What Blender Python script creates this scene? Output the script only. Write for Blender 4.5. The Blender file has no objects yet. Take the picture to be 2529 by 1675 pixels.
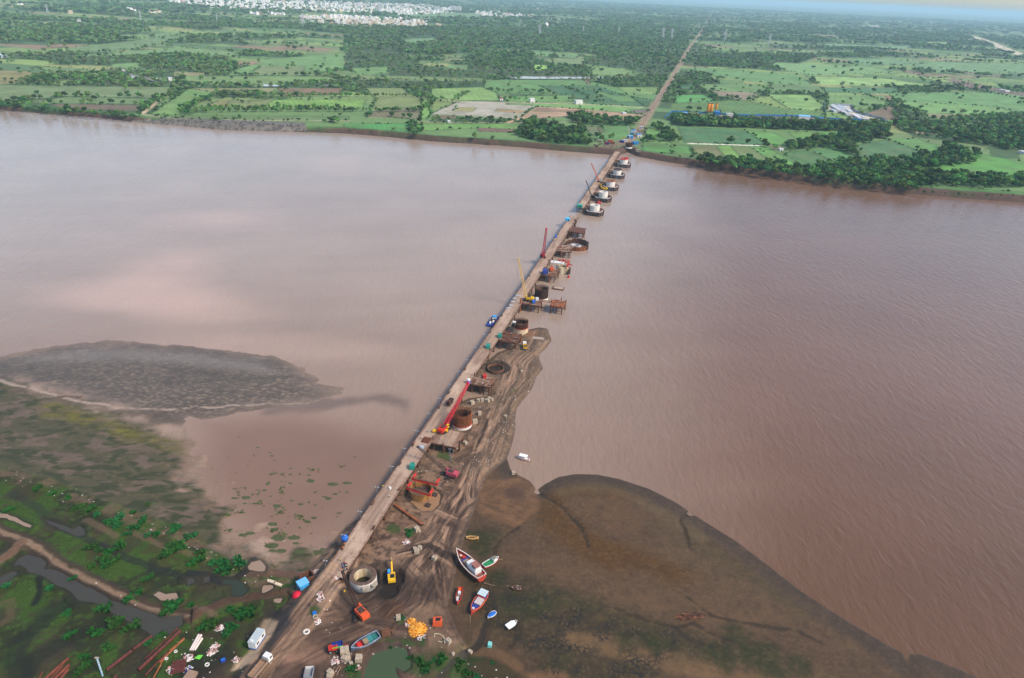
import bpy, bmesh, math, random
import numpy as np
from mathutils import Vector, Matrix, Euler

SC = bpy.context.scene
COL = SC.collection
rnd = random.Random(7)
R_ = math.radians

# ------------------------------------------------------------------ camera, sky, sun, exposure
CAM_Z = 200.0
PITCH, ROLL, FPX = R_(27.1), R_(2.72), 1686.0
PW, PH = 2529.0, 1675.0
cF = Vector((0, math.cos(PITCH), -math.sin(PITCH)))
_r0 = Vector((1, 0, 0)); _u0 = _r0.cross(cF)
cR = math.cos(ROLL) * _r0 + math.sin(ROLL) * _u0
cU = math.cos(ROLL) * _u0 - math.sin(ROLL) * _r0
cam_d = bpy.data.cameras.new("camera")
cam = bpy.data.objects.new("camera", cam_d); COL.objects.link(cam)
cam_d.sensor_width = 36.0; cam_d.lens = 36.0 * FPX / PW
cam_d.clip_start = 1.0; cam_d.clip_end = 200000.0
cam.matrix_world = Matrix(((cR.x, cU.x, -cF.x, 0), (cR.y, cU.y, -cF.y, 0), (cR.z, cU.z, -cF.z, CAM_Z), (0, 0, 0, 1)))
SC.camera = cam

SUN_EL, SUN_AZ = R_(46), R_(118)          # azimuth from +Y towards +X
sd_ = Vector((math.sin(SUN_AZ) * math.cos(SUN_EL), math.cos(SUN_AZ) * math.cos(SUN_EL), math.sin(SUN_EL)))
sun_d = bpy.data.lights.new("sun", 'SUN'); sun = bpy.data.objects.new("sun", sun_d); COL.objects.link(sun)
sun_d.energy = 2.3; sun_d.angle = R_(14); sun_d.color = (1.0, .87, .72)
sun.rotation_euler = sd_.to_track_quat('Z', 'Y').to_euler()
W = bpy.data.worlds.new("World"); SC.world = W; W.use_nodes = True
nt = W.node_tree; bg = nt.nodes["Background"]
sky = nt.nodes.new("ShaderNodeTexSky"); sky.sky_type = 'NISHITA'; sky.sun_disc = False
sky.sun_elevation = SUN_EL; sky.sun_rotation = SUN_AZ; sky.altitude = 100; sky.dust_density = 1.6; sky.air_density = 1.0; sky.ozone_density = 1.0
nt.links.new(sky.outputs[0], bg.inputs[0]); bg.inputs[1].default_value = 0.14
SC.view_settings.view_transform = 'Standard'; SC.view_settings.look = 'None'
SC.view_settings.exposure = 0.84; SC.view_settings.gamma = 1.0
HAZE = 6.0e-5

# ------------------------------------------------------------------ helpers
def GP(px, py, z=0.0):
    """photo sightline -> point of the ground plane at height z"""
    d = cF * FPX + cR * (px - PW / 2) - cU * (py - PH / 2)
    t = (z - CAM_Z) / d.z
    return (d.x * t, d.y * t)
K_ = 2529.0 / 2367.0
def D(x, y, z=1.0): return GP(x * K_, y * K_, z)
def Z1(x, y, z=7.0): return GP(x / 2.786, y / 2.786, z)
def Z2(x, y, z=7.0): return GP(850 + x / 2.786, y / 2.786, z)
def Z3(x, y, z=7.0): return GP(1680 + x / 2.789, y / 2.789, z)
def Z5(x, y, z=1.0): return GP(x / 3.3, 1200 + y / 3.3, z)
def Z6(x, y, z=1.0): return GP(400 + x / 2.9875, 1150 + y / 2.9875, z)
def Z7(x, y, z=2.0): return GP(700 + x / 4.1825, 1300 + y / 4.1825, z)
def Z8(x, y, z=1.0): return GP(1050 + x / 4.18, 1300 + y / 4.18, z)
BD = Vector((.2425, .9701, 0)); BP = Vector((.9701, -.2425, 0)); BO = Vector((-61.5, 182.1, 0))
BROT = math.atan2(-.2425, .9701)          # z rotation: local x = across (BP), local y = along (BD)
def B(u, v, z=0.0):
    p = BO + BD * u + BP * v
    return (p.x, p.y, z)
def s2l(v):
    v = v / 255.0
    return v / 12.92 if v <= .04045 else ((v + .055) / 1.055) ** 2.4
def C(r, g, b, k=.85): return (s2l(r) * k, s2l(g) * k, s2l(b) * k)

MATS = {}
def M(name, col=(.5, .5, .5), rough=.7, var=.18, scale=.6, metal=0.0, bump=0.0, spec=.3, col2=None, streak=False, thr=(.4, .7), bscale=6.0):
    """procedural paint / rust / stone: colour broken up by noise, optional second colour in patches"""
    if name in MATS: return MATS[name]
    m = bpy.data.materials.new(name); m.use_nodes = True; n = m.node_tree.nodes; L = m.node_tree.links
    b = n["Principled BSDF"]; b.inputs["Roughness"].default_value = rough; b.inputs["Metallic"].default_value = metal
    b.inputs["Specular IOR Level"].default_value = spec
    tc = n.new("ShaderNodeTexCoord"); mp = n.new("ShaderNodeMapping"); L.new(tc.outputs["Object"], mp.inputs[0])
    if streak: mp.inputs["Scale"].default_value = (1, 1, .15)
    no = n.new("ShaderNodeTexNoise"); no.inputs["Scale"].default_value = scale; no.inputs["Detail"].default_value = 6; no.inputs["Roughness"].default_value = .65
    L.new(mp.outputs[0], no.inputs["Vector"])
    mr = n.new("ShaderNodeMapRange"); mr.inputs[1].default_value = .3; mr.inputs[2].default_value = .7
    mr.inputs[3].default_value = 1 - var; mr.inputs[4].default_value = 1 + var; L.new(no.outputs[0], mr.inputs[0])
    mx = n.new("ShaderNodeMix"); mx.data_type = 'RGBA'; mx.blend_type = 'MULTIPLY'; mx.inputs[0].default_value = 1
    L.new(mr.outputs[0], mx.inputs[7])
    if col2 is not None:
        n2 = n.new("ShaderNodeTexNoise"); n2.inputs["Scale"].default_value = scale * 1.7; n2.inputs["Detail"].default_value = 7; n2.inputs["Roughness"].default_value = .7
        L.new(mp.outputs[0], n2.inputs["Vector"])
        r2 = n.new("ShaderNodeMapRange"); r2.inputs[1].default_value = thr[0]; r2.inputs[2].default_value = thr[1]; L.new(n2.outputs[0], r2.inputs[0])
        m2 = n.new("ShaderNodeMix"); m2.data_type = 'RGBA'; m2.inputs[6].default_value = (*col, 1); m2.inputs[7].default_value = (*col2, 1)
        L.new(r2.outputs[0], m2.inputs[0]); L.new(m2.outputs[2], mx.inputs[6])
    else:
        mx.inputs[6].default_value = (*col, 1)
    L.new(mx.outputs[2], b.inputs["Base Color"])
    if bump:
        bn = n.new("ShaderNodeTexNoise"); bn.inputs["Scale"].default_value = bscale; bn.inputs["Detail"].default_value = 5; L.new(tc.outputs["Object"], bn.inputs["Vector"])
        bp = n.new("ShaderNodeBump"); bp.inputs["Strength"].default_value = .7; bp.inputs["Distance"].default_value = bump
        L.new(bn.outputs[0], bp.inputs["Height"]); L.new(bp.outputs[0], b.inputs["Normal"])
    MATS[name] = m
    return m

def tag(o, label=None, cat=None, group=None, kind=None):
    if label: o["label"] = label
    if cat: o["category"] = cat
    if group: o["group"] = group
    if kind: o["kind"] = kind
    return o
def T(name, label, cat, loc=(0, 0, 0), rz=0.0, group=None):
    o = bpy.data.objects.new(name, None); COL.objects.link(o)
    o.location = loc; o.rotation_euler = (0, 0, rz); o.empty_display_size = .5
    return tag(o, label, cat, group)
def copy_tree(o, parent=None):
    c = o.copy(); COL.objects.link(c)
    if parent: c.parent = parent
    for ch in list(o.children): copy_tree(ch, c)
    return c

class MB:
    """collects shapes, then links them as one mesh object"""
    def __init__(s): s.v = []; s.f = []; s.m = []; s.mats = []; s.sm = []
    def mi(s, mat):
        if mat not in s.mats: s.mats.append(mat)
        return s.mats.index(mat)
    def add(s, vs, fs, mat, smooth=False):
        o = len(s.v); s.v.extend([tuple(v) for v in vs]); i = s.mi(mat)
        for f in fs: s.f.append(tuple(k + o for k in f)); s.m.append(i); s.sm.append(smooth)
        return s
    def box(s, c, d, mat, rz=0.0, rot=None, taper=1.0):
        x, y, z = d[0] / 2, d[1] / 2, d[2] / 2
        vs = [Vector((sx * x * (taper if sz > 0 else 1), sy * y * (taper if sz > 0 else 1), sz * z)) for sz in (-1, 1) for sy in (-1, 1) for sx in (-1, 1)]
        m = rot if rot is not None else Matrix.Rotation(rz, 3, 'Z')
        vs = [m @ v + Vector(c) for v in vs]
        return s.add(vs, [(0, 2, 3, 1), (4, 5, 7, 6), (0, 1, 5, 4), (2, 6, 7, 3), (0, 4, 6, 2), (1, 3, 7, 5)], mat)
    def beam(s, p, q, w, h, mat):
        p, q = Vector(p), Vector(q); d = q - p; L = d.length
        if L < 1e-6: return s
        return s.box((p + q) / 2, (w, h, L), mat, rot=_frame(d / L))
    def tube(s, p, q, r, mat, n=8, r2=None, caps=True, smooth=True):
        p, q = Vector(p), Vector(q); d = (q - p); m = _frame(d.normalized()); r2 = r if r2 is None else r2
        vs = []
        for k in range(n):
            a = 2 * math.pi * k / n; e = Vector((math.cos(a), math.sin(a), 0))
            vs.append(p + m @ (e * r)); vs.append(q + m @ (e * r2))
        s.add(vs, [(2 * k, 2 * ((k + 1) % n), 2 * ((k + 1) % n) + 1, 2 * k + 1) for k in range(n)], mat, smooth)
        if caps:
            s.add([vs[2 * k + 1] for k in range(n)], [tuple(range(n))], mat); s.add([vs[2 * k] for k in range(n)][::-1], [tuple(range(n))], mat)
        return s
    def path(s, pts, r, mat, n=5):
        for a, b in zip(pts[:-1], pts[1:]): s.tube(a, b, r, mat, n, caps=False)
        return s
    def lathe(s, prof, mat, n=32, c=(0, 0, 0), smooth=True, a0=0.0, a1=2 * math.pi):
        """prof: [(r, z)] ; closed profile loops give a solid ring"""
        c = Vector(c); full = abs(a1 - a0 - 2 * math.pi) < 1e-6; cnt = n if full else n + 1; k = len(prof)
        vs = []
        for i in range(cnt):
            a = a0 + (a1 - a0) * i / n
            for (r, z) in prof: vs.append(c + Vector((math.cos(a) * r, math.sin(a) * r, z)))
        fs = []
        for i in range(n):
            j = (i + 1) % cnt
            for t in range(k - 1): fs.append((i * k + t, j * k + t, j * k + t + 1, i * k + t + 1))
        return s.add(vs, fs, mat, smooth)
    def ring(s, ri, ro, z0, z1, mat, n=36, c=(0, 0, 0)):
        return s.lathe([(ri, z0), (ro, z0), (ro, z1), (ri, z1), (ri, z0)], mat, n, c, smooth=False)
    def prism(s, poly, z0, z1, mat, side=None):
        n = len(poly)
        vs = [(x, y, z0) for x, y in poly] + [(x, y, z1) for x, y in poly]
        s.add(vs, [tuple(range(n, 2 * n))], mat)
        s.add(vs, [tuple(range(n))[::-1]] + [(k, (k + 1) % n, (k + 1) % n + n, k + n) for k in range(n)], side or mat)
        return s
    def lattice(s, p, q, w0, w1, bays, r, mat, r_d=None):
        """four-chord lattice boom from p to q, tapering w0 -> w1"""
        p, q = Vector(p), Vector(q); m = _frame((q - p).normalized()); r_d = r_d or r * .6
        st = []
        for i in range(bays + 1):
            t = i / bays; w = (w0 + (w1 - w0) * t) / 2; ce = p.lerp(q, t)
            st.append([ce + m @ Vector((sx * w, sy * w, 0)) for sx, sy in ((1, 1), (-1, 1), (-1, -1), (1, -1))])
        for k in range(4): s.tube(st[0][k], st[-1][k], r, mat, 5, caps=False)
        for i in range(bays):
            for k in range(4):
                s.tube(st[i][k], st[i + 1][(k + 1) % 4] if i % 2 else st[i + 1][(k + 3) % 4], r_d, mat, 4, caps=False)
                s.tube(st[i][k], st[i][(k + 1) % 4], r_d, mat, 4, caps=False)
        return s
    def build(s, name, parent=None, loc=None, rz=None, shade=True):
        me = bpy.data.meshes.new(name); me.from_pydata(s.v, [], s.f)
        for m in s.mats: me.materials.append(m)
        me.polygons.foreach_set("material_index", s.m); me.polygons.foreach_set("use_smooth", s.sm)
        me.update()
        o = bpy.data.objects.new(name, me); COL.objects.link(o)
        if parent is not None: o.parent = parent
        if loc is not None: o.location = loc
        if rz is not None: o.rotation_euler = (0, 0, rz)
        return o
def _frame(d):
    up = Vector((0, 0, 1)) if abs(d.z) < .95 else Vector((0, 1, 0))
    x = up.cross(d).normalized(); y = d.cross(x)
    return Matrix((x, y, d)).transposed()

# ------------------------------------------------------------------ numpy noise and polygons
def _h(ix, iy, seed):
    h = (ix.astype(np.int64) * 374761393 + iy.astype(np.int64) * 668265263 + seed * 974711) & 0xFFFFFFFF
    h = ((h ^ (h >> 13)) * 1274126177) & 0xFFFFFFFF
    return ((h ^ (h >> 16)) & 0xFFFF) / 65535.0
def vnoise(x, y, seed=0):
    ix, iy = np.floor(x), np.floor(y); fx, fy = x - ix, y - iy
    fx = fx * fx * (3 - 2 * fx); fy = fy * fy * (3 - 2 * fy)
    a, b, c, d = _h(ix, iy, seed), _h(ix + 1, iy, seed), _h(ix, iy + 1, seed), _h(ix + 1, iy + 1, seed)
    return (a + (b - a) * fx) * (1 - fy) + (c + (d - c) * fx) * fy
def fbm(x, y, octs=4, seed=0, gain=.5):
    s = np.zeros_like(x); a = 1.0; t = 0.0
    for k in range(octs):
        s += a * vnoise(x * 2 ** k + 17.3 * k, y * 2 ** k - 9.1 * k, seed + k); t += a; a *= gain
    return s / t
def inside(px, py, poly):
    r = np.zeros(px.shape, bool); n = len(poly)
    for i in range(n):
        x1, y1 = poly[i]; x2, y2 = poly[(i + 1) % n]
        if y1 == y2: continue
        c = ((y1 > py) != (y2 > py)) & (px < (x2 - x1) * (py - y1) / (y2 - y1) + x1)
        r ^= c
    return r
def pdist(px, py, pts, closed=False):
    """distance to polyline, signed side distance and arc-length parameter of the nearest point"""
    best = np.full(px.shape, 1e9); side = np.zeros(px.shape); tt = np.zeros(px.shape); s0 = 0.0
    P_ = list(pts) + ([pts[0]] if closed else [])
    for (x1, y1), (x2, y2) in zip(P_[:-1], P_[1:]):
        dx, dy = x2 - x1, y2 - y1; L = math.hypot(dx, dy)
        if L < 1e-6: continue
        t = np.clip(((px - x1) * dx + (py - y1) * dy) / (L * L), 0, 1)
        ex, ey = px - x1 - t * dx, py - y1 - t * dy; d = np.hypot(ex, ey)
        sg = (dx * (py - y1) - dy * (px - x1)) / L
        w = d < best
        best = np.where(w, d, best); side = np.where(w, sg, side); tt = np.where(w, s0 + t * L, tt); s0 += L
    return best, side, tt
def sdist(px, py, poly):
    d, _, _ = pdist(px, py, poly, True)
    return np.where(inside(px, py, poly), d, -d)
def sstep(a, b, x):
    t = np.clip((x - a) / (b - a), 0, 1); return t * t * (3 - 2 * t)
def grid_mesh(name, X, Y, Z, mat, attrs):
    """X, Y, Z are (rows, cols) arrays"""
    nr, nc = X.shape; nv = nr * nc
    co = np.stack([X, Y, Z], -1).reshape(-1, 3).astype(np.float32)
    i = (np.arange(nr - 1)[:, None] * nc + np.arange(nc - 1)[None, :]).ravel()
    q = np.stack([i, i + 1, i + nc + 1, i + nc], -1).astype(np.int32)
    me = bpy.data.meshes.new(name); me.vertices.add(nv); me.vertices.foreach_set("co", co.ravel())
    nf = len(q); me.loops.add(nf * 4); me.loops.foreach_set("vertex_index", q.ravel())
    me.polygons.add(nf); me.polygons.foreach_set("loop_start", np.arange(nf, dtype=np.int32) * 4)
    me.polygons.foreach_set("use_smooth", np.ones(nf, bool))
    me.materials.append(mat); me.update(calc_edges=True)
    for an, arr in attrs.items():
        a = me.attributes.new(an, 'FLOAT_COLOR', 'POINT')
        d4 = np.ones((nv, 4), np.float32); d4[:, :arr.shape[-1]] = arr.reshape(nv, -1); a.data.foreach_set("color", d4.ravel())
    o = bpy.data.objects.new(name, me); COL.objects.link(o)
    return o
# ================================================================== ground materials
def ground_mat(name, noise_scales, var, bump, bscale, rough=.85, cracks=False, specks=False):
    m = bpy.data.materials.new(name); m.use_nodes = True; n = m.node_tree.nodes; L = m.node_tree.links
    b = n["Principled BSDF"]; b.inputs["Specular IOR Level"].default_value = .25
    at = n.new("ShaderNodeAttribute"); at.attribute_name = "tint"; ms = n.new("ShaderNodeAttribute"); ms.attribute_name = "cover"
    sp = n.new("ShaderNodeSeparateColor"); L.new(ms.outputs["Color"], sp.inputs[0])
    ge = n.new("ShaderNodeNewGeometry"); col = at.outputs["Color"]
    for k, (sc, v) in enumerate(zip(noise_scales, var)):
        no = n.new("ShaderNodeTexNoise"); no.inputs["Scale"].default_value = sc; no.inputs["Detail"].default_value = 5; no.inputs["Roughness"].default_value = .6
        L.new(ge.outputs["Position"], no.inputs["Vector"])
        mr = n.new("ShaderNodeMapRange"); mr.inputs[1].default_value = .3; mr.inputs[2].default_value = .7; mr.inputs[3].default_value = 1 - v; mr.inputs[4].default_value = 1 + v
        L.new(no.outputs[0], mr.inputs[0])
        mx = n.new("ShaderNodeMix"); mx.data_type = 'RGBA'; mx.blend_type = 'MULTIPLY'; mx.inputs[0].default_value = 1
        L.new(col, mx.inputs[6]); L.new(mr.outputs[0], mx.inputs[7]); col = mx.outputs[2]
    if cracks:
        wn = n.new("ShaderNodeTexNoise"); wn.inputs["Scale"].default_value = .35; wn.inputs["Detail"].default_value = 4; L.new(ge.outputs["Position"], wn.inputs["Vector"])
        ad = n.new("ShaderNodeVectorMath"); ad.operation = 'MULTIPLY_ADD'; ad.inputs[1].default_value = (5, 5, 0); L.new(wn.outputs["Color"], ad.inputs[0]); L.new(ge.outputs["Position"], ad.inputs[2])
        vo = n.new("ShaderNodeTexVoronoi"); vo.feature = 'DISTANCE_TO_EDGE'; vo.inputs["Scale"].default_value = .62; L.new(ad.outputs[0], vo.inputs["Vector"])
        cr = n.new("ShaderNodeMapRange"); cr.inputs[1].default_value = .04; cr.inputs[2].default_value = .2; cr.inputs[3].default_value = 1; cr.inputs[4].default_value = 0; L.new(vo.outputs[0], cr.inputs[0])
        gn = n.new("ShaderNodeTexNoise"); gn.inputs["Scale"].default_value = .12; gn.inputs["Detail"].default_value = 4; L.new(ge.outputs["Position"], gn.inputs["Vector"])
        g2 = n.new("ShaderNodeMapRange"); g2.inputs[1].default_value = .4; g2.inputs[2].default_value = .6; L.new(gn.outputs[0], g2.inputs[0])
        mu = n.new("ShaderNodeMath"); mu.operation = 'MULTIPLY'; L.new(cr.outputs[0], mu.inputs[0]); L.new(g2.outputs[0], mu.inputs[1])
        m2 = n.new("ShaderNodeMath"); m2.operation = 'MULTIPLY'; L.new(mu.outputs[0], m2.inputs[0]); L.new(sp.outputs[1], m2.inputs[1])
        mx = n.new("ShaderNodeMix"); mx.data_type = 'RGBA'; L.new(m2.outputs[0], mx.inputs[0]); L.new(col, mx.inputs[6]); mx.inputs[7].default_value = (*C(38, 34, 26), 1); col = mx.outputs[2]
    if specks:
        vo = n.new("ShaderNodeTexVoronoi"); vo.inputs["Scale"].default_value = .85; vo.inputs["Randomness"].default_value = 1; L.new(ge.outputs["Position"], vo.inputs["Vector"])
        gt = n.new("ShaderNodeMath"); gt.operation = 'LESS_THAN'; gt.inputs[1].default_value = .24; L.new(vo.outputs["Distance"], gt.inputs[0])
        sc_ = n.new("ShaderNodeSeparateColor"); L.new(vo.outputs["Color"], sc_.inputs[0])
        th = n.new("ShaderNodeMath"); th.operation = 'LESS_THAN'; L.new(sc_.outputs[0], th.inputs[0])
        hf = n.new("ShaderNodeMath"); hf.operation = 'MULTIPLY'; hf.inputs[1].default_value = .38; L.new(sp.outputs[2], hf.inputs[0]); L.new(hf.outputs[0], th.inputs[1])
        mu = n.new("ShaderNodeMath"); mu.operation = 'MULTIPLY'; L.new(gt.outputs[0], mu.inputs[0]); L.new(th.outputs[0], mu.inputs[1])
        rp = n.new("ShaderNodeValToRGB"); L.new(sc_.outputs[1], rp.inputs[0]); rp.color_ramp.elements[0].color = (*C(120, 105, 90), 1); rp.color_ramp.elements[1].color = (*C(215, 210, 200), 1)
        mx = n.new("ShaderNodeMix"); mx.data_type = 'RGBA'; L.new(mu.outputs[0], mx.inputs[0]); L.new(col, mx.inputs[6]); L.new(rp.outputs[0], mx.inputs[7]); col = mx.outputs[2]
    L.new(col, b.inputs["Base Color"])
    ro = n.new("ShaderNodeMapRange"); ro.inputs[3].default_value = rough; ro.inputs[4].default_value = .36; L.new(sp.outputs[0], ro.inputs[0]); L.new(ro.outputs[0], b.inputs["Roughness"])
    bn = n.new("ShaderNodeTexNoise"); bn.inputs["Scale"].default_value = bscale; bn.inputs["Detail"].default_value = 8; bn.inputs["Roughness"].default_value = .65; L.new(ge.outputs["Position"], bn.inputs["Vector"])
    bp = n.new("ShaderNodeBump"); bp.inputs["Distance"].default_value = bump; L.new(bn.outputs[0], bp.inputs["Height"]); L.new(bp.outputs[0], b.inputs["Normal"])
    st = n.new("ShaderNodeMapRange"); st.inputs[3].default_value = .9; st.inputs[4].default_value = .12; L.new(sp.outputs[0], st.inputs[0]); L.new(st.outputs[0], bp.inputs["Strength"])
    return m

def water_mat(name, col, rough=.22, wave=True, attr=False):
    m = bpy.data.materials.new(name); m.use_nodes = True; n = m.node_tree.nodes; L = m.node_tree.links
    b = n["Principled BSDF"]; b.inputs["Base Color"].default_value = (*col, 1); b.inputs["Roughness"].default_value = rough
    b.inputs["IOR"].default_value = 1.33; b.inputs["Specular IOR Level"].default_value = .5 if wave else .22
    ge = n.new("ShaderNodeNewGeometry")
    if attr:
        at = n.new("ShaderNodeAttribute"); at.attribute_name = "tint"
        no = n.new("ShaderNodeTexNoise"); no.inputs["Scale"].default_value = .012; no.inputs["Detail"].default_value = 6; L.new(ge.outputs["Position"], no.inputs["Vector"])
        mr = n.new("ShaderNodeMapRange"); mr.inputs[1].default_value = .3; mr.inputs[2].default_value = .7; mr.inputs[3].default_value = .93; mr.inputs[4].default_value = 1.07; L.new(no.outputs[0], mr.inputs[0])
        mx = n.new("ShaderNodeMix"); mx.data_type = 'RGBA'; mx.blend_type = 'MULTIPLY'; mx.inputs[0].default_value = 1
        L.new(at.outputs["Color"], mx.inputs[6]); L.new(mr.outputs[0], mx.inputs[7]); L.new(mx.outputs[2], b.inputs["Base Color"])
    if wave:
        def layer(scale, rot, st, det):
            mp = n.new("ShaderNodeMapping"); mp.inputs["Rotation"].default_value = (0, 0, rot); mp.inputs["Scale"].default_value = st; L.new(ge.outputs["Position"], mp.inputs[0])
            no = n.new("ShaderNodeTexNoise"); no.inputs["Scale"].default_value = scale; no.inputs["Detail"].default_value = det; no.inputs["Roughness"].default_value = .55; no.inputs["Distortion"].default_value = .35
            L.new(mp.outputs[0], no.inputs["Vector"]); return no.outputs[0]
        a = layer(.26, R_(38), (1, .42, 1), 4); c = layer(.6, R_(20), (1, .45, 1), 3)
        mt = n.new("ShaderNodeAttribute"); mt.attribute_name = "cover"; sp = n.new("ShaderNodeSeparateColor"); L.new(mt.outputs["Color"], sp.inputs[0])
        s1 = n.new("ShaderNodeMath"); s1.operation = 'MULTIPLY'; s1.inputs[1].default_value = .75; L.new(a, s1.inputs[0])
        s2 = n.new("ShaderNodeMath"); s2.operation = 'MULTIPLY_ADD'; s2.inputs[1].default_value = .3; L.new(c, s2.inputs[0]); L.new(s1.outputs[0], s2.inputs[2])
        bp = n.new("ShaderNodeBump"); bp.inputs["Distance"].default_value = 1.0; L.new(s2.outputs[0], bp.inputs["Height"]); L.new(sp.outputs[0], bp.inputs["Strength"]); L.new(bp.outputs[0], b.inputs["Normal"])
    return m

def mixc(col, mask, c):
    col[...] = col + (np.array(c) - col) * mask[..., None]

# ================================================================== near shore: mud flats, spit, marsh, yard
def near_ground():
    xs = np.concatenate([np.linspace(-620, -330, 120, endpoint=False), np.linspace(-330, -125, 300, endpoint=False), np.linspace(-125, 45, 500, endpoint=False), np.linspace(45, 290, 290), np.linspace(290, 560, 100)[1:]])
    ys = np.concatenate([np.linspace(20, 120, 60, endpoint=False), np.linspace(120, 320, 560, endpoint=False), np.linspace(320, 420, 180, endpoint=False), np.linspace(420, 540, 110)])
    X, Y = np.meshgrid(xs, ys)
    n_big = fbm(X / 40, Y / 40, 4, 1) - .5; n_med = fbm(X / 11, Y / 11, 5, 2) - .5; n_sm = fbm(X / 3.2, Y / 3.2, 4, 3) - .5
    wx = X + n_med * 5; wy = Y + (fbm(X / 11, Y / 11, 4, 31) - .5) * 5
    Pl = lambda pts, f=D, **k: [f(*p, **k) for p in pts]
    # land outlines
    shoal = Pl([(-260, 850), (-20, 832), (60, 815), (130, 806), (200, 796), (260, 793), (330, 795), (400, 800), (480, 805), (560, 812), (620, 822), (670, 838), (700, 855), (720, 872), (735, 885), (760, 895), (785, 903), (770, 912), (745, 926), (700, 935), (600, 947), (480, 965), (420, 965), (430, 1000), (445, 1050), (440, 1095), (490, 1120), (545, 1165), (555, 1240), (580, 1275), (640, 1285), (690, 1270), (740, 1290), (775, 1290), (820, 1240), (700, 1500), (400, 1800), (-600, 1800), (-700, 1200)], z=0)
    right = Pl([(1210, 765), (1245, 757), (1265, 760), (1275, 785), (1262, 803), (1245, 818), (1248, 835), (1255, 850), (1240, 868), (1230, 895), (1215, 915), (1195, 940), (1190, 960), (1192, 990), (1183, 1030), (1172, 1060), (1180, 1085), (1200, 1100), (1225, 1112), (1240, 1135), (1258, 1120), (1290, 1103), (1330, 1096), (1380, 1097), (1430, 1107), (1500, 1130), (1560, 1160), (1620, 1200), (1700, 1250), (1780, 1310), (1850, 1365), (1950, 1430), (2050, 1490), (2088, 1510), (2096, 1532), (2102, 1512), (2130, 1513), (2200, 1540), (2270, 1570), (2600, 1720), (2700, 1900), (300, 1900), (560, 1560), (700, 1330), (800, 1215), (860, 1180), (905, 1110), (945, 1060), (985, 1015), (1003, 985), (1022, 958), (1045, 938), (1061, 931), (1082, 921), (1122, 916), (1140, 909), (1125, 903), (1085, 903), (1088, 885), (1098, 868), (1095, 858), (1128, 833), (1150, 815), (1180, 805), (1195, 790)], z=0)
    sdl = sdist(X, Y, shoal); sdr = sdist(X, Y, right)
    # heights
    Z = np.full(X.shape, -1.2)
    n_sh = fbm(X / 7, Y / 3.5, 5, 9) - .5
    ragg = np.where(Y < 262, 1.0, .25)
    zl = .018 * sdl + (n_med * .35 + n_big * .5 + n_sh * .5) * ragg + .03
    zl = np.where(sdl > -34, np.clip(zl, -1.2, .35), -1.2)
    bank = Pl([(-400, 960), (-10, 1073), (120, 1108), (250, 1160), (400, 1212), (500, 1275), (560, 1310), (640, 1335), (720, 1335), (760, 1318), (900, 1900), (-900, 1900)], z=.5)
    sdb = sdist(X, Y, bank)
    zl = np.maximum(zl, np.where(sdb > 0, .35 + sstep(0, 6, sdb) * .75 + n_sm * .15 + n_med * .25, -9))
    spit = Pl([(1210, 765), (1245, 757), (1265, 760), (1275, 785), (1262, 803), (1245, 818), (1248, 835), (1255, 850), (1240, 868), (1230, 895), (1215, 915), (1195, 940), (1190, 960), (1190, 990), (1180, 1030), (1165, 1060), (1120, 1100), (1095, 1170), (1060, 1270), (1045, 1340), (1030, 1400), (1050, 1450), (1080, 1500), (1070, 1560), (1000, 1900), (300, 1900), (560, 1560), (700, 1330), (800, 1215), (860, 1180), (905, 1110), (945, 1060), (985, 1015), (1003, 985), (1022, 958), (1045, 938), (1061, 931), (1082, 921), (1122, 916), (1140, 909), (1125, 903), (1085, 903), (1088, 885), (1098, 868), (1095, 858), (1128, 833), (1150, 815), (1180, 805), (1195, 790)], z=1)
    sds = sdist(X, Y, spit)
    zr = np.where(sdr > -12, np.clip(.05 * sdr + n_med * .1 * (sdr > 3), -1.2, .4), -1.2)
    zs = np.clip(sds * .55, -2, 1.25 + .6 * sstep(20, 60, 240 - Y) + n_med * .5 + n_sm * .22)
    zr = np.where(sds > -1.5, np.maximum(zr, zs), zr)
    Z = np.maximum(zl, zr)
    U_ = (X - BO.x) * BD.x + (Y - BO.y) * BD.y; V_ = (X - BO.x) * BP.x + (Y - BO.y) * BP.y
    # road embankment falling away from the bridge end
    road = [B(7, 0)[:2], B(-3, 0)[:2], D(706, 1420, 4.4), D(674, 1468, 3.4), D(628, 1521, 2.8), D(588, 1568, 2.5), D(520, 1660, 2.4)]
    drd, _, trd = pdist(X, Y, road)
    zrd = 6.09 - np.clip((trd - 5) / 50, 0, 1) * 3.7 - .12 * sstep(3.2, 0, trd + n_sm * 4)
    Z = np.maximum(Z, np.where(drd < 26, zrd - np.clip(drd - 4.4, 0, 99) * (.45 + .5 * sstep(12, 4, trd)) + n_sm * .1 * sstep(6, 12, trd), -9))
    land = sstep(-.02, .25, Z)
    # colours
    col = np.empty(X.shape + (3,)); col[...] = C(112, 94, 84)
    cov = np.zeros(X.shape + (3,)); cov[..., 0] = .55
    L_ = (sdl > sdr)
    # left: dark shoal, olive weed, patchy marsh
    lz = (sdl > -40) & (sdr < 0); mixc(col, lz * 1.0 * (Y < 420) * (~(sdl > 60)), C(166, 146, 136))
    sh = sdist(X, Y, Pl([(-260, 850), (-20, 832), (60, 815), (200, 793), (330, 793), (480, 804), (620, 820), (735, 885), (790, 903), (740, 928), (600, 948), (480, 968), (420, 970), (350, 955), (250, 935), (150, 905), (60, 880), (-20, 868), (-260, 860)], z=0))
    fade = sstep(75, 0, X - D(640, 880, 0)[0] + n_med * 50)
    m0 = sstep(-8, 6, sh + n_med * 14 + n_sm * 8) * (.35 + .65 * fade)
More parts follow.
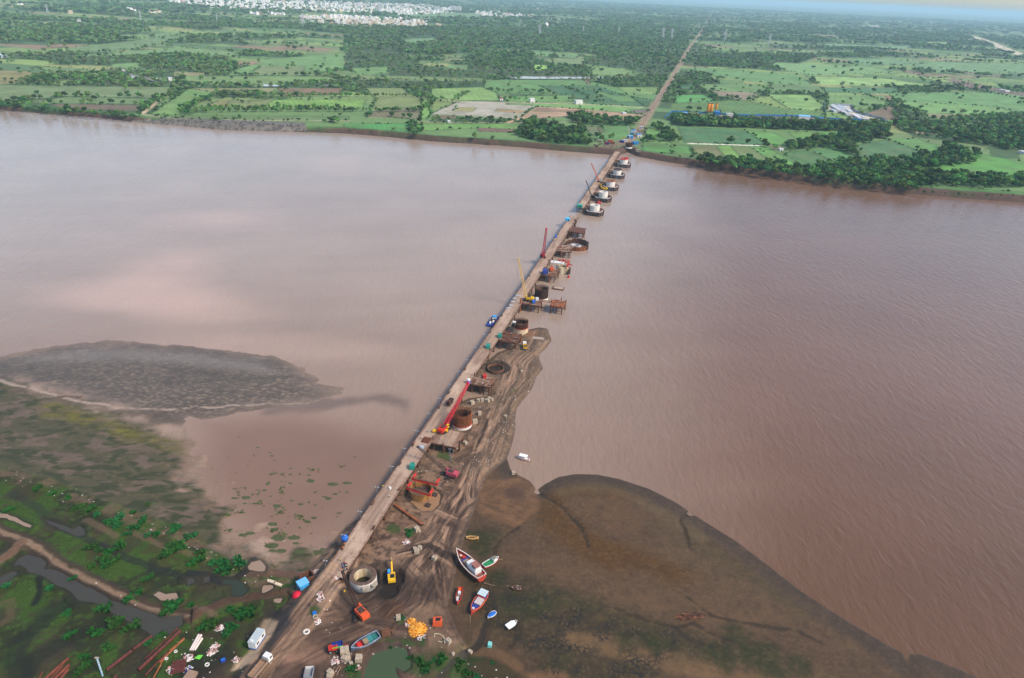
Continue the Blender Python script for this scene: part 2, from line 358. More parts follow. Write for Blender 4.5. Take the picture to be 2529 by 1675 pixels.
    mixc(col, m0 * .95, C(90, 83, 78)); bz = sstep(-3, 8, sdist(wx, wy, Pl([(-260, 862), (-20, 868), (130, 905), (270, 938), (450, 938), (740, 922), (775, 932), (650, 978), (560, 990), (480, 975), (400, 992), (330, 985), (200, 950), (60, 915), (-20, 895), (-260, 880)], z=.1)) + n_med * 14 + n_sm * 5); mixc(col, bz * .85 * (.45 + .55 * fade), C(84, 74, 66)); cov[..., 0] = np.where(bz > .5, .5, cov[..., 0]); eg = m0 * sstep(13, 0, sdl + n_sm * 5 + n_med * 6); mixc(col, eg * .6, C(122, 108, 104)); stk = fbm(X / 1.7, Y / .8, 4, 8); mixc(col, m0 * sstep(.5, .68, stk + (1 - fade) * .08) * .5 * (.3 + fbm(X / 40, Y / 25, 3, 18)), C(164, 146, 132)); mixc(col, m0 * sstep(.5, .66, fbm(X / 30, Y / 6, 4, 19)) * .3, C(70, 66, 60)); mixc(col, m0 * sstep(5, -5, Y - D(300, 835, 0)[1] - 18 * n_big) * 0 , C(70, 68, 62)); cov[..., 0] = np.where(m0 > .5, .75, cov[..., 0])
    sheen = sstep(2, 16, sh) * sstep(30, 14, sh) * sstep(-4, 6, Y - D(300, 850, 0)[1]); mixc(col, sheen * .6, C(136, 130, 130))  # wet sky sheen along the shoal's upper band, painted into the mud colour
    m1 = sstep(-6, 8, sdist(X, Y, Pl([(-300, 830), (-20, 878), (130, 918), (260, 955), (330, 985), (400, 1005), (445, 1050), (440, 1100), (545, 1165), (530, 1250), (560, 1290), (640, 1300), (700, 1235), (760, 1300), (640, 1400), (-600, 1400)], z=.3)) + n_med * 14) * (Y < 420)
    mixc(col, m1, C(84, 80, 58)); mixc(col, m1 * sstep(.48, .62, fbm(wx / 7, wy / 3.5, 6, 12)) * .85, C(110, 95, 86)); mixc(col, m1 * sstep(.5, .64, fbm(wx / 5 + 9, wy / 2.2, 6, 13)), C(62, 66, 40))
    olive = sstep(-4, 7, sdist(wx, wy, Pl([(130, 925), (260, 965), (330, 995), (400, 1012), (440, 1045), (400, 1050), (330, 1030), (250, 1000), (150, 975), (60, 940)], z=.3)) + n_med * 6)
    mixc(col, olive * .9 * (.2 + .8 * sstep(.36, .6, fbm(X / 4, Y / 1.6, 4, 29))) * (.5 + .8 * fbm(X / 18, Y / 9, 3, 30)).clip(0, 1), C(112, 108, 38))
    for pl, r_, c_ in (([(-40, 868), (60, 893), (130, 915), (200, 932), (270, 943), (350, 946), (450, 944), (600, 936), (735, 928)], 1.1, C(176, 160, 152)),):
        d_, _, _ = pdist(wx, wy, Pl(pl, z=.2)); mixc(col, (1 - sstep(.2, r_ * 1.6, d_)) * .8 * sstep(.3, .5, fbm(X / 6, Y / 6, 3, 5)), c_)
    mixc(col, (1 - sstep(.0, .2, Z)) * (sdl > -40) * (sdr < 0) * .85 * sstep(275, 262, Y), C(140, 117, 104)); mixc(col, (1 - sstep(-.02, .1, Z)) * (sdl > -40) * (sdr < 0) * .6 * sstep(262, 275, Y), C(124, 108, 100))
    # marsh behind the bank
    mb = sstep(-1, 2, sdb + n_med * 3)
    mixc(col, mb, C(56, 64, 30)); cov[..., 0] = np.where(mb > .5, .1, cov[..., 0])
    mixc(col, mb * sstep(.46, .62, fbm(wx / 14, wy / 14, 5, 21)), C(80, 86, 42)); mixc(col, mb * sstep(.5, .6, fbm(wx / 8 + 5, wy / 8, 5, 22)) * .9, C(70, 104, 30)); mixc(col, mb * sstep(.55, .7, fbm(X / 1.6, Y / 1.6, 3, 24)) * .6, C(84, 116, 40)); mixc(col, mb * sstep(.53, .66, fbm(wx / 9 - 3, wy / 9, 5, 23)) * .7, C(74, 64, 50))
    lit = np.zeros(X.shape)
    bl = (1 - sstep(1.5, 5, np.abs(sdb - 4 + n_med * 5))) * (Y > 120); mixc(col, bl * sstep(.42, .6, fbm(X / 4, Y / 4, 4, 25)) * .7, C(138, 116, 98)); lit = np.maximum(lit, bl * .55)
    def path(pts, w, c, f=D, h=0.0, z=1.0, ang=.8, k=.9):
        d_, _, _ = pdist(wx * .5 + X * .5, wy * .5 + Y * .5, [f(*p, z) for p in pts]); mm = 1 - sstep(w * .5, w * .5 + ang, d_ + n_sm * 1.2); mixc(col, mm * k, c)
        if h: Z[...] += h * (1 - sstep(w * .4, w * .5 + 2.2, d_))
        return mm
    bund = [(-30, 1215), (0, 1228), (45, 1252), (85, 1268), (150, 1310), (230, 1355), (310, 1395), (380, 1420), (440, 1425)]
    path(bund, 4.6, C(88, 68, 60), h=.9, ang=1.4, k=.8); mm = path(bund, .7, C(176, 150, 130), ang=1.1); lit = np.maximum(lit, mm * .35)
    path([(45, 1262), (20, 1285), (-20, 1310)], 3.5, C(146, 116, 96), h=.6)
    path([(440, 1430), (470, 1412), (520, 1392), (600, 1380), (665, 1372)], 3.2, C(104, 78, 64), h=.9)
    path([(560, 1330), (640, 1322), (690, 1335)], 2.5, C(104, 80, 68), h=.4)
    for a, b_ in (((303, 1234), (392, 1268)), ((200, 1205), (270, 1240)), ((395, 1262), (440, 1282)), ((440, 1400), (500, 1420)), ((540, 1330), (610, 1315))): path([a, b_], 1.6, C(140, 116, 98), k=.5, h=.3)
    path([(690, 420), (900, 510), (1060, 590), (1190, 640), (1330, 690), (1485, 745), (1560, 790)], 2.4, C(44, 50, 48), f=Z5, h=-.3, k=.7); path([(100, 60), (300, 160), (370, 260), (560, 370), (690, 400)], 2.6, C(50, 58, 50), f=Z5, h=-.2, k=.6)
    path([(600, 930), (430, 1000), (330, 1120), (180, 1250), (120, 1400), (150, 1568)], 4, C(34, 40, 32), f=Z5, h=-.3, ang=3.5, k=.65); path([(860, 1110), (720, 1170), (560, 1250), (400, 1330), (250, 1430), (200, 1568)], 3, C(36, 42, 32), f=Z5, h=-.25, ang=3, k=.6); path([(310, 760), (305, 900), (290, 960)], 1.6, C(30, 32, 30), f=Z5)
    path([(0, 960), (80, 940), (90, 1080), (20, 1120)], 2, C(120, 106, 80), f=Z5, k=.5)
    path([(690, 700), (640, 770), (560, 830), (430, 850), (330, 800), (200, 790)], 2.4, C(42, 48, 46), f=Z6, h=-.25)
    # right flats
    fr = sstep(-1, 1, sdr) * sstep(1, -2, sds) * (~(sdb > 0))
    mixc(col, fr, C(96, 81, 70)); mixc(col, fr * sstep(.42, .62, fbm(X / 18, Y / 9, 5, 41)) * .6, C(108, 92, 80))
    def zone(pts, c, k=1.0, soft=8, f=D, nz=8, z=.3):
        mm = sstep(-soft, soft, sdist(wx, wy, [f(*p, z) for p in pts]) + n_med * nz) * k; mixc(col, mm, c); return mm
    frs = (1 - sstep(3, 11, sdr + n_med * 3)) * fr
    zone([(1180, 1260), (1300, 1290), (1450, 1330), (1620, 1360), (1800, 1420), (1700, 1500), (1500, 1420), (1300, 1340), (1150, 1310)], C(112, 94, 82), .5, 10)
    zone([(1245, 1150), (1262, 1120), (1330, 1105), (1420, 1112), (1500, 1150), (1440, 1160), (1350, 1135), (1300, 1150), (1310, 1190), (1400, 1250), (1520, 1290), (1620, 1335), (1560, 1345), (1450, 1320), (1330, 1290), (1250, 1215)], C(98, 74, 36), 1.0, 5)
    zone([(1330, 1150), (1420, 1145), (1490, 1190), (1480, 1240), (1400, 1225), (1340, 1185)], C(110, 90, 76), .8, 4); zone([(1500, 1180), (1600, 1230), (1720, 1310), (1800, 1380), (1700, 1370), (1560, 1290)], C(102, 90, 76), .6, 6); zone([(1560, 1190), (1650, 1250), (1760, 1330), (1850, 1390), (1960, 1470), (1900, 1460), (1750, 1370), (1600, 1260)], C(78, 78, 56), .35, 3)
    path([(1300, 1135), (1350, 1122), (1420, 1130), (1470, 1150), (1540, 1190), (1620, 1240)], 3, C(120, 112, 98), z=.3, ang=4, k=.5)
    rim = frs * (X > -5); mixc(col, rim * .85, C(80, 71, 68)); cov[..., 0] = np.where(rim > .3, .8, cov[..., 0])
    ck = zone([(1100, 1330), (1250, 1335), (1400, 1400), (1560, 1445), (1680, 1500), (1560, 1530), (1480, 1600), (1290, 1600), (1190, 1500), (1110, 1440)], C(76, 70, 52), .85, 7)
    cov[..., 1] = np.clip(ck * 1.2, 0, 1) * fr
    path([(1330, 1480), (1400, 1490), (1470, 1508), (1540, 1530), (1620, 1545), (1760, 1590)], 4, C(140, 118, 100), z=.4, ang=4, k=.6)
    for x_, y_, r_ in ((1700, 1470, 6), (1645, 1500, 4), (1680, 1530, 5), (1650, 1512, 3), (1770, 1535, 7), (1730, 1520, 5), (1850, 1540, 5), (1780, 1505, 4), (1520, 1500, 3), (1125, 1250, 6), (1110, 1275, 4), (1150, 1330, 4), (1090, 1235, 3), (1180, 1385, 6), (1240, 1400, 5), (1450, 1490, 4), (1500, 1478, 3), (1530, 1488, 3)):
        p_ = D(x_, y_, .4); d_ = np.hypot(wx - p_[0], wy - p_[1]); mixc(col, (1 - sstep(r_ * .4, r_ * 1.5, d_ + n_sm * 4)) * .8, C(52, 62, 28))
    for pts in ([(1247, 1185), (1205, 1210), (1175, 1235), (1150, 1262), (1142, 1283)], [(1243, 1140), (1300, 1172), (1345, 1225), (1360, 1265)], [(1595, 1190), (1575, 1205), (1590, 1240), (1598, 1270)]): path(pts, .9, C(58, 50, 34), z=.3, h=-.12, ang=.7, k=.8)
    for pts in ([(1420, 1405), (1500, 1435), (1560, 1450), (1600, 1440), (1650, 1470), (1700, 1490)], [(1590, 1380), (1640, 1420), (1720, 1440), (1830, 1455), (1900, 1490)], [(1180, 1495), (1200, 1460), (1195, 1440), (1220, 1420)], [(1560, 1450), (1585, 1475), (1660, 1500)]): path(pts, .7, C(52, 46, 32), z=.3, ang=.9, k=.7)
    mixc(col, fr * ck * sstep(.5, .66, fbm(wx / 22, wy / 12, 5, 45)) * .6, C(70, 76, 42)); mixc(col, fr * sstep(.56, .64, fbm(X / 2.4, Y / 2.4, 4, 46)) * .22, C(66, 56, 42)); mixc(col, fr * sstep(.58, .66, fbm(X / 1.2 + 3, Y / 1.2, 3, 47)) * .2, C(132, 114, 98))
    # mud fan washed off the spit
    fan = zone([(1095, 1165), (1120, 1110), (1160, 1105), (1200, 1105), (1235, 1125), (1245, 1165), (1235, 1195), (1190, 1215), (1150, 1205), (1110, 1190)], C(126, 102, 86), 1, 2)
    fp = D(1085, 1150, 1); ang = np.arctan2(Y - fp[1], X - fp[0]); rr = np.hypot(X - fp[0], Y - fp[1])
    stf = fbm((ang + n_med * .35 + (rr / 60) ** 2 * .25) * 12, rr / 16, 5, 51); mixc(col, fan * sstep(.45, .66, stf) * .5, C(96, 77, 66)); mixc(col, fan * sstep(.5, .62, n_sm + .5) * .3, C(146, 120, 102)); Z += fan * (stf - .5) * .12
    zone([(1165, 1130), (1215, 1128), (1215, 1160), (1165, 1155)], C(92, 76, 72), .7, 1.5, nz=2)
    # spit and construction track
    ms = sstep(-1, 1.2, sds)
    mixc(col, ms, C(112, 90, 76)); cov[..., 0] = np.where(ms > .5, .2, cov[..., 0])
    mixc(col, ms * sstep(.45, .62, fbm(wx / 10, wy / 10, 5, 61)) * .8, C(134, 110, 94)); mixc(col, ms * sstep(.5, .64, fbm(wx / 7 + 4, wy / 7, 5, 62)) * .85, C(72, 57, 50)); mixc(col, ms * sstep(.52, .64, fbm(X / 2.2, Y / 2.2, 4, 63)) * .6, C(146, 120, 104)); mixc(col, ms * sstep(.54, .64, fbm(X / 1.7 + 9, Y / 1.7, 4, 64)) * .7, C(56, 44, 38))
    tracks = [([(1250, 775), (1230, 810), (1200, 840), (1190, 880), (1165, 930), (1140, 990), (1115, 1050), (1100, 1090), (1075, 1150), (1050, 1190), (1010, 1250), (985, 1310), (950, 1370)], 9), ([(1100, 1090), (1090, 1140), (1095, 1180)], 4), ([(1000, 1270), (960, 1320), (915, 1370), (880, 1400), (820, 1440), (720, 1490), (620, 1545), (540, 1600)], 10), ([(955, 1330), (985, 1360), (975, 1400), (935, 1430)], 6), ([(1030, 1230), (1000, 1300), (1010, 1370)], 4), ([(830, 1440), (760, 1470), (690, 1500)], 9), ([(1130, 1000), (1180, 930), (1215, 880)], 3), ([(1060, 1060), (1110, 1040), (1150, 990)], 3), ([(930, 1280), (990, 1260), (1040, 1290)], 3), ([(900, 1420), (960, 1360), (1000, 1380)], 3), ([(1000, 1180), (1060, 1200), (1095, 1160)], 3), ([(790, 1400), (850, 1440), (930, 1450)], 4)]
    for k, (pts, w_) in enumerate(tracks):
        d_, s_, t_ = pdist(wx * .3 + X * .7, wy * .3 + Y * .7, [D(*p, 1.6) for p in pts]); fo = (1 - sstep(w_ * .5, w_ * 1.25, d_ + n_med * 4)) * sstep(-1, 2, sds)
        st = fbm(s_ * .95 + 30 * k, t_ / 15, 4, 70 + k); st2 = fbm(s_ * .45 + 30 * k, t_ / 14, 3, 80 + k)
        mixc(col, fo * .55, C(104, 84, 73)); st3 = fbm(s_ * 1.9 + 7 * k, t_ / 18, 3, 180 + k); mixc(col, fo * sstep(.5, .62, st + n_sm * .25) * .9, C(58, 45, 38)); mixc(col, fo * sstep(.5, .64, st2 + n_med * .3) * .85, C(160, 132, 114)); mixc(col, fo * sstep(.54, .66, st3) * .7, C(54, 42, 36)); Z += fo * ((.5 - st) * .6 + (.5 - st3) * .3)
    mixc(col, ms * (1 - sstep(0, 2.2, sds)) * (X > -30) * .7, C(62, 54, 50))
    gv = ms * (1 - sstep(8, 18, sds + n_med * 9)) * (Y > 250); lit = np.maximum(lit, gv * .5 + ms * .05 * (fbm(X / 14, Y / 14, 3, 91) > .55)); mixc(col, gv * .5, C(108, 92, 78))
    zone([(1205, 768), (1245, 768), (1240, 778), (1205, 778)], C(128, 88, 66), .5, 1.5, z=1.2)
    # yard
    yd = [(640, 1430), (700, 1380), (760, 1330), (800, 1340), (1000, 1330), (1050, 1420), (1060, 1600), (400, 1600), (560, 1500)]
    ydm = sstep(-2, 3, sdist(X, Y, [D(*p, 2) for p in yd])); zone([(x, y) for x, y in yd], C(76, 60, 52), .7, 4, z=2)
    zone([(880, 1300), (940, 1310), (960, 1370), (900, 1400), (870, 1385), (860, 1350)], C(64, 52, 46), .8, 3, z=2); zone([(675, 1385), (720, 1400), (700, 1430), (650, 1420)], C(60, 56, 56), .8, 1.5, z=2.5, nz=2)
    zone([(660, 1520), (740, 1500), (760, 1530), (700, 1560), (620, 1580)], C(124, 98, 86), .8, 3, z=2); zone([(955, 1395), (1000, 1385), (1030, 1400), (1000, 1430), (940, 1430)], C(126, 104, 86), .7, 2, z=1.8); zone([(990, 1470), (1060, 1480), (1090, 1500), (1040, 1520), (960, 1500)], C(126, 104, 88), .7, 2, z=1.6)
    zone([(560, 1540), (640, 1510), (655, 1550), (600, 1600), (500, 1600)], C(44, 38, 36), .8, 2, z=2.3, nz=3); zone([(430, 1510), (520, 1480), (560, 1510), (480, 1568), (400, 1568)], C(40, 36, 34), .7, 4, z=1.6)
    rd = (1 - sstep(4.6, 6.2, drd + n_sm * 2.5 + 1.2 * sstep(25, 40, trd))); _, s_, t_ = pdist(wx * .2 + X * .8, wy * .2 + Y * .8, road)
    mixc(col, rd, C(116, 94, 80)); mixc(col, rd * sstep(34, 4, trd + n_med * 20), C(164, 138, 120)); st = fbm(s_ * .9, t_ / 30, 3, 95); mixc(col, rd * sstep(.5, .66, st) * .8, C(80, 62, 54)); mixc(col, rd * sstep(.52, .7, fbm(s_ * .7 + 9, t_ / 20, 3, 96)) * .7, C(146, 122, 104)); Z += rd * (.5 - st) * .25
    zone([(646, 1430), (676, 1424), (676, 1452), (640, 1490), (600, 1543), (560, 1568), (520, 1580), (575, 1545), (617, 1488)], C(52, 49, 50), .95, 1.2, z=2.6, nz=2); zone([(612, 1408), (640, 1400), (676, 1416), (672, 1424), (620, 1422)], C(60, 56, 56), .8, 1.2, z=2.4, nz=2)
    zone([(606, 1428), (625, 1424), (645, 1434), (617, 1488), (572, 1548), (540, 1548), (575, 1490)], C(184, 162, 142), .95, 1.0, z=2.4, nz=1.5)
    mixc(col, rd * sstep(40, 60, trd) * .6, C(74, 56, 48)); dk = ydm * sstep(.5, .66, fbm(wx / 9 + 2, wy / 9, 5, 97)); mixc(col, dk * (1 - rd) * .6, C(52, 42, 38))
    bp_ = [(0, 1270), (300, 1290), (430, 1240), (560, 1240), (700, 1300), (900, 1430), (1060, 1580), (1200, 1800), (-100, 1800)]
    gp = zone(bp_, C(66, 64, 42), .85, 4, f=Z8); mixc(col, gp * sstep(.5, .62, fbm(wx / 6, wy / 6, 5, 98)), C(48, 70, 28)); lit = np.maximum(lit, gp * .45)
    path([(440, 1270), (540, 1290), (660, 1300), (780, 1345), (880, 1390), (940, 1440)], 1.8, C(132, 108, 92), f=Z8, z=.6, ang=2.2, k=.6); zone([(980, 1500), (1150, 1460), (1300, 1500), (1460, 1568), (1500, 1800), (1100, 1800)], C(136, 110, 94), .9, 2, f=Z8)
    path([(90, 1600), (200, 1490), (290, 1400), (350, 1350), (420, 1290), (540, 1230), (580, 1130), (590, 1060), (640, 980)], 1.6, C(58, 54, 50), f=Z8, h=-.35, z=.6)
    ponds = [[Z7(*p, 1.6) for p in [(800, 1800), (830, 1568), (860, 1450), (900, 1370), (960, 1320), (1050, 1290), (1110, 1260), (1200, 1240), (1270, 1270), (1290, 1330), (1320, 1400), (1310, 1470), (1250, 1500), (1200, 1480), (1160, 1430), (1150, 1480), (1180, 1540), (1190, 1568), (1190, 1800)]]]
    gr = sstep(-5, -1, sdist(wx, wy, ponds[0]) + n_med * 5) * sstep(.48, .6, fbm(X / 5, Y / 5, 3, 99)); mixc(col, gr, C(46, 78, 26))
    for x_, y_, r_ in ((870, 1060, 0), (430, 1160, 0)): pass
    for x_, y_, r_ in ((1120, 30, 4), (1300, 80, 3), (350, 930, 3), (720, 1480, 4), (1400, 1420, 5), (1440, 1180, 2), (1230, 970, 2), (1620, 1380, 4)):
        p_ = Z7(x_, y_, 2); d_ = np.hypot(wx - p_[0], wy - p_[1]); mixc(col, (1 - sstep(r_ * .3, r_, d_ + n_sm * 3)) * .85, C(52, 74, 32))
    for x_, y_, r_ in ((1020, 1050, 4), (1035, 1060, 3), (965, 1055, 3), (1190, 905, 2)):
        p_ = D(x_, y_, 1); d_ = np.hypot(wx - p_[0], wy - p_[1]); mixc(col, (1 - sstep(r_ * .3, r_, d_ + n_sm * 3)) * .85, C(64, 84, 40))
    lit = np.maximum(lit, .5 * sstep(-2, 3, sdist(X, Y, [D(*p, 1.8) for p in [(380, 1440), (560, 1450), (660, 1540), (560, 1568), (380, 1568)]])) * .5); lit = np.maximum(lit, sstep(-2, 3, sdist(X, Y, [D(*p, 1.8) for p in [(930, 1410), (1040, 1430), (1060, 1520), (780, 1568), (740, 1540), (900, 1490)]])) * .4)
    cov[..., 2] = lit
    # hollows: marsh pools, well pits, flooded pits
    pools = {"p": []}
    pool_def = [(Z5, 'grey', [(105, 650), (150, 590), (230, 560), (330, 580), (370, 630), (360, 680), (420, 675), (600, 760), (760, 850), (900, 930), (1060, 980), (1200, 1030), (1340, 1070), (1490, 1060), (1490, 1130), (1400, 1200), (1250, 1230), (1160, 1170), (1000, 1080), (870, 1010), (800, 960), (640, 930), (560, 850), (430, 790), (350, 740), (280, 715), (200, 690)]),
        (Z5, 'grey', [(-40, 760), (0, 740), (100, 700), (140, 712), (60, 780), (0, 815), (-40, 830)]), (Z5, 'tan', [(-60, 190), (0, 215), (120, 255), (260, 325), (245, 345), (110, 285), (0, 255), (-60, 240)]), (Z5, 'grey', [(350, 270), (480, 310), (600, 355), (640, 330), (690, 350), (692, 395), (640, 415), (560, 385), (400, 312)]),
        (Z5, 'tan', [(1255, 890), (1290, 865), (1350, 880), (1440, 870), (1460, 910), (1440, 945), (1310, 935)]), (Z6, 'tan', [(632, 745), (660, 712), (720, 705), (765, 750), (755, 778), (700, 780), (640, 768)]), (Z6, 'green', [(440, 845), (560, 850), (600, 880), (622, 920), (590, 955), (530, 960), (512, 915), (530, 878), (450, 872)]), (Z6, 'tan', [(752, 890), (820, 882), (828, 905), (760, 940), (735, 942)]), (Z6, 'grey', [(295, 832), (345, 822), (355, 858), (300, 868)]), (Z6, 'tan', [(830, 990), (882, 985), (872, 1010), (832, 1006)]), (Z6, 'grey', [(185, 835), (230, 830), (240, 860), (195, 875)])]
    for f, kind, pts in pool_def: pools["p"].append((kind, [f(*p, 1.0) for p in pts], 1.0))
    pools["p"].append(('pond', ponds[0], 1.6)); pools["p"].append(('mud', [D(*p, 1.2) for p in [(945, 1130), (1000, 1125), (1018, 1145), (1015, 1165), (1000, 1178), (980, 1180), (965, 1172), (940, 1150)]], .75))
    for kind, pl, lv in pools["p"]:
        bx = np.array(pl); w = (X > bx[:, 0].min() - 8) & (X < bx[:, 0].max() + 8) & (Y > bx[:, 1].min() - 8) & (Y < bx[:, 1].max() + 8)
        s_ = sdist(X[w], Y[w], pl) + n_sm[w] * 1.2; Z[w] = np.where(s_ > -3, lv + .12 - np.clip((s_ + .3) * .5, -.3, .7), Z[w]); cc = col[w]; mixc(cc, sstep(-2.2, .3, s_) * .8, C(60, 52, 44)); col[w] = cc
    for u, v, r, zb in ((176.6, 10.5, 7.2, .2), (57.5, 11, 5, .25), (5.2, 9.6, 5.4, .4), (9, 19.0, 4.0, .25), (4, 20.0, 3.4, .25)):
        p_ = B(u, v); d_ = np.hypot(X - p_[0], Y - p_[1]); Z[...] = np.where(d_ < r + 5, np.minimum(Z, zb + np.clip(d_ - r + n_sm * 1.5, 0, 99) * 1.1), Z); mixc(col, (1 - sstep(r - 1, r + 3, d_ + n_sm * 2)) * .9, C(34, 28, 26))  # near-black pits: wet mud, with the shade of the hole painted in
    p_ = D(908, 1408, 2); d_ = np.hypot((X - p_[0]) , (Y - p_[1])); Z += 2.0 * np.clip(1 - d_ / 5.5, 0, 1) ** 1.2; mixc(col, (1 - sstep(3, 5.5, d_)) * .9, C(78, 55, 42))
    col *= np.clip(1 + n_sm[..., None] * .35, .6, 1.4) * np.array([1.0, .92, .78])
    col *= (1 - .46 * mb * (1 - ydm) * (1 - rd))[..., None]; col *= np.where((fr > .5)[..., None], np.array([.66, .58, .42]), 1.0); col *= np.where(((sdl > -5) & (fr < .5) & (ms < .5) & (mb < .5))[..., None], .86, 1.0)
    gq = np.random.default_rng(8)
    for k in range(75):
        px, py = gq.normal(655, 95), gq.normal(1175, 68); cx, cy = D(px, py, 0)
        if cx > -70 or py > 1290: continue
        r1 = gq.uniform(.3, .75) * (1.9 if gq.random() < .2 else 1) * (1 + max(0, (py - 1150) / 150)); w = (np.abs(X - cx) < 9) & (np.abs(Y - cy) < 6); d_ = np.hypot((X[w] - cx) / (r1 * 1.8), (Y[w] - cy) / r1) + n_sm[w] * 1.1; f_ = 1 - sstep(.4, 1.15, d_); cc = col[w]; mixc(cc, sstep(0, .15, f_), C(76, 80, 48)); col[w] = cc; Z[w] = np.maximum(Z[w], np.where(f_ > .3, .1 * f_ - .02, -9))
    und = sstep(.05, -.5, Z)[..., None]; col[...] = col * (1 - und) + np.array(C(110, 92, 80)) * und
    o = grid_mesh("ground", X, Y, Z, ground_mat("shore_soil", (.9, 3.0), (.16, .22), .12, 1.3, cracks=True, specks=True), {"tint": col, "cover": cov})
    tag(o, kind="structure")
    wm = {'grey': water_mat("pool_grey", C(74, 72, 66, .7), .08, False), 'tan': water_mat("pool_tan", C(150, 128, 110, .8), .12, False), 'green': water_mat("pool_green", C(58, 66, 56, .7), .08, False), 'pond': water_mat("pond_green", C(72, 88, 62, .75), .07, False), 'mud': water_mat("pool_mud", C(146, 112, 84, .85), .12, False)}
    for kind, pl, lv in pools["p"]:
        mb_ = MB(); mb_.add([(x, y, lv) for x, y in _grow(pl, 1.6)], [tuple(range(len(pl)))], wm[kind]); tag(mb_.build("pond"), kind="structure")
    return X, Y, Z, col, mb

def _grow(pl, d):
    a = np.array(pl); n = len(a); area = sum(a[i][0] * a[(i + 1) % n][1] - a[(i + 1) % n][0] * a[i][1] for i in range(n))
    if area < 0: a = a[::-1]
    out = []
    for i in range(n):
        e1 = a[i] - a[i - 1]; e2 = a[(i + 1) % n] - a[i]; e1 = e1 / (np.linalg.norm(e1) + 1e-9); e2 = e2 / (np.linalg.norm(e2) + 1e-9)
        nn = np.array([e1[1] + e2[1], -e1[0] - e2[0]]); nn = nn / (np.linalg.norm(nn) + 1e-6); out.append(tuple(a[i] + nn * d))
    return out

NG = near_ground()
def ground_z(x, y):
    X, Y, Z = NG[:3]; i = int(np.clip(np.searchsorted(Y[:, 0], y), 1, Y.shape[0] - 1)); j = int(np.clip(np.searchsorted(X[0], x), 1, X.shape[1] - 1))
    return float(max(Z[i, j], 0.0))

# ================================================================== river
def river():
    xs = np.concatenate([[-9000, -5000, -3000, -2200], np.linspace(-1600, -260, 180, endpoint=False), np.linspace(-260, 60, 260, endpoint=False), np.linspace(60, 1500, 180), [2200, 3000, 5000, 9000]])
    ys = np.concatenate([np.linspace(10, 200, 60, endpoint=False), np.linspace(200, 420, 220, endpoint=False), np.linspace(420, 700, 90), np.linspace(706, 2600, 110)])
    X, Y = np.meshgrid(xs, ys)
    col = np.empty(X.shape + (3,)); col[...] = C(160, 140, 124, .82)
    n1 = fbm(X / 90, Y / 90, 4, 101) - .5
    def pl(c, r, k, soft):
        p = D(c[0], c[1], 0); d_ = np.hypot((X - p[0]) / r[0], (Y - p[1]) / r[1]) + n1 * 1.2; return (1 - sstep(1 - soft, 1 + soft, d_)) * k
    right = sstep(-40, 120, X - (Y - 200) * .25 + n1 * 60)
    mixc(col, right * .95, C(116, 86, 68, .85)); mixc(col, right * (1 - sstep(170, 380, Y + X * .1)) * .9, C(102, 74, 52, .8)); mixc(col, (1 - right) * (1 - sstep(230, 520, Y)) * .9, C(148, 122, 104, .8))  # sky reflection at left and vignetting at lower right painted into the tint
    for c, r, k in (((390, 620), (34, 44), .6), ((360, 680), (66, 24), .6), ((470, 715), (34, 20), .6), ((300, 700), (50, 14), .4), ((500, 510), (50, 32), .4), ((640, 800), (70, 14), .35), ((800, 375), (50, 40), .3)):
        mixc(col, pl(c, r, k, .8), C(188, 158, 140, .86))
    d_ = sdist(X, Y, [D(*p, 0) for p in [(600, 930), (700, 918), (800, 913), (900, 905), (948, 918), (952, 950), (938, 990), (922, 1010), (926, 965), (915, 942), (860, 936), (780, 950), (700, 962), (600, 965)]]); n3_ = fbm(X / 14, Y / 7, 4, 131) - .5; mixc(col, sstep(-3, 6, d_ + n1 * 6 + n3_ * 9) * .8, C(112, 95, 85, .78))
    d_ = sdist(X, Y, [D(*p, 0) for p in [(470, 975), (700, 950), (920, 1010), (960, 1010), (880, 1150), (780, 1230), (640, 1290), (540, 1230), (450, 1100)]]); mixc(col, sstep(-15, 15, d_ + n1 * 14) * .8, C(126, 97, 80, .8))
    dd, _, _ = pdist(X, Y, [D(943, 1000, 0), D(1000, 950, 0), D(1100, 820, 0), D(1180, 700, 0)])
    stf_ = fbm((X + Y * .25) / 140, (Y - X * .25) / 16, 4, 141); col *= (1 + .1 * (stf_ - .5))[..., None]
    cov = np.zeros(X.shape + (3,)); cov[..., 0] = .8
    calm = sstep(-10, 25, d_); cov[..., 0] *= 1 - .9 * calm
    cov[..., 0] *= .7 + .2 * right
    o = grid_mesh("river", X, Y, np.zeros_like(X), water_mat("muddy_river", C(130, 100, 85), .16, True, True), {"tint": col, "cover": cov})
    tag(o, kind="structure")
river()
# ================================================================== far bank and plain
def ZP(f, pts): return [f(*p) for p in pts]
BANK = [D(x, y, 0) for x, y in [(0, 254), (100, 263), (200, 270), (300, 281), (430, 293), (520, 301), (620, 304), (720, 306), (800, 309), (900, 317), (1000, 327), (1100, 333), (1200, 340), (1300, 349), (1400, 357), (1428, 360), (1452, 352), (1475, 362), (1550, 376), (1650, 390), (1750, 404), (1850, 419), (1950, 432), (2050, 442), (2150, 452), (2250, 460), (2367, 468)]]
def _ext(a, b, k): return (a[0] + (a[0] - b[0]) * k, a[1] + (a[1] - b[1]) * k)
BANK = [(-40000, 1700), (-3000, 1500), _ext(BANK[0], BANK[3], 2.0)] + BANK + [_ext(BANK[-1], BANK[-4], 2.0), (2500, 400), (40000, -2000)]
LANDPOLY = BANK + [(60000, 60000), (-60000, 60000)]
G1, G2, G3 = (118, 148, 96), (104, 150, 84), (134, 165, 98)
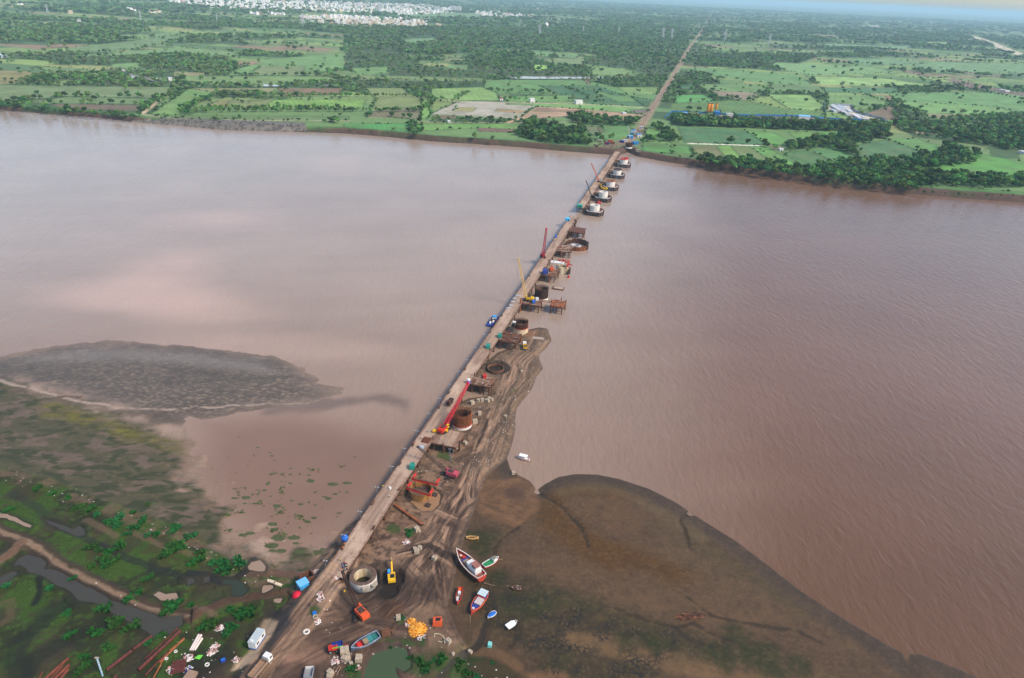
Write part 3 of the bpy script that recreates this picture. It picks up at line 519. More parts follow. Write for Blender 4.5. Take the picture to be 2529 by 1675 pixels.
FIELDS = [  # (mapper, outline, colour, row stripes)
 (Z1, [(-300, 580), (500, 592), (1185, 598), (1185, 640), (1060, 672), (440, 660), (0, 700), (-300, 700)], (116, 142, 96), 0), (Z1, [(180, 700), (470, 665), (1050, 678), (980, 715), (330, 712)], (108, 138, 88), 0), (Z1, [(340, 715), (970, 722), (975, 762), (700, 762), (400, 735)], (116, 98, 88), 0),
 (Z1, [(1030, 785), (1300, 608), (1500, 610), (1480, 680), (1240, 715), (1240, 795)], (112, 156, 84), 0), (Z1, [(1290, 605), (2000, 605), (1910, 625), (1900, 650), (1500, 640)], (136, 140, 100), 0), (Z1, [(1910, 608), (2368, 605), (2340, 650), (1960, 660)], (132, 108, 90), 0),
 (Z1, [(1400, 740), (1500, 690), (1600, 685), (1800, 740)], (138, 138, 88), 0), (Z1, [(1580, 690), (1900, 685), (1830, 740), (1550, 740)], (124, 140, 86), 0), (Z1, [(1890, 685), (2520, 682), (2500, 735), (1800, 738)], (122, 172, 76), 1),
 (Z1, [(1630, 425), (1790, 420), (1740, 445), (1640, 448)], (168, 134, 112), 0), (Z1, [(1850, 403), (2368, 372), (2368, 470), (2100, 520), (1560, 515), (1640, 470), (1760, 440)], (110, 158, 92), 0), (Z1, [(1800, 455), (2100, 455), (2080, 515), (1700, 515)], (124, 146, 98), 0), (Z1, [(450, 330), (1250, 240), (1290, 270), (900, 340), (500, 370)], (112, 148, 96), 0), (Z1, [(500, 380), (900, 350), (1230, 325), (1700, 365), (1600, 385), (1200, 372), (800, 392)], (118, 158, 100), 0), (Z1, [(820, 240), (1240, 220), (1240, 245), (820, 275)], (116, 152, 92), 1), (Z1, [(780, 440), (960, 430), (960, 470), (880, 490), (760, 460)], (116, 160, 96), 0), (Z1, [(1250, 520), (2250, 525), (2368, 560), (1900, 580), (1300, 580)], (118, 156, 92), 0), (Z1, [(1200, 490), (1500, 505), (1350, 525), (1170, 520)], (150, 150, 110), 0), (Z1, [(-100, 480), (200, 490), (270, 530), (90, 575), (-100, 590)], (140, 138, 88), 0), (Z1, [(340, 570), (480, 545), (560, 560), (420, 590)], (122, 152, 84), 0), (Z1, [(240, 455), (560, 470), (760, 510), (300, 490)], (112, 146, 92), 0),
 (Z1, [(1050, 790), (2400, 800), (2400, 830), (1100, 810)], (98, 132, 78), 0),
 (Z2, [(150, 605), (400, 605), (530, 680), (545, 760), (520, 820), (150, 815), (220, 690)], (128, 150, 92), 1), (Z2, [(190, 765), (545, 725), (520, 820), (140, 800)], (122, 118, 92), 1), (Z2, [(535, 690), (580, 690), (600, 780), (560, 825), (520, 815)], (118, 172, 84), 0), (Z2, [(600, 610), (960, 600), (1050, 640), (1070, 690), (850, 690), (600, 690)], (128, 170, 92), 0), (Z2, [(970, 550), (1630, 545), (1880, 600), (2180, 600), (2150, 660), (2120, 700), (1880, 700), (1560, 655), (1050, 640), (960, 600)], (98, 148, 84), 0),
 (Z2, [(1340, 590), (1480, 590), (1780, 695), (1500, 655)], (66, 118, 80), 1), (Z2, [(1495, 590), (1600, 590), (1880, 695), (1795, 695)], (70, 122, 82), 1), (Z2, [(1625, 590), (1740, 590), (1930, 660), (1850, 655)], (66, 116, 78), 1), (Z2, [(1650, 700), (2060, 705), (2060, 730), (1680, 720)], (76, 126, 84), 1), (Z2, [(1640, 545), (1690, 545), (1700, 585), (1680, 585)], (130, 112, 96), 0), (Z2, [(1880, 600), (2180, 600), (2150, 650), (1960, 655)], (120, 158, 88), 0), (Z2, [(1960, 660), (2130, 690), (2050, 720)], (62, 112, 70), 0), (Z2, [(1110, 665), (1560, 655), (1600, 690), (1260, 705), (1100, 700)], (108, 160, 88), 1), (Z2, [(1250, 712), (1700, 720), (2080, 735), (1990, 775), (1330, 735)], (118, 168, 90), 0), (Z2, [(605, 695), (770, 700), (640, 760), (600, 770)], (124, 152, 84), 0),
 (Z2, [(780, 700), (1110, 702), (1120, 720), (1330, 728), (1260, 765), (1210, 820), (1000, 805), (590, 785)], (172, 170, 164), 0), (Z2, [(790, 738), (910, 742), (880, 765), (740, 762)], (158, 156, 96), 0), (Z2, [(1060, 745), (1260, 762), (1200, 780), (1040, 765)], (176, 146, 112), 0), (Z2, [(1330, 732), (1600, 745), (2060, 790), (2040, 825), (1890, 825), (1700, 790), (1250, 820), (1210, 810), (1270, 765)], (182, 150, 128), 0), (Z2, [(1340, 745), (1700, 765), (1650, 775), (1300, 765)], (150, 122, 104), 0), (Z2, [(600, 795), (720, 795), (900, 815), (620, 815)], (128, 98, 86), 0), (Z2, [(1950, 750), (2090, 755), (2090, 780), (2010, 775)], (118, 110, 112), 0), (Z2, [(1950, 800), (2060, 800), (2050, 825), (1970, 815)], (205, 195, 185), 0),
 (Z2, [(0, 850), (450, 850), (440, 905), (0, 880)], (80, 162, 80), 0), (Z2, [(530, 850), (920, 850), (1260, 855), (1250, 890), (920, 880), (540, 900)], (108, 160, 78), 0), (Z2, [(915, 878), (1240, 890), (1230, 914), (920, 905)], (122, 98, 86), 0), (Z2, [(1660, 870), (1960, 865), (1990, 900), (1960, 960), (1830, 975), (1700, 930)], (94, 146, 82), 0), (Z2, [(1640, 870), (1760, 868), (1800, 900), (1720, 935)], (112, 126, 92), 0), (Z2, [(1310, 445), (1400, 450), (1400, 485), (1305, 480)], (150, 208, 84), 0), (Z2, [(700, 400), (860, 410), (820, 430), (680, 420)], (132, 132, 92), 0), (Z2, [(400, 270), (620, 260), (650, 290), (430, 310)], (112, 156, 104), 0), (Z2, [(1290, 345), (1640, 380), (1600, 400), (1300, 380)], (112, 160, 104), 0), (Z2, [(1430, 400), (1660, 405), (1640, 440), (1440, 450)], (124, 150, 102), 0), (Z2, [(60, 470), (300, 460), (300, 500), (80, 520)], (112, 160, 92), 0), (Z2, [(280, 520), (960, 540), (960, 560), (300, 555)], (122, 150, 92), 0), (Z2, [(720, 445), (860, 450), (850, 480), (700, 475)], (114, 158, 96), 0), (Z2, [(1700, 460), (1900, 470), (2000, 500), (1880, 530), (1700, 530)], (122, 162, 96), 0), (Z2, [(240, 80), (1000, 95), (1000, 125), (480, 130)], (120, 158, 112), 0),
 (Z3, [(-60, 712), (240, 697), (450, 690), (700, 740), (980, 770), (985, 812), (600, 792), (380, 785), (-60, 770)], (104, 148, 80), 2), (Z3, [(460, 688), (580, 665), (720, 735), (985, 765), (985, 772), (700, 745)], (150, 180, 92), 2), (Z3, [(170, 625), (450, 630), (570, 655), (450, 690), (250, 665)], (146, 132, 118), 0), (Z3, [(-40, 655), (160, 652), (240, 695), (-40, 710)], (90, 170, 88), 0), (Z3, [(590, 650), (900, 655), (990, 730), (960, 765), (740, 740)], (130, 176, 98), 0), (Z3, [(900, 530), (1400, 540), (1800, 600), (1500, 600), (950, 580)], (146, 190, 112), 0), (Z3, [(970, 600), (1500, 610), (1500, 645), (1000, 640)], (76, 132, 88), 0), (Z3, [(1420, 640), (2500, 640), (2500, 770), (2100, 780), (1500, 700)], (104, 158, 92), 0), (Z3, [(1000, 650), (1400, 660), (1440, 720), (1300, 760), (1010, 725)], (112, 156, 88), 0), (Z3, [(1500, 700), (2200, 735), (2350, 800), (1700, 800)], (116, 166, 92), 0), (Z3, [(640, 560), (960, 590), (1000, 640), (600, 640)], (104, 142, 86), 0), (Z3, [(100, 580), (620, 580), (590, 645), (160, 620)], (108, 152, 88), 0), (Z3, [(0, 590), (80, 585), (100, 610), (0, 612)], (62, 118, 76), 0), (Z3, [(100, 460), (800, 520), (900, 580), (620, 580), (100, 500)], (104, 156, 92), 1), (Z3, [(640, 430), (1300, 460), (1540, 500), (900, 520), (640, 470)], (120, 168, 104), 1),
 (Z3, [(1100, 400), (1500, 410), (1700, 440), (1300, 450)], (112, 160, 108), 0), (Z3, [(1500, 420), (2400, 440), (2400, 500), (1750, 500)], (112, 158, 104), 1), (Z3, [(1640, 290), (1900, 295), (1860, 315), (1640, 310)], (150, 190, 110), 0), (Z3, [(1000, 300), (1600, 320), (1500, 340), (1000, 330)], (116, 160, 112), 0), (Z3, [(1240, 790), (1440, 730), (1500, 760), (1640, 830), (1450, 850), (1380, 820)], (132, 112, 100), 0), (Z3, [(1540, 478), (1750, 520), (1700, 532), (1540, 495)], (138, 118, 108), 0), (Z3, [(1820, 550), (1880, 540), (2200, 610), (2190, 630), (1960, 600)], (132, 112, 108), 0), (Z3, [(2150, 620), (2400, 640), (2400, 670), (2180, 640)], (122, 110, 104), 0), (Z3, [(1880, 480), (2240, 520), (2200, 535), (1860, 495)], (128, 124, 108), 0), (Z3, [(1700, 780), (2050, 790), (2000, 830), (1680, 830)], (140, 146, 104), 0),
 (Z3, [(-20, 782), (380, 795), (840, 800), (1160, 825), (1160, 850), (830, 850), (300, 832), (-40, 815)], (134, 118, 110), 0), (Z3, [(460, 790), (740, 802), (720, 840), (480, 835)], (88, 84, 86), 0), (Z3, [(1000, 730), (1180, 730), (1200, 770), (1400, 830), (1240, 832), (1010, 760)], (190, 182, 174), 0), (Z3, [(1010, 770), (1060, 770), (1240, 825), (1100, 820)], (124, 166, 92), 0), (Z3, [(990, 720), (1010, 760), (1130, 830), (1000, 820)], (120, 162, 92), 0),
 (Z3, [(-20, 868), (420, 895), (660, 920), (600, 988), (540, 1000), (30, 985)], (78, 130, 84), 3), (Z3, [(440, 895), (640, 915), (760, 970), (690, 1000), (590, 990)], (102, 162, 82), 0), (Z3, [(740, 910), (900, 905), (960, 950), (800, 960)], (108, 158, 76), 0), (Z3, [(930, 905), (1220, 910), (1150, 950), (1000, 950)], (96, 158, 82), 0), (Z3, [(-60, 985), (60, 1000), (110, 1085), (-60, 1060)], (108, 140, 82), 0), (Z3, [(70, 1000), (260, 1005), (330, 1110), (130, 1075)], (122, 128, 86), 1), (Z3, [(250, 1005), (360, 1005), (440, 1110), (330, 1110)], (118, 174, 76), 0), (Z3, [(350, 1005), (520, 1010), (700, 1125), (440, 1112)], (116, 140, 86), 1), (Z3, [(480, 1010), (600, 1010), (850, 1165), (690, 1150)], (104, 166, 80), 1), (Z3, [(580, 985), (690, 1005), (720, 1040), (650, 1030)], (124, 122, 92), 0),
 (Z3, [(700, 1050), (870, 1035), (1090, 1130), (870, 1165)], (84, 132, 82), 3), (Z3, [(885, 1030), (1060, 1015), (1290, 1112), (1105, 1135)], (90, 144, 84), 3), (Z3, [(1200, 1000), (1420, 960), (1700, 1060), (1640, 1112), (1280, 1105)], (84, 130, 84), 3), (Z3, [(1430, 955), (1640, 960), (1830, 1020), (1800, 1080), (1700, 1060)], (98, 156, 82), 0), (Z3, [(1640, 960), (2120, 1015), (2100, 1040), (1840, 1010)], (118, 142, 96), 0), (Z3, [(1560, 1180), (2060, 1060), (2500, 1140), (2500, 1215), (1750, 1205)], (92, 158, 72), 0), (Z3, [(2240, 895), (2450, 905), (2450, 930), (2260, 920)], (106, 158, 86), 0), (Z3, [(1680, 1270), (2450, 1330), (2450, 1360), (1900, 1350)], (88, 140, 68), 0),
 (Z2, [(2060, 870), (2120, 865), (2230, 930), (2200, 945), (2080, 930)], (104, 160, 80), 0), (Z2, [(2040, 985), (2368, 1000), (2400, 1060), (2060, 1050)], (90, 148, 76), 0)]
WOODS = [(Z1, [(960, 440), (1180, 385), (1620, 445), (1640, 480), (1380, 505), (1100, 500), (970, 465)]), (Z1, [(280, 500), (860, 520), (1090, 575), (1060, 600), (560, 590), (160, 580)]), (Z1, [(1120, 560), (1400, 545), (1750, 590), (1280, 605)]), (Z1, [(1860, 590), (2400, 570), (2400, 605), (1880, 605)]),
 (Z2, [(0, 350), (350, 340), (560, 470), (320, 520), (310, 470), (0, 480)]), (Z2, [(0, 560), (960, 565), (960, 600), (0, 605)]), (Z2, [(320, 480), (1100, 490), (1100, 540), (320, 530)]), (Z2, [(840, 370), (1300, 380), (1460, 480), (1700, 480), (1650, 530), (860, 520)]), (Z2, [(1630, 400), (2368, 330), (2300, 460), (2230, 540), (2100, 520), (1900, 460), (1640, 440)]), (Z2, [(0, 190), (2368, 190), (2368, 330), (1700, 370), (1200, 340), (0, 340)]),
 (Z2, [(1250, 830), (1650, 885), (1700, 960), (1690, 1000), (1400, 985), (1180, 940)]), (Z2, [(1520, 790), (1640, 785), (1900, 830), (2040, 830), (2000, 865), (1600, 860)]), (Z2, [(600, 815), (1130, 820), (1500, 835), (1250, 850), (600, 845)]),
 (Z3, [(-60, 808), (300, 835), (800, 852), (1450, 870), (1420, 962), (1100, 905), (600, 890), (-60, 865)]), (Z3, [(720, 1010), (760, 985), (960, 952), (1300, 925), (1320, 970), (1150, 1000), (1210, 1060), (1270, 1090), (1200, 1080), (1000, 1010), (760, 1040)]), (Z3, [(100, 1085), (450, 1125), (870, 1165), (1320, 1105), (1500, 1110), (1520, 1160), (1760, 1205), (2500, 1225), (2500, 1290), (1700, 1285), (1650, 1320), (900, 1240), (140, 1135)]), (Z3, [(1520, 1110), (1760, 1080), (1840, 1010), (2060, 1080), (2040, 1125), (1880, 1150), (1560, 1165)]), (Z3, [(1450, 780), (1500, 740), (1700, 800), (1680, 832), (1500, 850)]), (Z3, [(1440, 845), (1750, 830), (2500, 790), (2500, 1060), (2120, 1010), (1600, 945)]), (Z3, [(-40, 360), (980, 380), (700, 485), (-40, 450)]), (Z3, [(-40, 500), (180, 505), (230, 555), (-40, 555)]), (Z3, [(2100, 990), (2300, 950), (2350, 1090), (2150, 1090)])]
PALMS = [(Z2, [(0, 350), (350, 340), (560, 470), (1100, 490), (1650, 520), (1600, 540), (300, 530), (300, 480), (0, 480)]), (Z2, [(0, 555), (960, 550), (960, 600), (0, 605)]), (Z1, [(1250, 300), (1700, 290), (1650, 330), (1250, 325)]), (Z1, [(850, 300), (1120, 300), (1110, 340), (800, 345)]), (Z2, [(1640, 440), (2000, 400), (2250, 520), (1800, 560)])]
ROADS = [(Z1, [(975, 785), (1040, 735), (1100, 682)], 5, (176, 160, 142)), (Z1, [(975, 785), (1100, 805), (1300, 820), (1700, 827), (2100, 826), (2400, 830)], 4, (158, 150, 132)), (Z2, [(600, 690), (1200, 708), (1700, 718), (2060, 738)], 4, (186, 174, 158)), (Z2, [(520, 838), (1150, 845), (1500, 838), (1900, 828), (2050, 850)], 3.5, (150, 132, 116)), (Z2, [(1130, 842), (1230, 808)], 5, (186, 156, 132)),
 (Z3, [(1420, 855), (1560, 890), (1660, 910), (1850, 925), (1960, 960)], 6, (176, 148, 128)), (Z3, [(60, 988), (330, 996), (540, 1003)], 3.0, (232, 230, 230)), (Z3, [(1640, 915), (1780, 920), (1950, 958)], 9, (196, 178, 166))]
HIGH = [Z3(2000, 248), Z3(2130, 290), Z3(2300, 362), Z3(2500, 430)]
MAINROAD = [B(790, -1)[:2], B(840, -1)[:2], Z2(1990, 945), Z2(2050, 862), Z2(2082, 808), Z2(2112, 758), Z2(2168, 670), Z2(2258, 530), Z2(2300, 460), Z2(2368, 340), D(1610, 90, 7), D(1628, 62, 7), D(1642, 38, 7), D(1650, 20, 7)]
HEDGE_Q = 1

def wood_density(x, y):
    """0..1 tree cover of the open plain from noise; fields and named woods override it"""
    r = np.hypot(x, y); a = fbm(x / 330, y / 170, 4, 201); b = fbm(x / 90, y / 60, 3, 202)
    rightness = sstep(.05, .45, x / np.maximum(y, 1)); t = .485 + .12 * rightness * sstep(6000, 1500, r) + .25 * sstep(1300, 1050, r)
    d = sstep(t - .04, t + .05, a * .75 + b * .25)
    for f, pl in WOODS:
        P_ = ZP(f, pl); bx = np.array(P_)
        w = (x > bx[:, 0].min() - 40) & (x < bx[:, 0].max() + 40) & (y > bx[:, 1].min() - 40) & (y < bx[:, 1].max() + 40)
        if w.any():
            q = inside(x[w] + (b[w] - .5) * 20, y[w] + (b[w] - .5) * 20, P_); dw = d[w]; dw[q] = np.maximum(dw[q], .9); d[w] = dw
    for f, pl, c_, s_ in FIELDS:
        P_ = ZP(f, pl); bx = np.array(P_)
        w = (x > bx[:, 0].min()) & (x < bx[:, 0].max()) & (y > bx[:, 1].min()) & (y < bx[:, 1].max())
        if w.any(): dw = d[w]; dw[inside(x[w], y[w], P_)] = 0; d[w] = dw
    for pts, wd in ((MAINROAD, 9), (HIGH, 45)):
        w = (x > min(p[0] for p in pts) - 80) & (x < max(p[0] for p in pts) + 80) & (y < max(p[1] for p in pts) + 80)
        if w.any(): dd = pdist(x[w], y[w], pts)[0]; dw = d[w]; dw[dd < wd] = 0; d[w] = dw
    return d

def far_land():
    th = np.linspace(R_(-64), R_(64), 1250); rr = np.concatenate([np.geomspace(560, 2600, 520), np.geomspace(2600, 60000, 260)[1:]])
    TH, RR = np.meshgrid(th, rr); X = RR * np.sin(TH); Y = RR * np.cos(TH)
    sd = np.full(X.shape, 400.0); nearm = RR < 2300
    sd[nearm] = sdist(X[nearm], Y[nearm], LANDPOLY); 
    far_in = inside(X, Y, LANDPOLY); sd = np.where(far_in, np.maximum(sd, .01), np.minimum(sd, -.01))
    n1 = fbm(X / 60, Y / 60, 4, 301); n2 = fbm(X / 14, Y / 14, 4, 302); n3 = fbm(X / 400, Y / 400, 3, 303)
    left = sstep(-150, -350, X)
    edge = sd + (n2 - .5) * 5 * (1 + left)
    Z = np.where(sd > -30, 6.8 * sstep(-1, 5 + 9 * left, edge) - 1.6 * sstep(2, -6, sd), -3.0)
    Z += sstep(30, 200, sd) * (n3 - .5) * 4 * sstep(900, 2500, RR)
    Z[rr > 12000] += (n3[rr > 12000] - .5) * 6
    wd = wood_density(X, Y)
    col = np.empty(X.shape + (3,)); col[...] = C(104, 136, 88, .8)
    # patchwork of plots on the plain
    a_ = R_(-14); U = (X * math.cos(a_) + Y * math.sin(a_)); V = (-X * math.sin(a_) + Y * math.cos(a_)) + (n3 - .5) * 160
    cu = U / 190 + .5 * np.floor(V / 85); cv = V / 85; iu, iv = np.floor(cu), np.floor(cv); h1 = _h(iu, iv, 5); h2 = _h(iu, iv, 6)
    pal = [(110, 138, 88), (122, 148, 92), (98, 132, 82), (132, 158, 96), (118, 134, 92), (88, 118, 80), (144, 154, 104), (140, 122, 104)]
    idx = np.minimum((h1 * 8).astype(int), 7); idx = np.where((idx == 7) & (h2 < .5), 1, idx)
    parr = np.array([C(*p, .8) for p in pal]); gen = sstep(1250, 1500, RR)
    col = col * (1 - gen[..., None]) + parr[idx] * gen[..., None]
    fu, fv = np.minimum(cu - iu, 1 - cu + iu) * 190, np.minimum(cv - iv, 1 - cv + iv) * 85
    mixc(col, (np.minimum(fu, fv) < 3.5 + RR / 1500) * gen * .7 * (h2 < .75), C(62, 92, 62, .8))
    for f, pl, c_, s_ in FIELDS:
        P_ = ZP(f, pl); bx = np.array(P_)
        w = (X > bx[:, 0].min() - 5) & (X < bx[:, 0].max() + 5) & (Y > bx[:, 1].min() - 5) & (Y < bx[:, 1].max() + 5)
        if not w.any(): continue
        x, y = X[w], Y[w]; q = inside(x + (n2[w] - .5) * 4, y + (n2[w] - .5) * 4, P_); cc = np.empty((len(x), 3)); cc[...] = C(*c_, .74); cc = cc + (cc.mean(1, keepdims=True) - cc) * .16
        cc *= (1 + (fbm(x / 35, y / 35, 4, 311) - .5)[:, None] * .42)
        ra = 6.28 * ((abs(P_[0][0]) * .013) % 1.0); pe = 5 + 9 * ((abs(P_[0][1]) * .017) % 1.0); cc *= (1 + .09 * np.sin((x * math.cos(ra) + y * math.sin(ra)) * 6.28 / pe + 3 * n2[w]))[:, None]; pt = sstep(.52, .62, fbm(x / 22, y / 22, 4, 315))[:, None] * .3; cc = cc * (1 - pt) + np.array(C(112, 118, 84, .74)) * pt
        if s_ == 1: cc *= (1 + .12 * np.sin((x * .93 + y * .37) * 2 * math.pi / 9))[:, None]
        if s_ == 2:
            st = (np.sin((x * .86 - y * .5) * 2 * math.pi / 7.5) > .1)[:, None]; cc = np.where(st, cc * np.array([.5, .58, .6]), cc * 1.12)
        if s_ == 3: cc *= (1 + .5 * (fbm(x / 4, y / 9, 3, 312) - .5))[:, None]
        t = col[w]; t[q] = cc[q]; col[w] = t
        if s_ != 2 and RR[w].min() < 1700:   # field margin
            w2 = w & (RR < 1900); dd = pdist(X[w2], Y[w2], P_, True)[0]; t = col[w2]; mixc(t, (1 - sstep(1, 3.2, dd)) * .55, C(58, 88, 52, .8)); col[w2] = t
    mixc(col, sstep(.3, .7, wd) * .85, C(62, 90, 58, .8))
    for f, pts, w_, c_ in ROADS:
        P_ = ZP(f, pts); bx = np.array(P_); w = (X > bx[:, 0].min() - 30) & (X < bx[:, 0].max() + 30) & (Y > bx[:, 1].min() - 30) & (Y < bx[:, 1].max() + 30)
        dd = pdist(X[w], Y[w], P_)[0]; t = col[w]; mixc(t, 1 - sstep(w_ * .5, w_ * .5 + 2, dd), C(*c_)); col[w] = t
    w = (X > 60) & (X < 3000); dd, s_, t_ = pdist(X[w], Y[w], MAINROAD); t = col[w]; rw = 3.2 + 1.6 * sstep(1100, 1900, RR[w])
    mixc(t, 1 - sstep(rw, rw + 4, dd + (n2[w] - .5) * 9), C(150, 132, 118)); mixc(t, (np.abs(s_) < 1.6) * .5, C(108, 90, 80)); mixc(t, (1 - sstep(rw, rw + 14, dd + (n2[w] - .5) * 24)) * (n2[w] > .5) * (RR[w] < 1500) * .8, C(128, 108, 98)); col[w] = t
    w = (X > 1200) & (RR > 1500); dd = pdist(X[w], Y[w], HIGH)[0]; t = col[w]; mixc(t, 1 - sstep(24, 34, dd), C(206, 194, 182)); mixc(t, (dd < 4) * .8, C(110, 130, 104)); col[w] = t
    # landing of the trestle and the worked bank
    for p, r, c_ in ((B(838, 4)[:2], 24, (126, 106, 96)), (B(812, -20)[:2], 24, (120, 98, 84)), (B(800, 20)[:2], 14, (122, 98, 86)), (B(872, 8)[:2], 18, (128, 108, 98))):
        w = (np.abs(X - p[0]) < 80) & (np.abs(Y - p[1]) < 80); dd = np.hypot(X[w] - p[0], Y[w] - p[1]) + (n2[w] - .5) * 26; t = col[w]; mixc(t, 1 - sstep(r * .7, r * 1.15, dd), C(*c_)); col[w] = t
    bkc = (1 - sstep(7.5, 11, edge + (n1 - .5) * 6)) * (sd < 40); t = np.empty_like(col); t[...] = C(84, 66, 60, .8); t *= (1 + .7 * (fbm(X / 30, Z * 1.5 + X / 80, 4, 320) - .5))[..., None]
    col = col * (1 - bkc[..., None]) + t * bkc[..., None]
    mixc(col, bkc * sstep(.5, .62, n1) * (.35 + .5 * left), C(52, 78, 44, .8)); mixc(col, (bkc < .5) * (1 - sstep(9, 24, edge)) * .6, C(62, 104, 54, .8))
    mixc(col, (1 - sstep(.3, 2.0, Z)) * (sd < 30), C(70, 57, 52, .8))
    for pl in ([(880, 822), (1290, 838), (1300, 872), (900, 848)], [(1290, 832), (2110, 862), (2110, 895), (1290, 884)]):
        P_ = ZP(Z1, pl); P_ = [Z1(*p, 3.0) for p in pl]; w = (X < 0) & (RR < 1600); t = col[w]; mixc(t, inside(X[w] + (n2[w] - .5) * 5, Y[w], P_) * 1.0, C(112, 108, 108)); t2 = vnoise(X[w] / 2.2, Y[w] / 2.2, 77); mixc(t, inside(X[w], Y[w], P_) * (t2 > .55) * .7, C(60, 58, 60)); col[w] = t
    col *= (1 + (n2[..., None] - .5) * .28) * np.array([1.09, 1.03, .85])
    cov = np.zeros(X.shape + (3,))
    o = grid_mesh("plain", X, Y, Z, ground_mat("plain_soil", (.03, .5), (.12, .15), .25, .5), {"tint": col, "cover": cov}); tag(o, kind="structure")
    wm = water_mat("still_water", C(176, 168, 160, .7), .1, False)
    for f, pl in ((Z1, [(880, 505), (960, 508), (1040, 535), (1110, 545), (1090, 573), (1000, 550), (890, 540)]), (Z1, [(-60, 350), (0, 368), (40, 385), (75, 400), (0, 410), (-60, 412)]), (Z1, [(1810, 584), (1930, 590), (1920, 600), (1815, 600)]), (Z1, [(2230, 582), (2310, 590), (2240, 600)]), (Z2, [(1120, 528), (1300, 532), (1780, 534), (1780, 545), (1300, 548), (1130, 545)])):
        mb = MB(); mb.add([(x, y, 8.1 + .0008 * max(0, math.hypot(x, y) - 1200)) for x, y in _grow(ZP(f, pl), .1)], [tuple(range(len(pl)))], wm); tag(mb.build("pond"), kind="structure")
far_land()
# ================================================================== trees
def leaf_mat(name, col, var=.45):
    m = bpy.data.materials.new(name); m.use_nodes = True; n = m.node_tree.nodes; L = m.node_tree.links; b = n["Principled BSDF"]
    b.inputs["Roughness"].default_value = .75; b.inputs["Specular IOR Level"].default_value = .15
    oi = n.new("ShaderNodeObjectInfo"); ge = n.new("ShaderNodeNewGeometry")
    no = n.new("ShaderNodeTexNoise"); no.inputs["Scale"].default_value = .55; no.inputs["Detail"].default_value = 3; L.new(ge.outputs["Position"], no.inputs["Vector"])
    hs = n.new("ShaderNodeHueSaturation"); hs.inputs["Color"].default_value = (*col, 1)
    r1 = n.new("ShaderNodeMapRange"); r1.inputs[3].default_value = .46; r1.inputs[4].default_value = .53; L.new(oi.outputs["Random"], r1.inputs[0]); L.new(r1.outputs[0], hs.inputs["Hue"])
    mu = n.new("ShaderNodeMath"); mu.operation = 'MULTIPLY'; r2 = n.new("ShaderNodeMapRange"); r2.inputs[3].default_value = 1 - var; r2.inputs[4].default_value = 1 + var; L.new(oi.outputs["Random"], r2.inputs[0])
    r3 = n.new("ShaderNodeMapRange"); r3.inputs[1].default_value = .3; r3.inputs[2].default_value = .7; r3.inputs[3].default_value = .65; r3.inputs[4].default_value = 1.35; L.new(no.outputs[0], r3.inputs[0])
    L.new(r2.outputs[0], mu.inputs[0]); L.new(r3.outputs[0], mu.inputs[1]); L.new(mu.outputs[0], hs.inputs["Value"]); L.new(hs.outputs[0], b.inputs["Base Color"])
    return m
LEAF = leaf_mat("leaf_dark", C(58, 92, 48, .85)); LEAF2 = leaf_mat("leaf_mid", C(92, 128, 62, .88)); LEAF3 = leaf_mat("leaf_pale", C(110, 136, 88, .85)); PALM = leaf_mat("leaf_palm", C(140, 154, 120, .85)); WEED = leaf_mat("leaf_marsh", C(44, 108, 46, .8), .2); BARK = M("bark", C(92, 78, 64), .9)
def crown_mesh(name, seed, mat, n=260, rx=4.6, rz=3.6, zc=5.6, leaf=1.05, lobes=7, flat=0.35):
    """leaf clumps spread through several uneven lobes"""
    g = np.random.default_rng(seed); L = []
    for k in range(lobes):
        a = g.uniform(0, 6.28); r = rx * (.25 + .42 * g.random()); L.append((math.cos(a) * r, math.sin(a) * r, zc + g.uniform(-.45, .55) * rz, rx * g.uniform(.36, .58)))
    L.append((0, 0, zc + rz * .2, rx * .6)); vs = []; fs = []
    for i in range(n):
        lx, ly, lz, lr = L[g.integers(len(L))]; d = g.normal(size=3); d /= np.linalg.norm(d); d[2] = d[2] * .8 + .12
        p = np.array([lx, ly, lz]) + d * lr * (g.random() ** .3) * np.array([1, 1, .85])
        nn = d + g.normal(size=3) * .45; nn /= np.linalg.norm(nn); t = np.cross(nn, g.normal(size=3)); t /= np.linalg.norm(t); b = np.cross(nn, t); s = leaf * g.uniform(.6, 1.35); o = len(vs)
        for sx, sy in ((-1, -.6), (.2, -1), (1, .3), (-.1, 1)): vs.append(tuple(p + (t * sx + b * sy) * s))
        fs.append((o, o + 1, o + 2, o + 3))
    me = bpy.data.meshes.new(name); me.from_pydata(vs, [], fs); me.materials.append(mat); me.update(); return me
def trunk_mesh(name, seed, h=5.0, r=.28):
    g = random.Random(seed); mb = MB(); top = (g.uniform(-.3, .3), g.uniform(-.3, .3), h * .62); mb.tube((0, 0, -.4), top, r, BARK, 7, r * .7)
    for k in range(4):
        a = k * 1.57 + g.uniform(-.4, .4); mb.tube(top, (math.cos(a) * h * .4, math.sin(a) * h * .4, h * g.uniform(.95, 1.2)), r * .5, BARK, 5, r * .2)
    o = mb.build("trunk"); me = o.data; bpy.data.objects.remove(o); me.name = name; return me
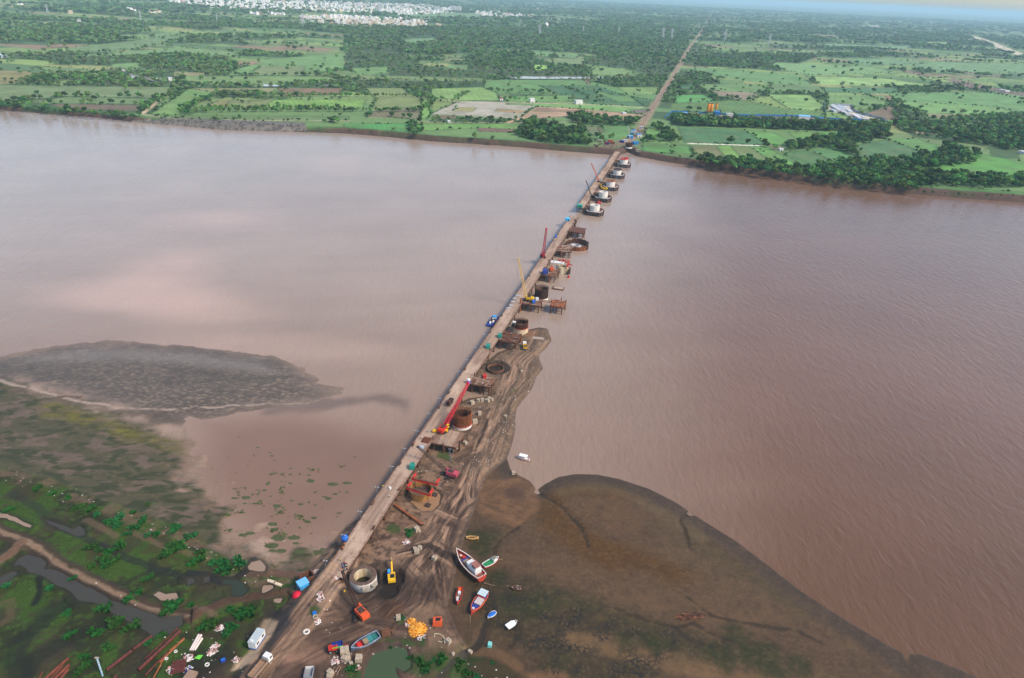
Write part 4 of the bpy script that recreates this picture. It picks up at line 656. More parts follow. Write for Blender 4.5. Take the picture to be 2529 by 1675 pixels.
def palm_mesh(name, seed):
    g = random.Random(seed); mb = MB(); h = 8.5; mb.tube((0, 0, -.3), (.3, .2, h), .22, BARK, 6, .15)
    for k in range(20):
        a = k * 2.4 + g.uniform(-.2, .2); e = g.uniform(-.2, 1.0); L = g.uniform(2.0, 2.7); p0 = Vector((.3, .2, h)); d = Vector((math.cos(a) * math.cos(e), math.sin(a) * math.cos(e), math.sin(e))); s = Vector((-math.sin(a), math.cos(a), 0)) * .55
        p1 = p0 + d * L * .6; p2 = p0 + d * L + Vector((0, 0, -.8)); mb.add([p0, p1 - s, p2, p1 + s], [(0, 1, 2, 3)], PALM)
    o = mb.build(name); me = o.data; bpy.data.objects.remove(o); return me
CR_BIG = [crown_mesh("crown", 10 + k, (LEAF, LEAF2, LEAF, LEAF2, LEAF)[k], 340, rx=(4.6, 3.9, 5.2, 4.2, 4.8)[k], rz=(3.2, 4.0, 3.0, 3.4, 2.6)[k], leaf=.85, lobes=(7, 5, 9, 6, 8)[k]) for k in range(5)]
CR_PALE = [crown_mesh("crown", 60 + k, LEAF3 if k else LEAF2, 240, leaf=1.0, rz=3.2) for k in range(3)]
CR_SLIM = [crown_mesh("crown", 30 + k, LEAF2, 170, rx=2.3, rz=4.2, zc=6.2, leaf=.8, lobes=6) for k in range(2)]
CR_BUSH = [crown_mesh("crown", 40 + k, LEAF, 150, rx=3.0, rz=1.4, zc=1.7, leaf=.8, lobes=6) for k in range(3)]
TR_ = [trunk_mesh("trunk", k) for k in range(3)]
# ---- scatter points
gz = np.random.default_rng(5)
pts = []   # x, y, scale, kind(0 broad 1 slim 2 bush 3 palm 4 clump), zone
def add_pts(xy, sc, kind, zone): pts.extend([(x, y, s, k, zone) for (x, y), s, k in zip(xy, sc, kind)])
def fill(f, pl, sp, zone, s0=.75, s1=1.15, kinds=(0,), z=7.0):
    s0, s1 = s0 * .72, s1 * 1.16
    P_ = [f(*p) for p in pl]; b = np.array(P_); x0, y0, x1, y1 = b[:, 0].min(), b[:, 1].min(), b[:, 0].max(), b[:, 1].max(); gx, gy = np.meshgrid(np.arange(x0, x1, sp), np.arange(y0, y1, sp))
    gx = gx.ravel() + gz.uniform(-.45, .45, gx.size) * sp; gy = gy.ravel() + gz.uniform(-.45, .45, gy.size) * sp; w = inside(gx, gy, P_); n = int(w.sum()); add_pts(list(zip(gx[w], gy[w])), gz.uniform(s0, s1, n), gz.choice(kinds, n), zone)
def row(f, pl, sp, zone, s0=.6, s1=.95, kinds=(0,), jit=1.5):
    P_ = [f(*p) for p in pl]
    for (x1, y1), (x2, y2) in zip(P_[:-1], P_[1:]):
        n = max(1, int(math.hypot(x2 - x1, y2 - y1) / sp))
        for k in range(n):
            t = (k + gz.uniform(.1, .9)) / n; add_pts([(x1 + (x2 - x1) * t + gz.uniform(-jit, jit), y1 + (y2 - y1) * t + gz.uniform(-jit, jit))], [gz.uniform(s0, s1)], [int(gz.choice(kinds))], zone)
ZONES = {
 'riverbelt': ("dark green tree in the thick belt lining the far river bank", "trees of the belt on the far bank right of the landing"),
 'clump': ("big rounded dark tree in the clump near the right edge", "rounded trees of the clump near the right edge"),
 'hedge': ("dark green tree in the hedge that juts between the crop fields on the far right", "trees of the hedge between the far right crop fields"),
 'belt': ("dark tree in the long belt before the blue-fenced yard", "trees of the belt before the construction yard"),
 'thicket': ("low bushy tree in the thicket left of the far landing", "bushy trees of the thicket left of the landing"),
 'grove': ("dark green tree in the grove between thicket and bare dirt yard", "trees of the grove beside the dirt yard"),
 'leftbank': ("green bush on the far river bank by the left fields and stone bank", "bushes along the far bank by the left fields"),
 'windbreak': ("slender green tree in the windbreak round the long rectangular field", "trees of the windbreak round the rectangular field"),
 'lane': ("dark bushy tree along the lane that climbs from the far bank on the left", "trees along the lane on the left"),
 'lone': ("dark round tree standing alone in an open field beyond the river", "lone trees in the fields beyond the river"),
 'rightwood': ("dark tree of the wood along the dirt track at the right edge", "trees of the wood at the right edge"),
 'orchard': ("dark green tree in the row behind the paved yard and white farmhouses", "trees in the row behind the paved yard")}
fill(Z3, WOODS[15][1], 8.0, 'riverbelt', .65, 1.1); row(Z3, [(-20, 1085), (120, 1100), (500, 1165)], 9, 'riverbelt', .35, .6, (2, 0)); row(Z3, [(1650, 1320), (2000, 1345), (2400, 1350)], 11, 'riverbelt', .4, .7, (2,)); row(Z3, [(900, 1240), (1300, 1280), (1650, 1315)], 8, 'riverbelt', .5, .8, (2,))
fill(Z3, WOODS[16][1], 9, 'clump', .9, 1.3); fill(Z3, WOODS[14][1], 8, 'hedge', .75, 1.1); fill(Z3, WOODS[13][1], 9, 'belt', .9, 1.4)
fill(Z2, [(2100, 865), (2160, 870), (2250, 915), (2300, 950), (2330, 985), (2200, 975), (2040, 985), (2060, 960), (2180, 955), (2200, 930)], 8.5, 'belt', .75, 1.1)
fill(Z2, WOODS[10][1], 6.5, 'thicket', .7, 1.15, (2, 2, 2, 0)); fill(Z2, WOODS[11][1], 9, 'grove', .7, 1.05); fill(Z2, WOODS[12][1], 11, 'grove', .5, .85, (0, 2))
row(Z2, [(1700, 985), (1790, 960), (1850, 960)], 9, 'grove', .6, .9); row(Z2, [(450, 870), (480, 930), (560, 895)], 8, 'grove', .6, .9); fill(Z2, [(430, 850), (540, 845), (520, 915), (440, 920)], 9, 'grove', .6, .95)
row(Z2, [(1110, 915), (1240, 905)], 6, 'thicket', .6, .9, (2,)); row(Z2, [(0, 900), (450, 930), (850, 960), (1150, 985)], 20, 'leftbank', .3, .6, (2,))
fill(Z1, [(-200, 685), (0, 690), (160, 730), (330, 745), (700, 775), (970, 800), (900, 815), (500, 780), (100, 740), (-200, 735)], 7, 'leftbank', .55, .9, (2, 0)); row(Z1, [(880, 815), (1300, 838), (1700, 850), (2100, 868)], 12, 'leftbank', .35, .6, (2,)); row(Z1, [(1050, 800), (1500, 830), (2300, 835)], 14, 'leftbank', .35, .65, (2, 0)); fill(Z1, [(2220, 830), (2340, 825), (2340, 850), (2230, 850)], 9, 'leftbank', .8, 1.1)
for pl in ([(1240, 760), (1350, 715), (1490, 652)], [(1490, 650), (2000, 665), (2368, 665), (2900, 668), (2990, 690)], [(1250, 785), (1600, 770), (2368, 768), (2850, 770), (2960, 730), (2990, 690)], [(1240, 770), (1600, 755), (2368, 752)]): row(Z1, pl, 4.2, 'windbreak', .7, 1.05, (1, 1, 0), 3)
row(Z1, [(1300, 600), (1200, 635), (1090, 690), (1000, 745), (960, 775)], 6, 'lane', .55, .9, (0, 2), 3); row(Z1, [(1290, 600), (1190, 600), (900, 590)], 7, 'lane', .5, .8, (0, 2), 5)
row(Z1, [(470, 660), (760, 665)], 12, 'lane', .4, .7, (2,))
row(Z2, [(1030, 635), (1410, 640)], 11, 'orchard', .8, 1.15, jit=6); row(Z2, [(450, 600), (530, 650), (600, 690), (720, 690)], 8, 'orchard', .6, 1, jit=6); row(Z2, [(760, 680), (850, 650)], 8, 'orchard', .8, 1.1); row(Z2, [(1140, 690), (1640, 690)], 22, 'orchard', .7, 1.0); row(Z2, [(280, 800), (470, 800)], 28, 'orchard', .9, 1.3); row(Z2, [(440, 600), (460, 610), (440, 640)], 6, 'orchard'); row(Z2, [(575, 700), (590, 790)], 7, 'orchard', .3, .5, (2,)); row(Z2, [(1340, 592), (1500, 655)], 9, 'orchard', .3, .5, (2,))
fill(Z3, WOODS[17][1], 11, 'rightwood', .8, 1.2); fill(Z3, [(1440, 850), (1750, 830), (2100, 800), (2500, 800), (2500, 900), (2260, 900), (2230, 930), (2500, 930), (2500, 1060), (2120, 1010), (1960, 970), (1850, 930), (1640, 925), (1420, 870)], 11, 'rightwood', .75, 1.15); row(Z3, [(1280, 665), (1440, 712)], 12, 'rightwood', .6, .9); row(Z3, [(1240, 740), (1370, 740)], 12, 'rightwood', .9, 1.2, jit=6); row(Z3, [(1800, 785), (2130, 785)], 13, 'rightwood', .7, 1.1, jit=8); row(Z3, [(1950, 610), (2368, 690)], 13, 'rightwood', .5, .9); row(Z3, [(1490, 530), (1740, 545), (1840, 540)], 12, 'rightwood', .5, .9)
LONE = [(Z3, p) for p in [(235, 612), (472, 682), (800, 520), (850, 500), (712, 605), (1700, 655), (1128, 632), (860, 702), (1250, 700), (1655, 755), (60, 760), (630, 515), (1970, 505), (2330, 725), (2350, 690), (490, 512), (235, 495), (915, 470), (1125, 470), (1520, 460), (1795, 475), (1860, 430), (0, 668), (1170, 690), (1630, 1030), (590, 1015), (645, 1035), (460, 995), (345, 990), (580, 1000), (420, 1100), (475, 1110), (1010, 690), (1480, 715), (570, 615), (755, 640), (940, 715), (1410, 770), (1180, 585), (1120, 580), (1760, 635), (1545, 660), (130, 765)]] + [(Z2, p) for p in [(1730, 715), (2248, 625), (2312, 662), (1720, 480), (1770, 492), (1140, 690), (1175, 690), (325, 805), (405, 810), (452, 815), (175, 805), (1740, 955), (1850, 950), (75, 510), (165, 500), (1350, 370), (900, 955), (1020, 970)]] + [(Z1, p) for p in [(1070, 378), (2235, 420), (225, 485), (1975, 485), (2170, 465), (480, 580), (710, 495), (880, 660), (255, 648), (415, 480), (2270, 510), (2145, 490)]]
for f, p in LONE: add_pts([f(*p)], [gz.uniform(.75, 1.15)], [0], 'lone')
near_xy = np.array([(p[0], p[1]) for p in pts])
# ---- generic cover of the plain
def generic(r0, r1, sp, s0, s1, kind, clump):
    n = int((r1 ** 2 - r0 ** 2) * R_(45) / sp ** 2); r = np.sqrt(gz.uniform(r0 ** 2, r1 ** 2, n)); t = gz.uniform(R_(-44), R_(46), n); x, y = r * np.sin(t), r * np.cos(t)
    d = wood_density(x, y); base = .012 * sstep(1100, 1400, r) if clump else np.full(n, .006)
    isf = np.ones(n, bool); sd = np.full(n, 500.0); w = r < 2000; sd[w] = sdist(x[w], y[w], LANDPOLY); inl = inside(x, y, LANDPOLY)
    k = (gz.random(n) < np.maximum(d * .8, base)) & inl & (sd > 25) & ((r > 1350) | ((x < -250) & (r > 1250)))
    k &= ~((np.abs(x - 150) < 420) & (r < 1500))
    for f, pl in TOWN_P:
        k &= ~inside(x, y, [f(*p) for p in pl]) | (gz.random(n) < .12)
    x, y = x[k], y[k]; kk = np.full(len(x), kind); pm = np.zeros(len(x), bool)
    for f, pl in PALMS: pm |= inside(x, y, [f(*p) for p in pl])
    pm |= fbm(x / 200, y / 120, 3, 404) > .63
    kk[pm & (gz.random(len(x)) < .75)] = 3
    sc = gz.uniform(s0, s1, len(x)); sc[kk == 3] *= .95
    add_pts(list(zip(x, y)), sc, kk, None)
TOWN_P = [(D, [(400, 0), (620, 0), (960, 12), (1060, 20), (1060, 30), (930, 36), (780, 28), (640, 26), (470, 18), (390, 10)]), (D, [(690, 40), (800, 38), (860, 44), (985, 50), (985, 62), (880, 64), (760, 54), (695, 50)]), (D, [(1100, 28), (1200, 34), (1260, 40), (1190, 44), (1100, 36)])]
n_named = len(pts)
for f_, pl_, c_, s_ in FIELDS:      # hedges along plot edges
    Q_ = [f_(*p) for p in pl_]
    for (x1, y1), (x2, y2) in zip(Q_, Q_[1:] + Q_[:1]):
        L_ = math.hypot(x2 - x1, y2 - y1); rm = math.hypot(x1, y1)
        if L_ < 40 or rm > 3500 or gz.random() < .35: continue
        dn = gz.uniform(7, 22)
        for k in range(int(L_ / dn)):
            t = gz.random(); xx, yy = x1 + (x2 - x1) * t + gz.normal(0, 1.5), y1 + (y2 - y1) * t + gz.normal(0, 1.5)
            if float(sdist(np.array([xx]), np.array([yy]), LANDPOLY)[0]) > 12: add_pts([(xx, yy)], [gz.uniform(.25, .7)], [int(gz.choice((0, 2, 2)))], None)
generic(1250, 2300, 9.5, .6, 1.05, 0, True); generic(2300, 4200, 15, 1.0, 1.5, 0, True); generic(4200, 8000, 30, 1.9, 2.9, 0, True); generic(8000, 19000, 80, 4.0, 7.5, 0, False)
order = sorted(range(n_named), key=lambda i: math.hypot(pts[i][0], pts[i][1]) - (400 if pts[i][4] in ('lone', 'windbreak') else 0))
lone_first = [i for i in order if pts[i][4] == 'lone']
picked = []
cap = {0: 300, 1: 130, 2: 160}; cnt = {0: 0, 1: 0, 2: 0}
for i in order:
    k = pts[i][3]
    if cnt[k] < cap[k]: cnt[k] += 1; picked.append(i)
pset = set(picked)
def land_z(x, y): return 6.7
protoT = {}
for i in picked:
    x, y, s, k, zone = pts[i]; lab, grp = ZONES[zone]; v = rnd.randrange(3)
    cat = {0: "tree", 1: "tree", 2: "bush"}[k]; nm = {0: "broadleaf_tree", 1: "slender_tree", 2: "bush"}[k]
    e = T(nm, lab, cat, (x, y, land_z(x, y)), rnd.uniform(0, 6.28), grp); e.scale = (s * rnd.uniform(.9, 1.1), s * rnd.uniform(.9, 1.1), s * rnd.uniform(.85, 1.15))
    c = bpy.data.objects.new("crown", ([CR_BIG, CR_SLIM, CR_BUSH][k])[rnd.randrange(len([CR_BIG, CR_SLIM, CR_BUSH][k]))]); COL.objects.link(c); c.parent = e
    t = bpy.data.objects.new("trunk", TR_[v]); COL.objects.link(t); t.parent = e; t.scale = (1, 1, 1) if k == 0 else ((.5, .5, 1.1) if k == 1 else (.5, .5, .3))
# ---- everything else: one mass of woodland
def wood_stuff():
    rest = [p for i, p in enumerate(pts) if i not in pset]
    me = bpy.data.meshes.new("woodland"); me.vertices.add(len(rest)); a = np.array([(p[0], p[1], 6.6 if math.hypot(p[0], p[1]) < 2500 else 7.0) for p in rest], np.float32); me.vertices.foreach_set("co", a.ravel())
    s = np.array([p[2] for p in rest], np.float32); k = np.array([p[3] for p in rest], np.int32); n = len(rest)
    sv = np.stack([s * gz.uniform(.85, 1.2, n), s * gz.uniform(.85, 1.2, n), np.minimum(s, 1.9) * gz.uniform(.8, 1.15, n)], -1).astype(np.float32)
    at = me.attributes.new("scl", 'FLOAT_VECTOR', 'POINT'); at.data.foreach_set("vector", sv.ravel())
    rt = np.zeros((n, 3), np.float32); rt[:, 2] = gz.uniform(0, 6.28, n); at = me.attributes.new("rot", 'FLOAT_VECTOR', 'POINT'); at.data.foreach_set("vector", rt.ravel())
    idx = np.where(k == 0, np.where((gz.random(n) < .5) & (a[:, 1] > 1250), 11 + gz.integers(0, 3, n), gz.integers(0, 5, n)), np.where(k == 1, 5 + gz.integers(0, 2, n), np.where(k == 2, 7 + gz.integers(0, 3, n), 10))).astype(np.int32)
    at = me.attributes.new("kid", 'INT', 'POINT'); at.data.foreach_set("value", idx)
    o = bpy.data.objects.new("woodland", me); COL.objects.link(o); tag(o, "mixed woods, hedges and palms spread over the green plain beyond the river", "woodland", kind="stuff")
    pc = bpy.data.collections.new("foliage"); meshes = CR_BIG + CR_SLIM + CR_BUSH + [palm_mesh("palm", 3)] + CR_PALE
    for j, m_ in enumerate(meshes): po = bpy.data.objects.new("foliage_%02d" % j, m_); pc.objects.link(po)
    ng = bpy.data.node_groups.new("woodland", 'GeometryNodeTree'); ng.interface.new_socket("Geometry", in_out='INPUT', socket_type='NodeSocketGeometry'); ng.interface.new_socket("Geometry", in_out='OUTPUT', socket_type='NodeSocketGeometry')
    N = ng.nodes; L = ng.links; gi = N.new("NodeGroupInput"); go = N.new("NodeGroupOutput"); ip = N.new("GeometryNodeInstanceOnPoints"); ci = N.new("GeometryNodeCollectionInfo"); ci.inputs[0].default_value = pc; ci.inputs[1].default_value = True; ci.inputs[2].default_value = True
    def na(nm, ty): x = N.new("GeometryNodeInputNamedAttribute"); x.data_type = ty; x.inputs[0].default_value = nm; return x.outputs[0]
    L.new(gi.outputs[0], ip.inputs["Points"]); L.new(ci.outputs[0], ip.inputs["Instance"]); ip.inputs["Pick Instance"].default_value = True
    L.new(na("kid", 'INT'), ip.inputs["Instance Index"]); L.new(na("rot", 'FLOAT_VECTOR'), ip.inputs["Rotation"]); L.new(na("scl", 'FLOAT_VECTOR'), ip.inputs["Scale"]); L.new(ip.outputs[0], go.inputs[0])
    md = o.modifiers.new("scatter", 'NODES'); md.node_group = ng
    print("trees: individuals", len(picked), cnt, "rest", n)
wood_stuff()
# ================================================================== trestles, platforms, wells
def ZM(x0, y0, s): return lambda x, y, z=6.0: GP(x0 + x / s, y0 + y / s, z)
def deck_mat(name, c1, c2, c3):
    m = bpy.data.materials.new(name); m.use_nodes = True; n = m.node_tree.nodes; L = m.node_tree.links; b = n["Principled BSDF"]; b.inputs["Roughness"].default_value = .9; b.inputs["Specular IOR Level"].default_value = .15
    tc = n.new("ShaderNodeTexCoord"); col = None
    for sc, st, c, t in ((.55, (1, .05, 1), c2, (.44, .62)), (.12, (1, .6, 1), c3, (.5, .66)), (1.6, (1, .15, 1), c2, (.55, .7))):
        mp = n.new("ShaderNodeMapping"); mp.inputs["Scale"].default_value = st; L.new(tc.outputs["Object"], mp.inputs[0]); no = n.new("ShaderNodeTexNoise"); no.inputs["Scale"].default_value = sc; no.inputs["Detail"].default_value = 5; L.new(mp.outputs[0], no.inputs["Vector"])
        mr = n.new("ShaderNodeMapRange"); mr.inputs[1].default_value = t[0]; mr.inputs[2].default_value = t[1]; mr.inputs[4].default_value = .75; L.new(no.outputs[0], mr.inputs[0])
        mx = n.new("ShaderNodeMix"); mx.data_type = 'RGBA'; L.new(mr.outputs[0], mx.inputs[0]); mx.inputs[7].default_value = (*c, 1)
        if col is None: mx.inputs[6].default_value = (*c1, 1)
        else: L.new(col, mx.inputs[6])
        col = mx.outputs[2]
    sx = n.new("ShaderNodeSeparateXYZ"); L.new(tc.outputs["Object"], sx.inputs[0]); ab = n.new("ShaderNodeMath"); ab.operation = 'ABSOLUTE'; L.new(sx.outputs[0], ab.inputs[0]); nn = n.new("ShaderNodeTexNoise"); nn.inputs["Scale"].default_value = .7; nn.inputs["Detail"].default_value = 5; L.new(tc.outputs["Object"], nn.inputs["Vector"])
    ad = n.new("ShaderNodeMath"); ad.operation = 'MULTIPLY_ADD'; ad.inputs[1].default_value = 3.0; L.new(nn.outputs[0], ad.inputs[0]); L.new(ab.outputs[0], ad.inputs[2]); me_ = n.new("ShaderNodeMapRange"); me_.inputs[1].default_value = 4.4; me_.inputs[2].default_value = 5.6; me_.inputs[4].default_value = .7; L.new(ad.outputs[0], me_.inputs[0])
    mo = n.new("ShaderNodeMath"); mo.operation = 'PINGPONG'; mo.inputs[1].default_value = 3.0; L.new(sx.outputs[1], mo.inputs[0]); jl = n.new("ShaderNodeMath"); jl.operation = 'LESS_THAN'; jl.inputs[1].default_value = .09; L.new(mo.outputs[0], jl.inputs[0]); jm = n.new("ShaderNodeMath"); jm.operation = 'MULTIPLY'; jm.inputs[1].default_value = .45; L.new(jl.outputs[0], jm.inputs[0]); mxx = n.new("ShaderNodeMath"); mxx.operation = 'MAXIMUM'; L.new(jm.outputs[0], mxx.inputs[0]); L.new(me_.outputs[0], mxx.inputs[1])
    mz = n.new("ShaderNodeMix"); mz.data_type = 'RGBA'; L.new(mxx.outputs[0], mz.inputs[0]); L.new(col, mz.inputs[6]); mz.inputs[7].default_value = (*C(112, 80, 64), 1); L.new(mz.outputs[2], b.inputs["Base Color"]); return m
DECK = deck_mat("dusty_deck", C(168, 142, 122), C(130, 106, 90), C(192, 166, 144)); DECK2 = deck_mat("rusty_deck", C(150, 120, 102), C(112, 72, 54), C(172, 146, 126))
RUST = M("rust", C(112, 72, 54), .85, .35, .8, col2=C(70, 44, 36)); RUSTD = M("rust_dark", C(74, 50, 42), .85, .35, .9, col2=C(44, 32, 30)); RUSTO = M("rust_orange", C(158, 92, 52), .8, .3, .7, col2=C(110, 62, 40)); STEEL = M("dark_steel", C(58, 52, 50), .6, .3, 1, col2=C(90, 66, 54))
WHITE = M("white_concrete", C(220, 214, 204, .85), .75, .1, .5, col2=C(196, 186, 172), streak=True, thr=(.55, .8)); CREAM = M("cream_concrete", C(214, 198, 166), .8, .12, .5, col2=C(176, 150, 116), streak=True); CONC = M("grey_concrete", C(168, 156, 140), .85, .15, .8, col2=C(140, 126, 110)); DIRT = M("packed_dirt", C(108, 86, 74), .95, .25, .5, col2=C(78, 60, 52))
RED = M("red_paint", C(196, 44, 34), .65, .2, .6, col2=C(126, 104, 88), thr=(.54, .8)); CRIM = M("crimson_paint", C(200, 30, 52), .65, .2, .6, col2=C(126, 104, 88), thr=(.54, .8)); YEL = M("yellow_paint", C(226, 176, 26), .65, .2, .6, col2=C(126, 104, 88), thr=(.54, .8)); YEL2 = M("ochre_paint", C(196, 152, 72), .65, .2, .6, col2=C(150, 104, 50)); ORA = M("orange_paint", C(222, 94, 46), .5, .15, .6, col2=C(176, 70, 42)); TEAL = M("teal_paint", C(26, 140, 122), .65, .2, .6, col2=C(126, 104, 88), thr=(.54, .8)); BLUE = M("blue_paint", C(26, 104, 196), .65, .2, .6, col2=C(126, 104, 88), thr=(.54, .8)); NAVY = M("navy_paint", C(34, 58, 140), .65, .2, .6, col2=C(126, 104, 88), thr=(.54, .8)); SKYB = M("sky_blue_paint", C(56, 156, 214), .65, .2, .6, col2=C(126, 104, 88), thr=(.54, .8)); WPAINT = M("white_paint", C(222, 220, 216, .84), .6, .1, .8, col2=C(196, 188, 178), thr=(.55, .8)); BLACK = M("black_rubber", C(34, 32, 34), .8, .3, 1); GLASS = M("dark_glass", C(30, 36, 44), .15, .1, 1); PINK = M("faded_pink_paint", C(176, 74, 88), .6, .15, .6); GREY = M("grey_metal", C(140, 142, 146), .5, .15, .6); WOOD_ = M("weathered_wood", C(128, 84, 58), .85, .3, 1, col2=C(90, 58, 42)); GREEN = M("green_paint", C(40, 132, 78), .65, .2, .7, col2=C(126, 104, 88), thr=(.54, .8)); LIME = M("lime_paint", C(110, 200, 70), .6, .1, .7)

def trestle(name, label, u0, u1, seed, zt=6.0):
    t = T(name, label, "bridge", B(u0, 0), BROT); Ln = u1 - u0; g = random.Random(seed)
    m = MB(); n = int(Ln / 3); le = [(-4 + g.uniform(-.14, .14)) for _ in range(n + 1)]; ri = [(4 + g.uniform(-.14, .14)) for _ in range(n + 1)]
    for i in range(n):
        y0, y1 = Ln * i / n, Ln * (i + 1) / n
        zz = (zt + .02 * math.sin(i * .7), zt + .02 * math.sin((i + 1) * .7))
        m.add([(le[i], y0, zz[0]), (ri[i], y0, zz[0]), (ri[i + 1], y1, zz[1]), (le[i + 1], y1, zz[1]), (le[i], y0, zt - .35), (ri[i], y0, zt - .35), (ri[i + 1], y1, zt - .35), (le[i + 1], y1, zt - .35)], [(0, 1, 2, 3), (7, 6, 5, 4), (1, 5, 6, 2), (0, 3, 7, 4)] + ([(0, 4, 5, 1)] if i == 0 else []) + ([(3, 2, 6, 7)] if i == n - 1 else []), DECK)
    m.build("deck", t)
    for sx in (-1, 1):
        MB().box((sx * 3.72, Ln / 2, zt - .85), (.28, Ln - .4, .9), RUSTD).build("girder", t)
    k = MB(); y = 1.5
    while y < Ln - 1:
        for sx in (-1, 1):
            if g.random() < .8: k.box((sx * 4.18 + g.uniform(-.05, .25) * sx, y, zt - .28 + g.uniform(-.1, .1)), (.5, .22, .25), RUST)
        y += g.uniform(2.0, 3.4)
    k.build("cross_beam_ends", t)
    r = MB(); y = 1.0
    while y < Ln - 1:
        if g.random() < .85: r.box((-3.85, y, zt + .45), (.07, .07, .9), RUSTD)
        y += 2.4
    r.tube((-3.85, .8, zt + .85), (-3.85, Ln - .8, zt + .85), .035, RUST, 4); r.tube((-3.85, .8, zt + .45), (-3.85, Ln - .8, zt + .45), .03, RUST, 4); r.build("guard_rail", t)
    nb = max(2, int(Ln / 12))
    for i in range(nb + 1):
        y = 1 + (Ln - 2) * i / nb
        for sx in (-1, 1): MB().tube((sx * 3.1, y, -2), (sx * 3.1, y, zt - 1.3), .42, RUST, 10).build("pile", t)
        c = MB(); c.box((0, y, zt - 1.45), (8.4, .5, .34), RUSTD); c.beam((-3.1, y, .8), (3.1, y, zt - 1.8), .12, .12, RUSTD); c.build("cap_beam", t)
    return t
trestle("trestle_bridge", "long near temporary trestle bridge with dusty deck running from the yard into the river", 0, 479, 3)
trestle("trestle_bridge", "shorter far trestle bridge reaching from the opposite bank, beyond the gap", 513, 806, 4)

def platform(label, u0, u1, v0, v1, seed, top=DECK2, zt=5.9, nx=3, clutter=True, rot=0.0):
    t = T("work_platform", label, "platform", B((u0 + u1) / 2, (v0 + v1) / 2), BROT + rot, "work platforms beside the trestle"); w, l = v1 - v0, u1 - u0; g = random.Random(seed)
    m = MB(); m.box((0, 0, zt - .15), (w, l, .3), top); m.build("deck", t)
    f = MB()
    for sy in (-1, 1): f.box((0, sy * (l / 2 - .2), zt - .72), (w - .2, .3, .82), RUST)
    for sx in (-1, 1): f.box((sx * (w / 2 - .2), 0, zt - .72), (.3, l - .8, .82), RUST)
    f.build("girder_frame", t)
    ny = 2 if l < 14 else 3
    for i in range(nx):
        for j in range(ny):
            x = -w / 2 + .8 + (w - 1.6) * i / (nx - 1); y = -l / 2 + .8 + (l - 1.6) * j / (ny - 1); MB().tube((x, y, -2), (x, y, zt - 1.13), .4, RUST, 10).build("pile", t)
    for k in range(4):
        x = (w / 2 + .3) * (1 if k % 2 else -1) if k < 2 else g.uniform(-.4, .4) * w; y = g.uniform(-.4, .4) * l if k < 2 else (l / 2 + .3) * (1 if k % 2 else -1); MB().tube((x, y, -2), (x, y, zt + g.uniform(.6, 2.4)), .3, g.choice((RUST, RUSTD, RUSTO)), 8).build("guide_pile", t)
    br = MB()
    for j in (0, ny - 1):
        y = -l / 2 + .8 + (l - 1.6) * j / (ny - 1)
        for i in range(nx - 1):
            x0 = -w / 2 + .8 + (w - 1.6) * i / (nx - 1); x1 = -w / 2 + .8 + (w - 1.6) * (i + 1) / (nx - 1); br.beam((x0, y, .9), (x1, y, zt - 1.6), .16, .16, RUSTD); br.beam((x0, y, 2.2), (x1, y, 2.2), .18, .18, RUSTD)
    br.build("bracing", t)
    if clutter:
        c = MB()
        for k in range(int(w * l / 4)):
            x, y = g.uniform(-.45, .45) * w, g.uniform(-.42, .42) * l; a = g.choice((0, 1.57, .2, 1.4)); ln = g.uniform(.8, 3.2); ln = min(ln, 2 * (w / 2 - abs(x)), 2 * (l / 2 - abs(y)) + .4)
            if ln > .3: c.box((x, y, zt + .12 + g.uniform(0, .15)), (ln, g.uniform(.15, .5), .22), g.choice((RUST, RUSTD, RUSTO, STEEL, CONC)), rz=a)
        o = c.build("scrap_steel", t)
    return t
platform("sandy work platform carrying the red and yellow lattice crane", 88.5, 101, 4.2, 16.6, 1, DECK, clutter=False)
platform("rust-edged work platform beside the well sunk in a pit", 146.5, 156.5, 4.2, 15.8, 2, DECK2)
platform("cluttered platform heaped with rusty steel at the tip of the mud spit", 202, 215, 4.2, 16.0, 3, RUST)
platform("platform under the yellow crawler crane with blue sheeting", 261.5, 273, 4.2, 16.5, 4, DECK2)
platform("outer rusty platform standing free in the water past the yellow crane", 264.5, 276, 23.0, 32.5, 5, RUSTO)
platform("platform carrying blue tanks and orange machine in front of the red frame", 319, 335, 4.2, 15.4, 6, DECK2)
platform("long platform beside the ring of sheet piles", 377, 393, 4.2, 15.2, 7, DECK)
platform("bare rusty platform nearest the end of the near trestle", 432, 447, 4.2, 17.4, 8, RUST, clutter=False)
def tagged(mb, name, label, cat, loc=None, rz=None, group=None): return tag(mb.build(name, None, loc, rz), label, cat, group)
tagged(MB().box((0, 0, 0), (7, 3.2, .3), DECK2).box((0, 0, -.4), (6.6, .4, .5), RUST), "gangway", "rusty gangway between the yellow crane platform and the outer platform", "gangway", B(271, 19.8, 5.75), BROT)

# ---- wells
def cage(mb, r, z0, z1, n, mat, rb=.06):
    for k in range(n):
        a = 2 * math.pi * k / n; x, y = r * math.cos(a), r * math.sin(a); mb.tube((x, y, z0), (x, y, z1 + .25 * math.sin(k * 7.3)), rb, mat, 4, caps=False)
    for z in np.arange(z0 + .6, z1 - .5, 1.1): mb.lathe([(r + .08, z), (r + .16, z + .06), (r + .08, z + .12), (r + .02, z + .06), (r + .08, z)], mat, 36)
def well(label, u, v, base=0.0):
    return T("well_caisson", label, "well", B(u, v, base), BROT)
w = well("broad white concrete well ring standing in the mud yard by the yellow excavator", 4.2, 9.9)
MB().lathe([(3.3, -.8), (4.98, -.8), (4.98, 5.0)], WHITE, 48).lathe([(3.3, 5.0), (3.3, -.8)], CREAM, 48).build("steining_wall", w); m = MB(); m.lathe([(4.98, 5.0), (4.6, 5.12), (3.7, 5.1), (3.3, 5.0)], DIRT, 48)
g_ = random.Random(3)
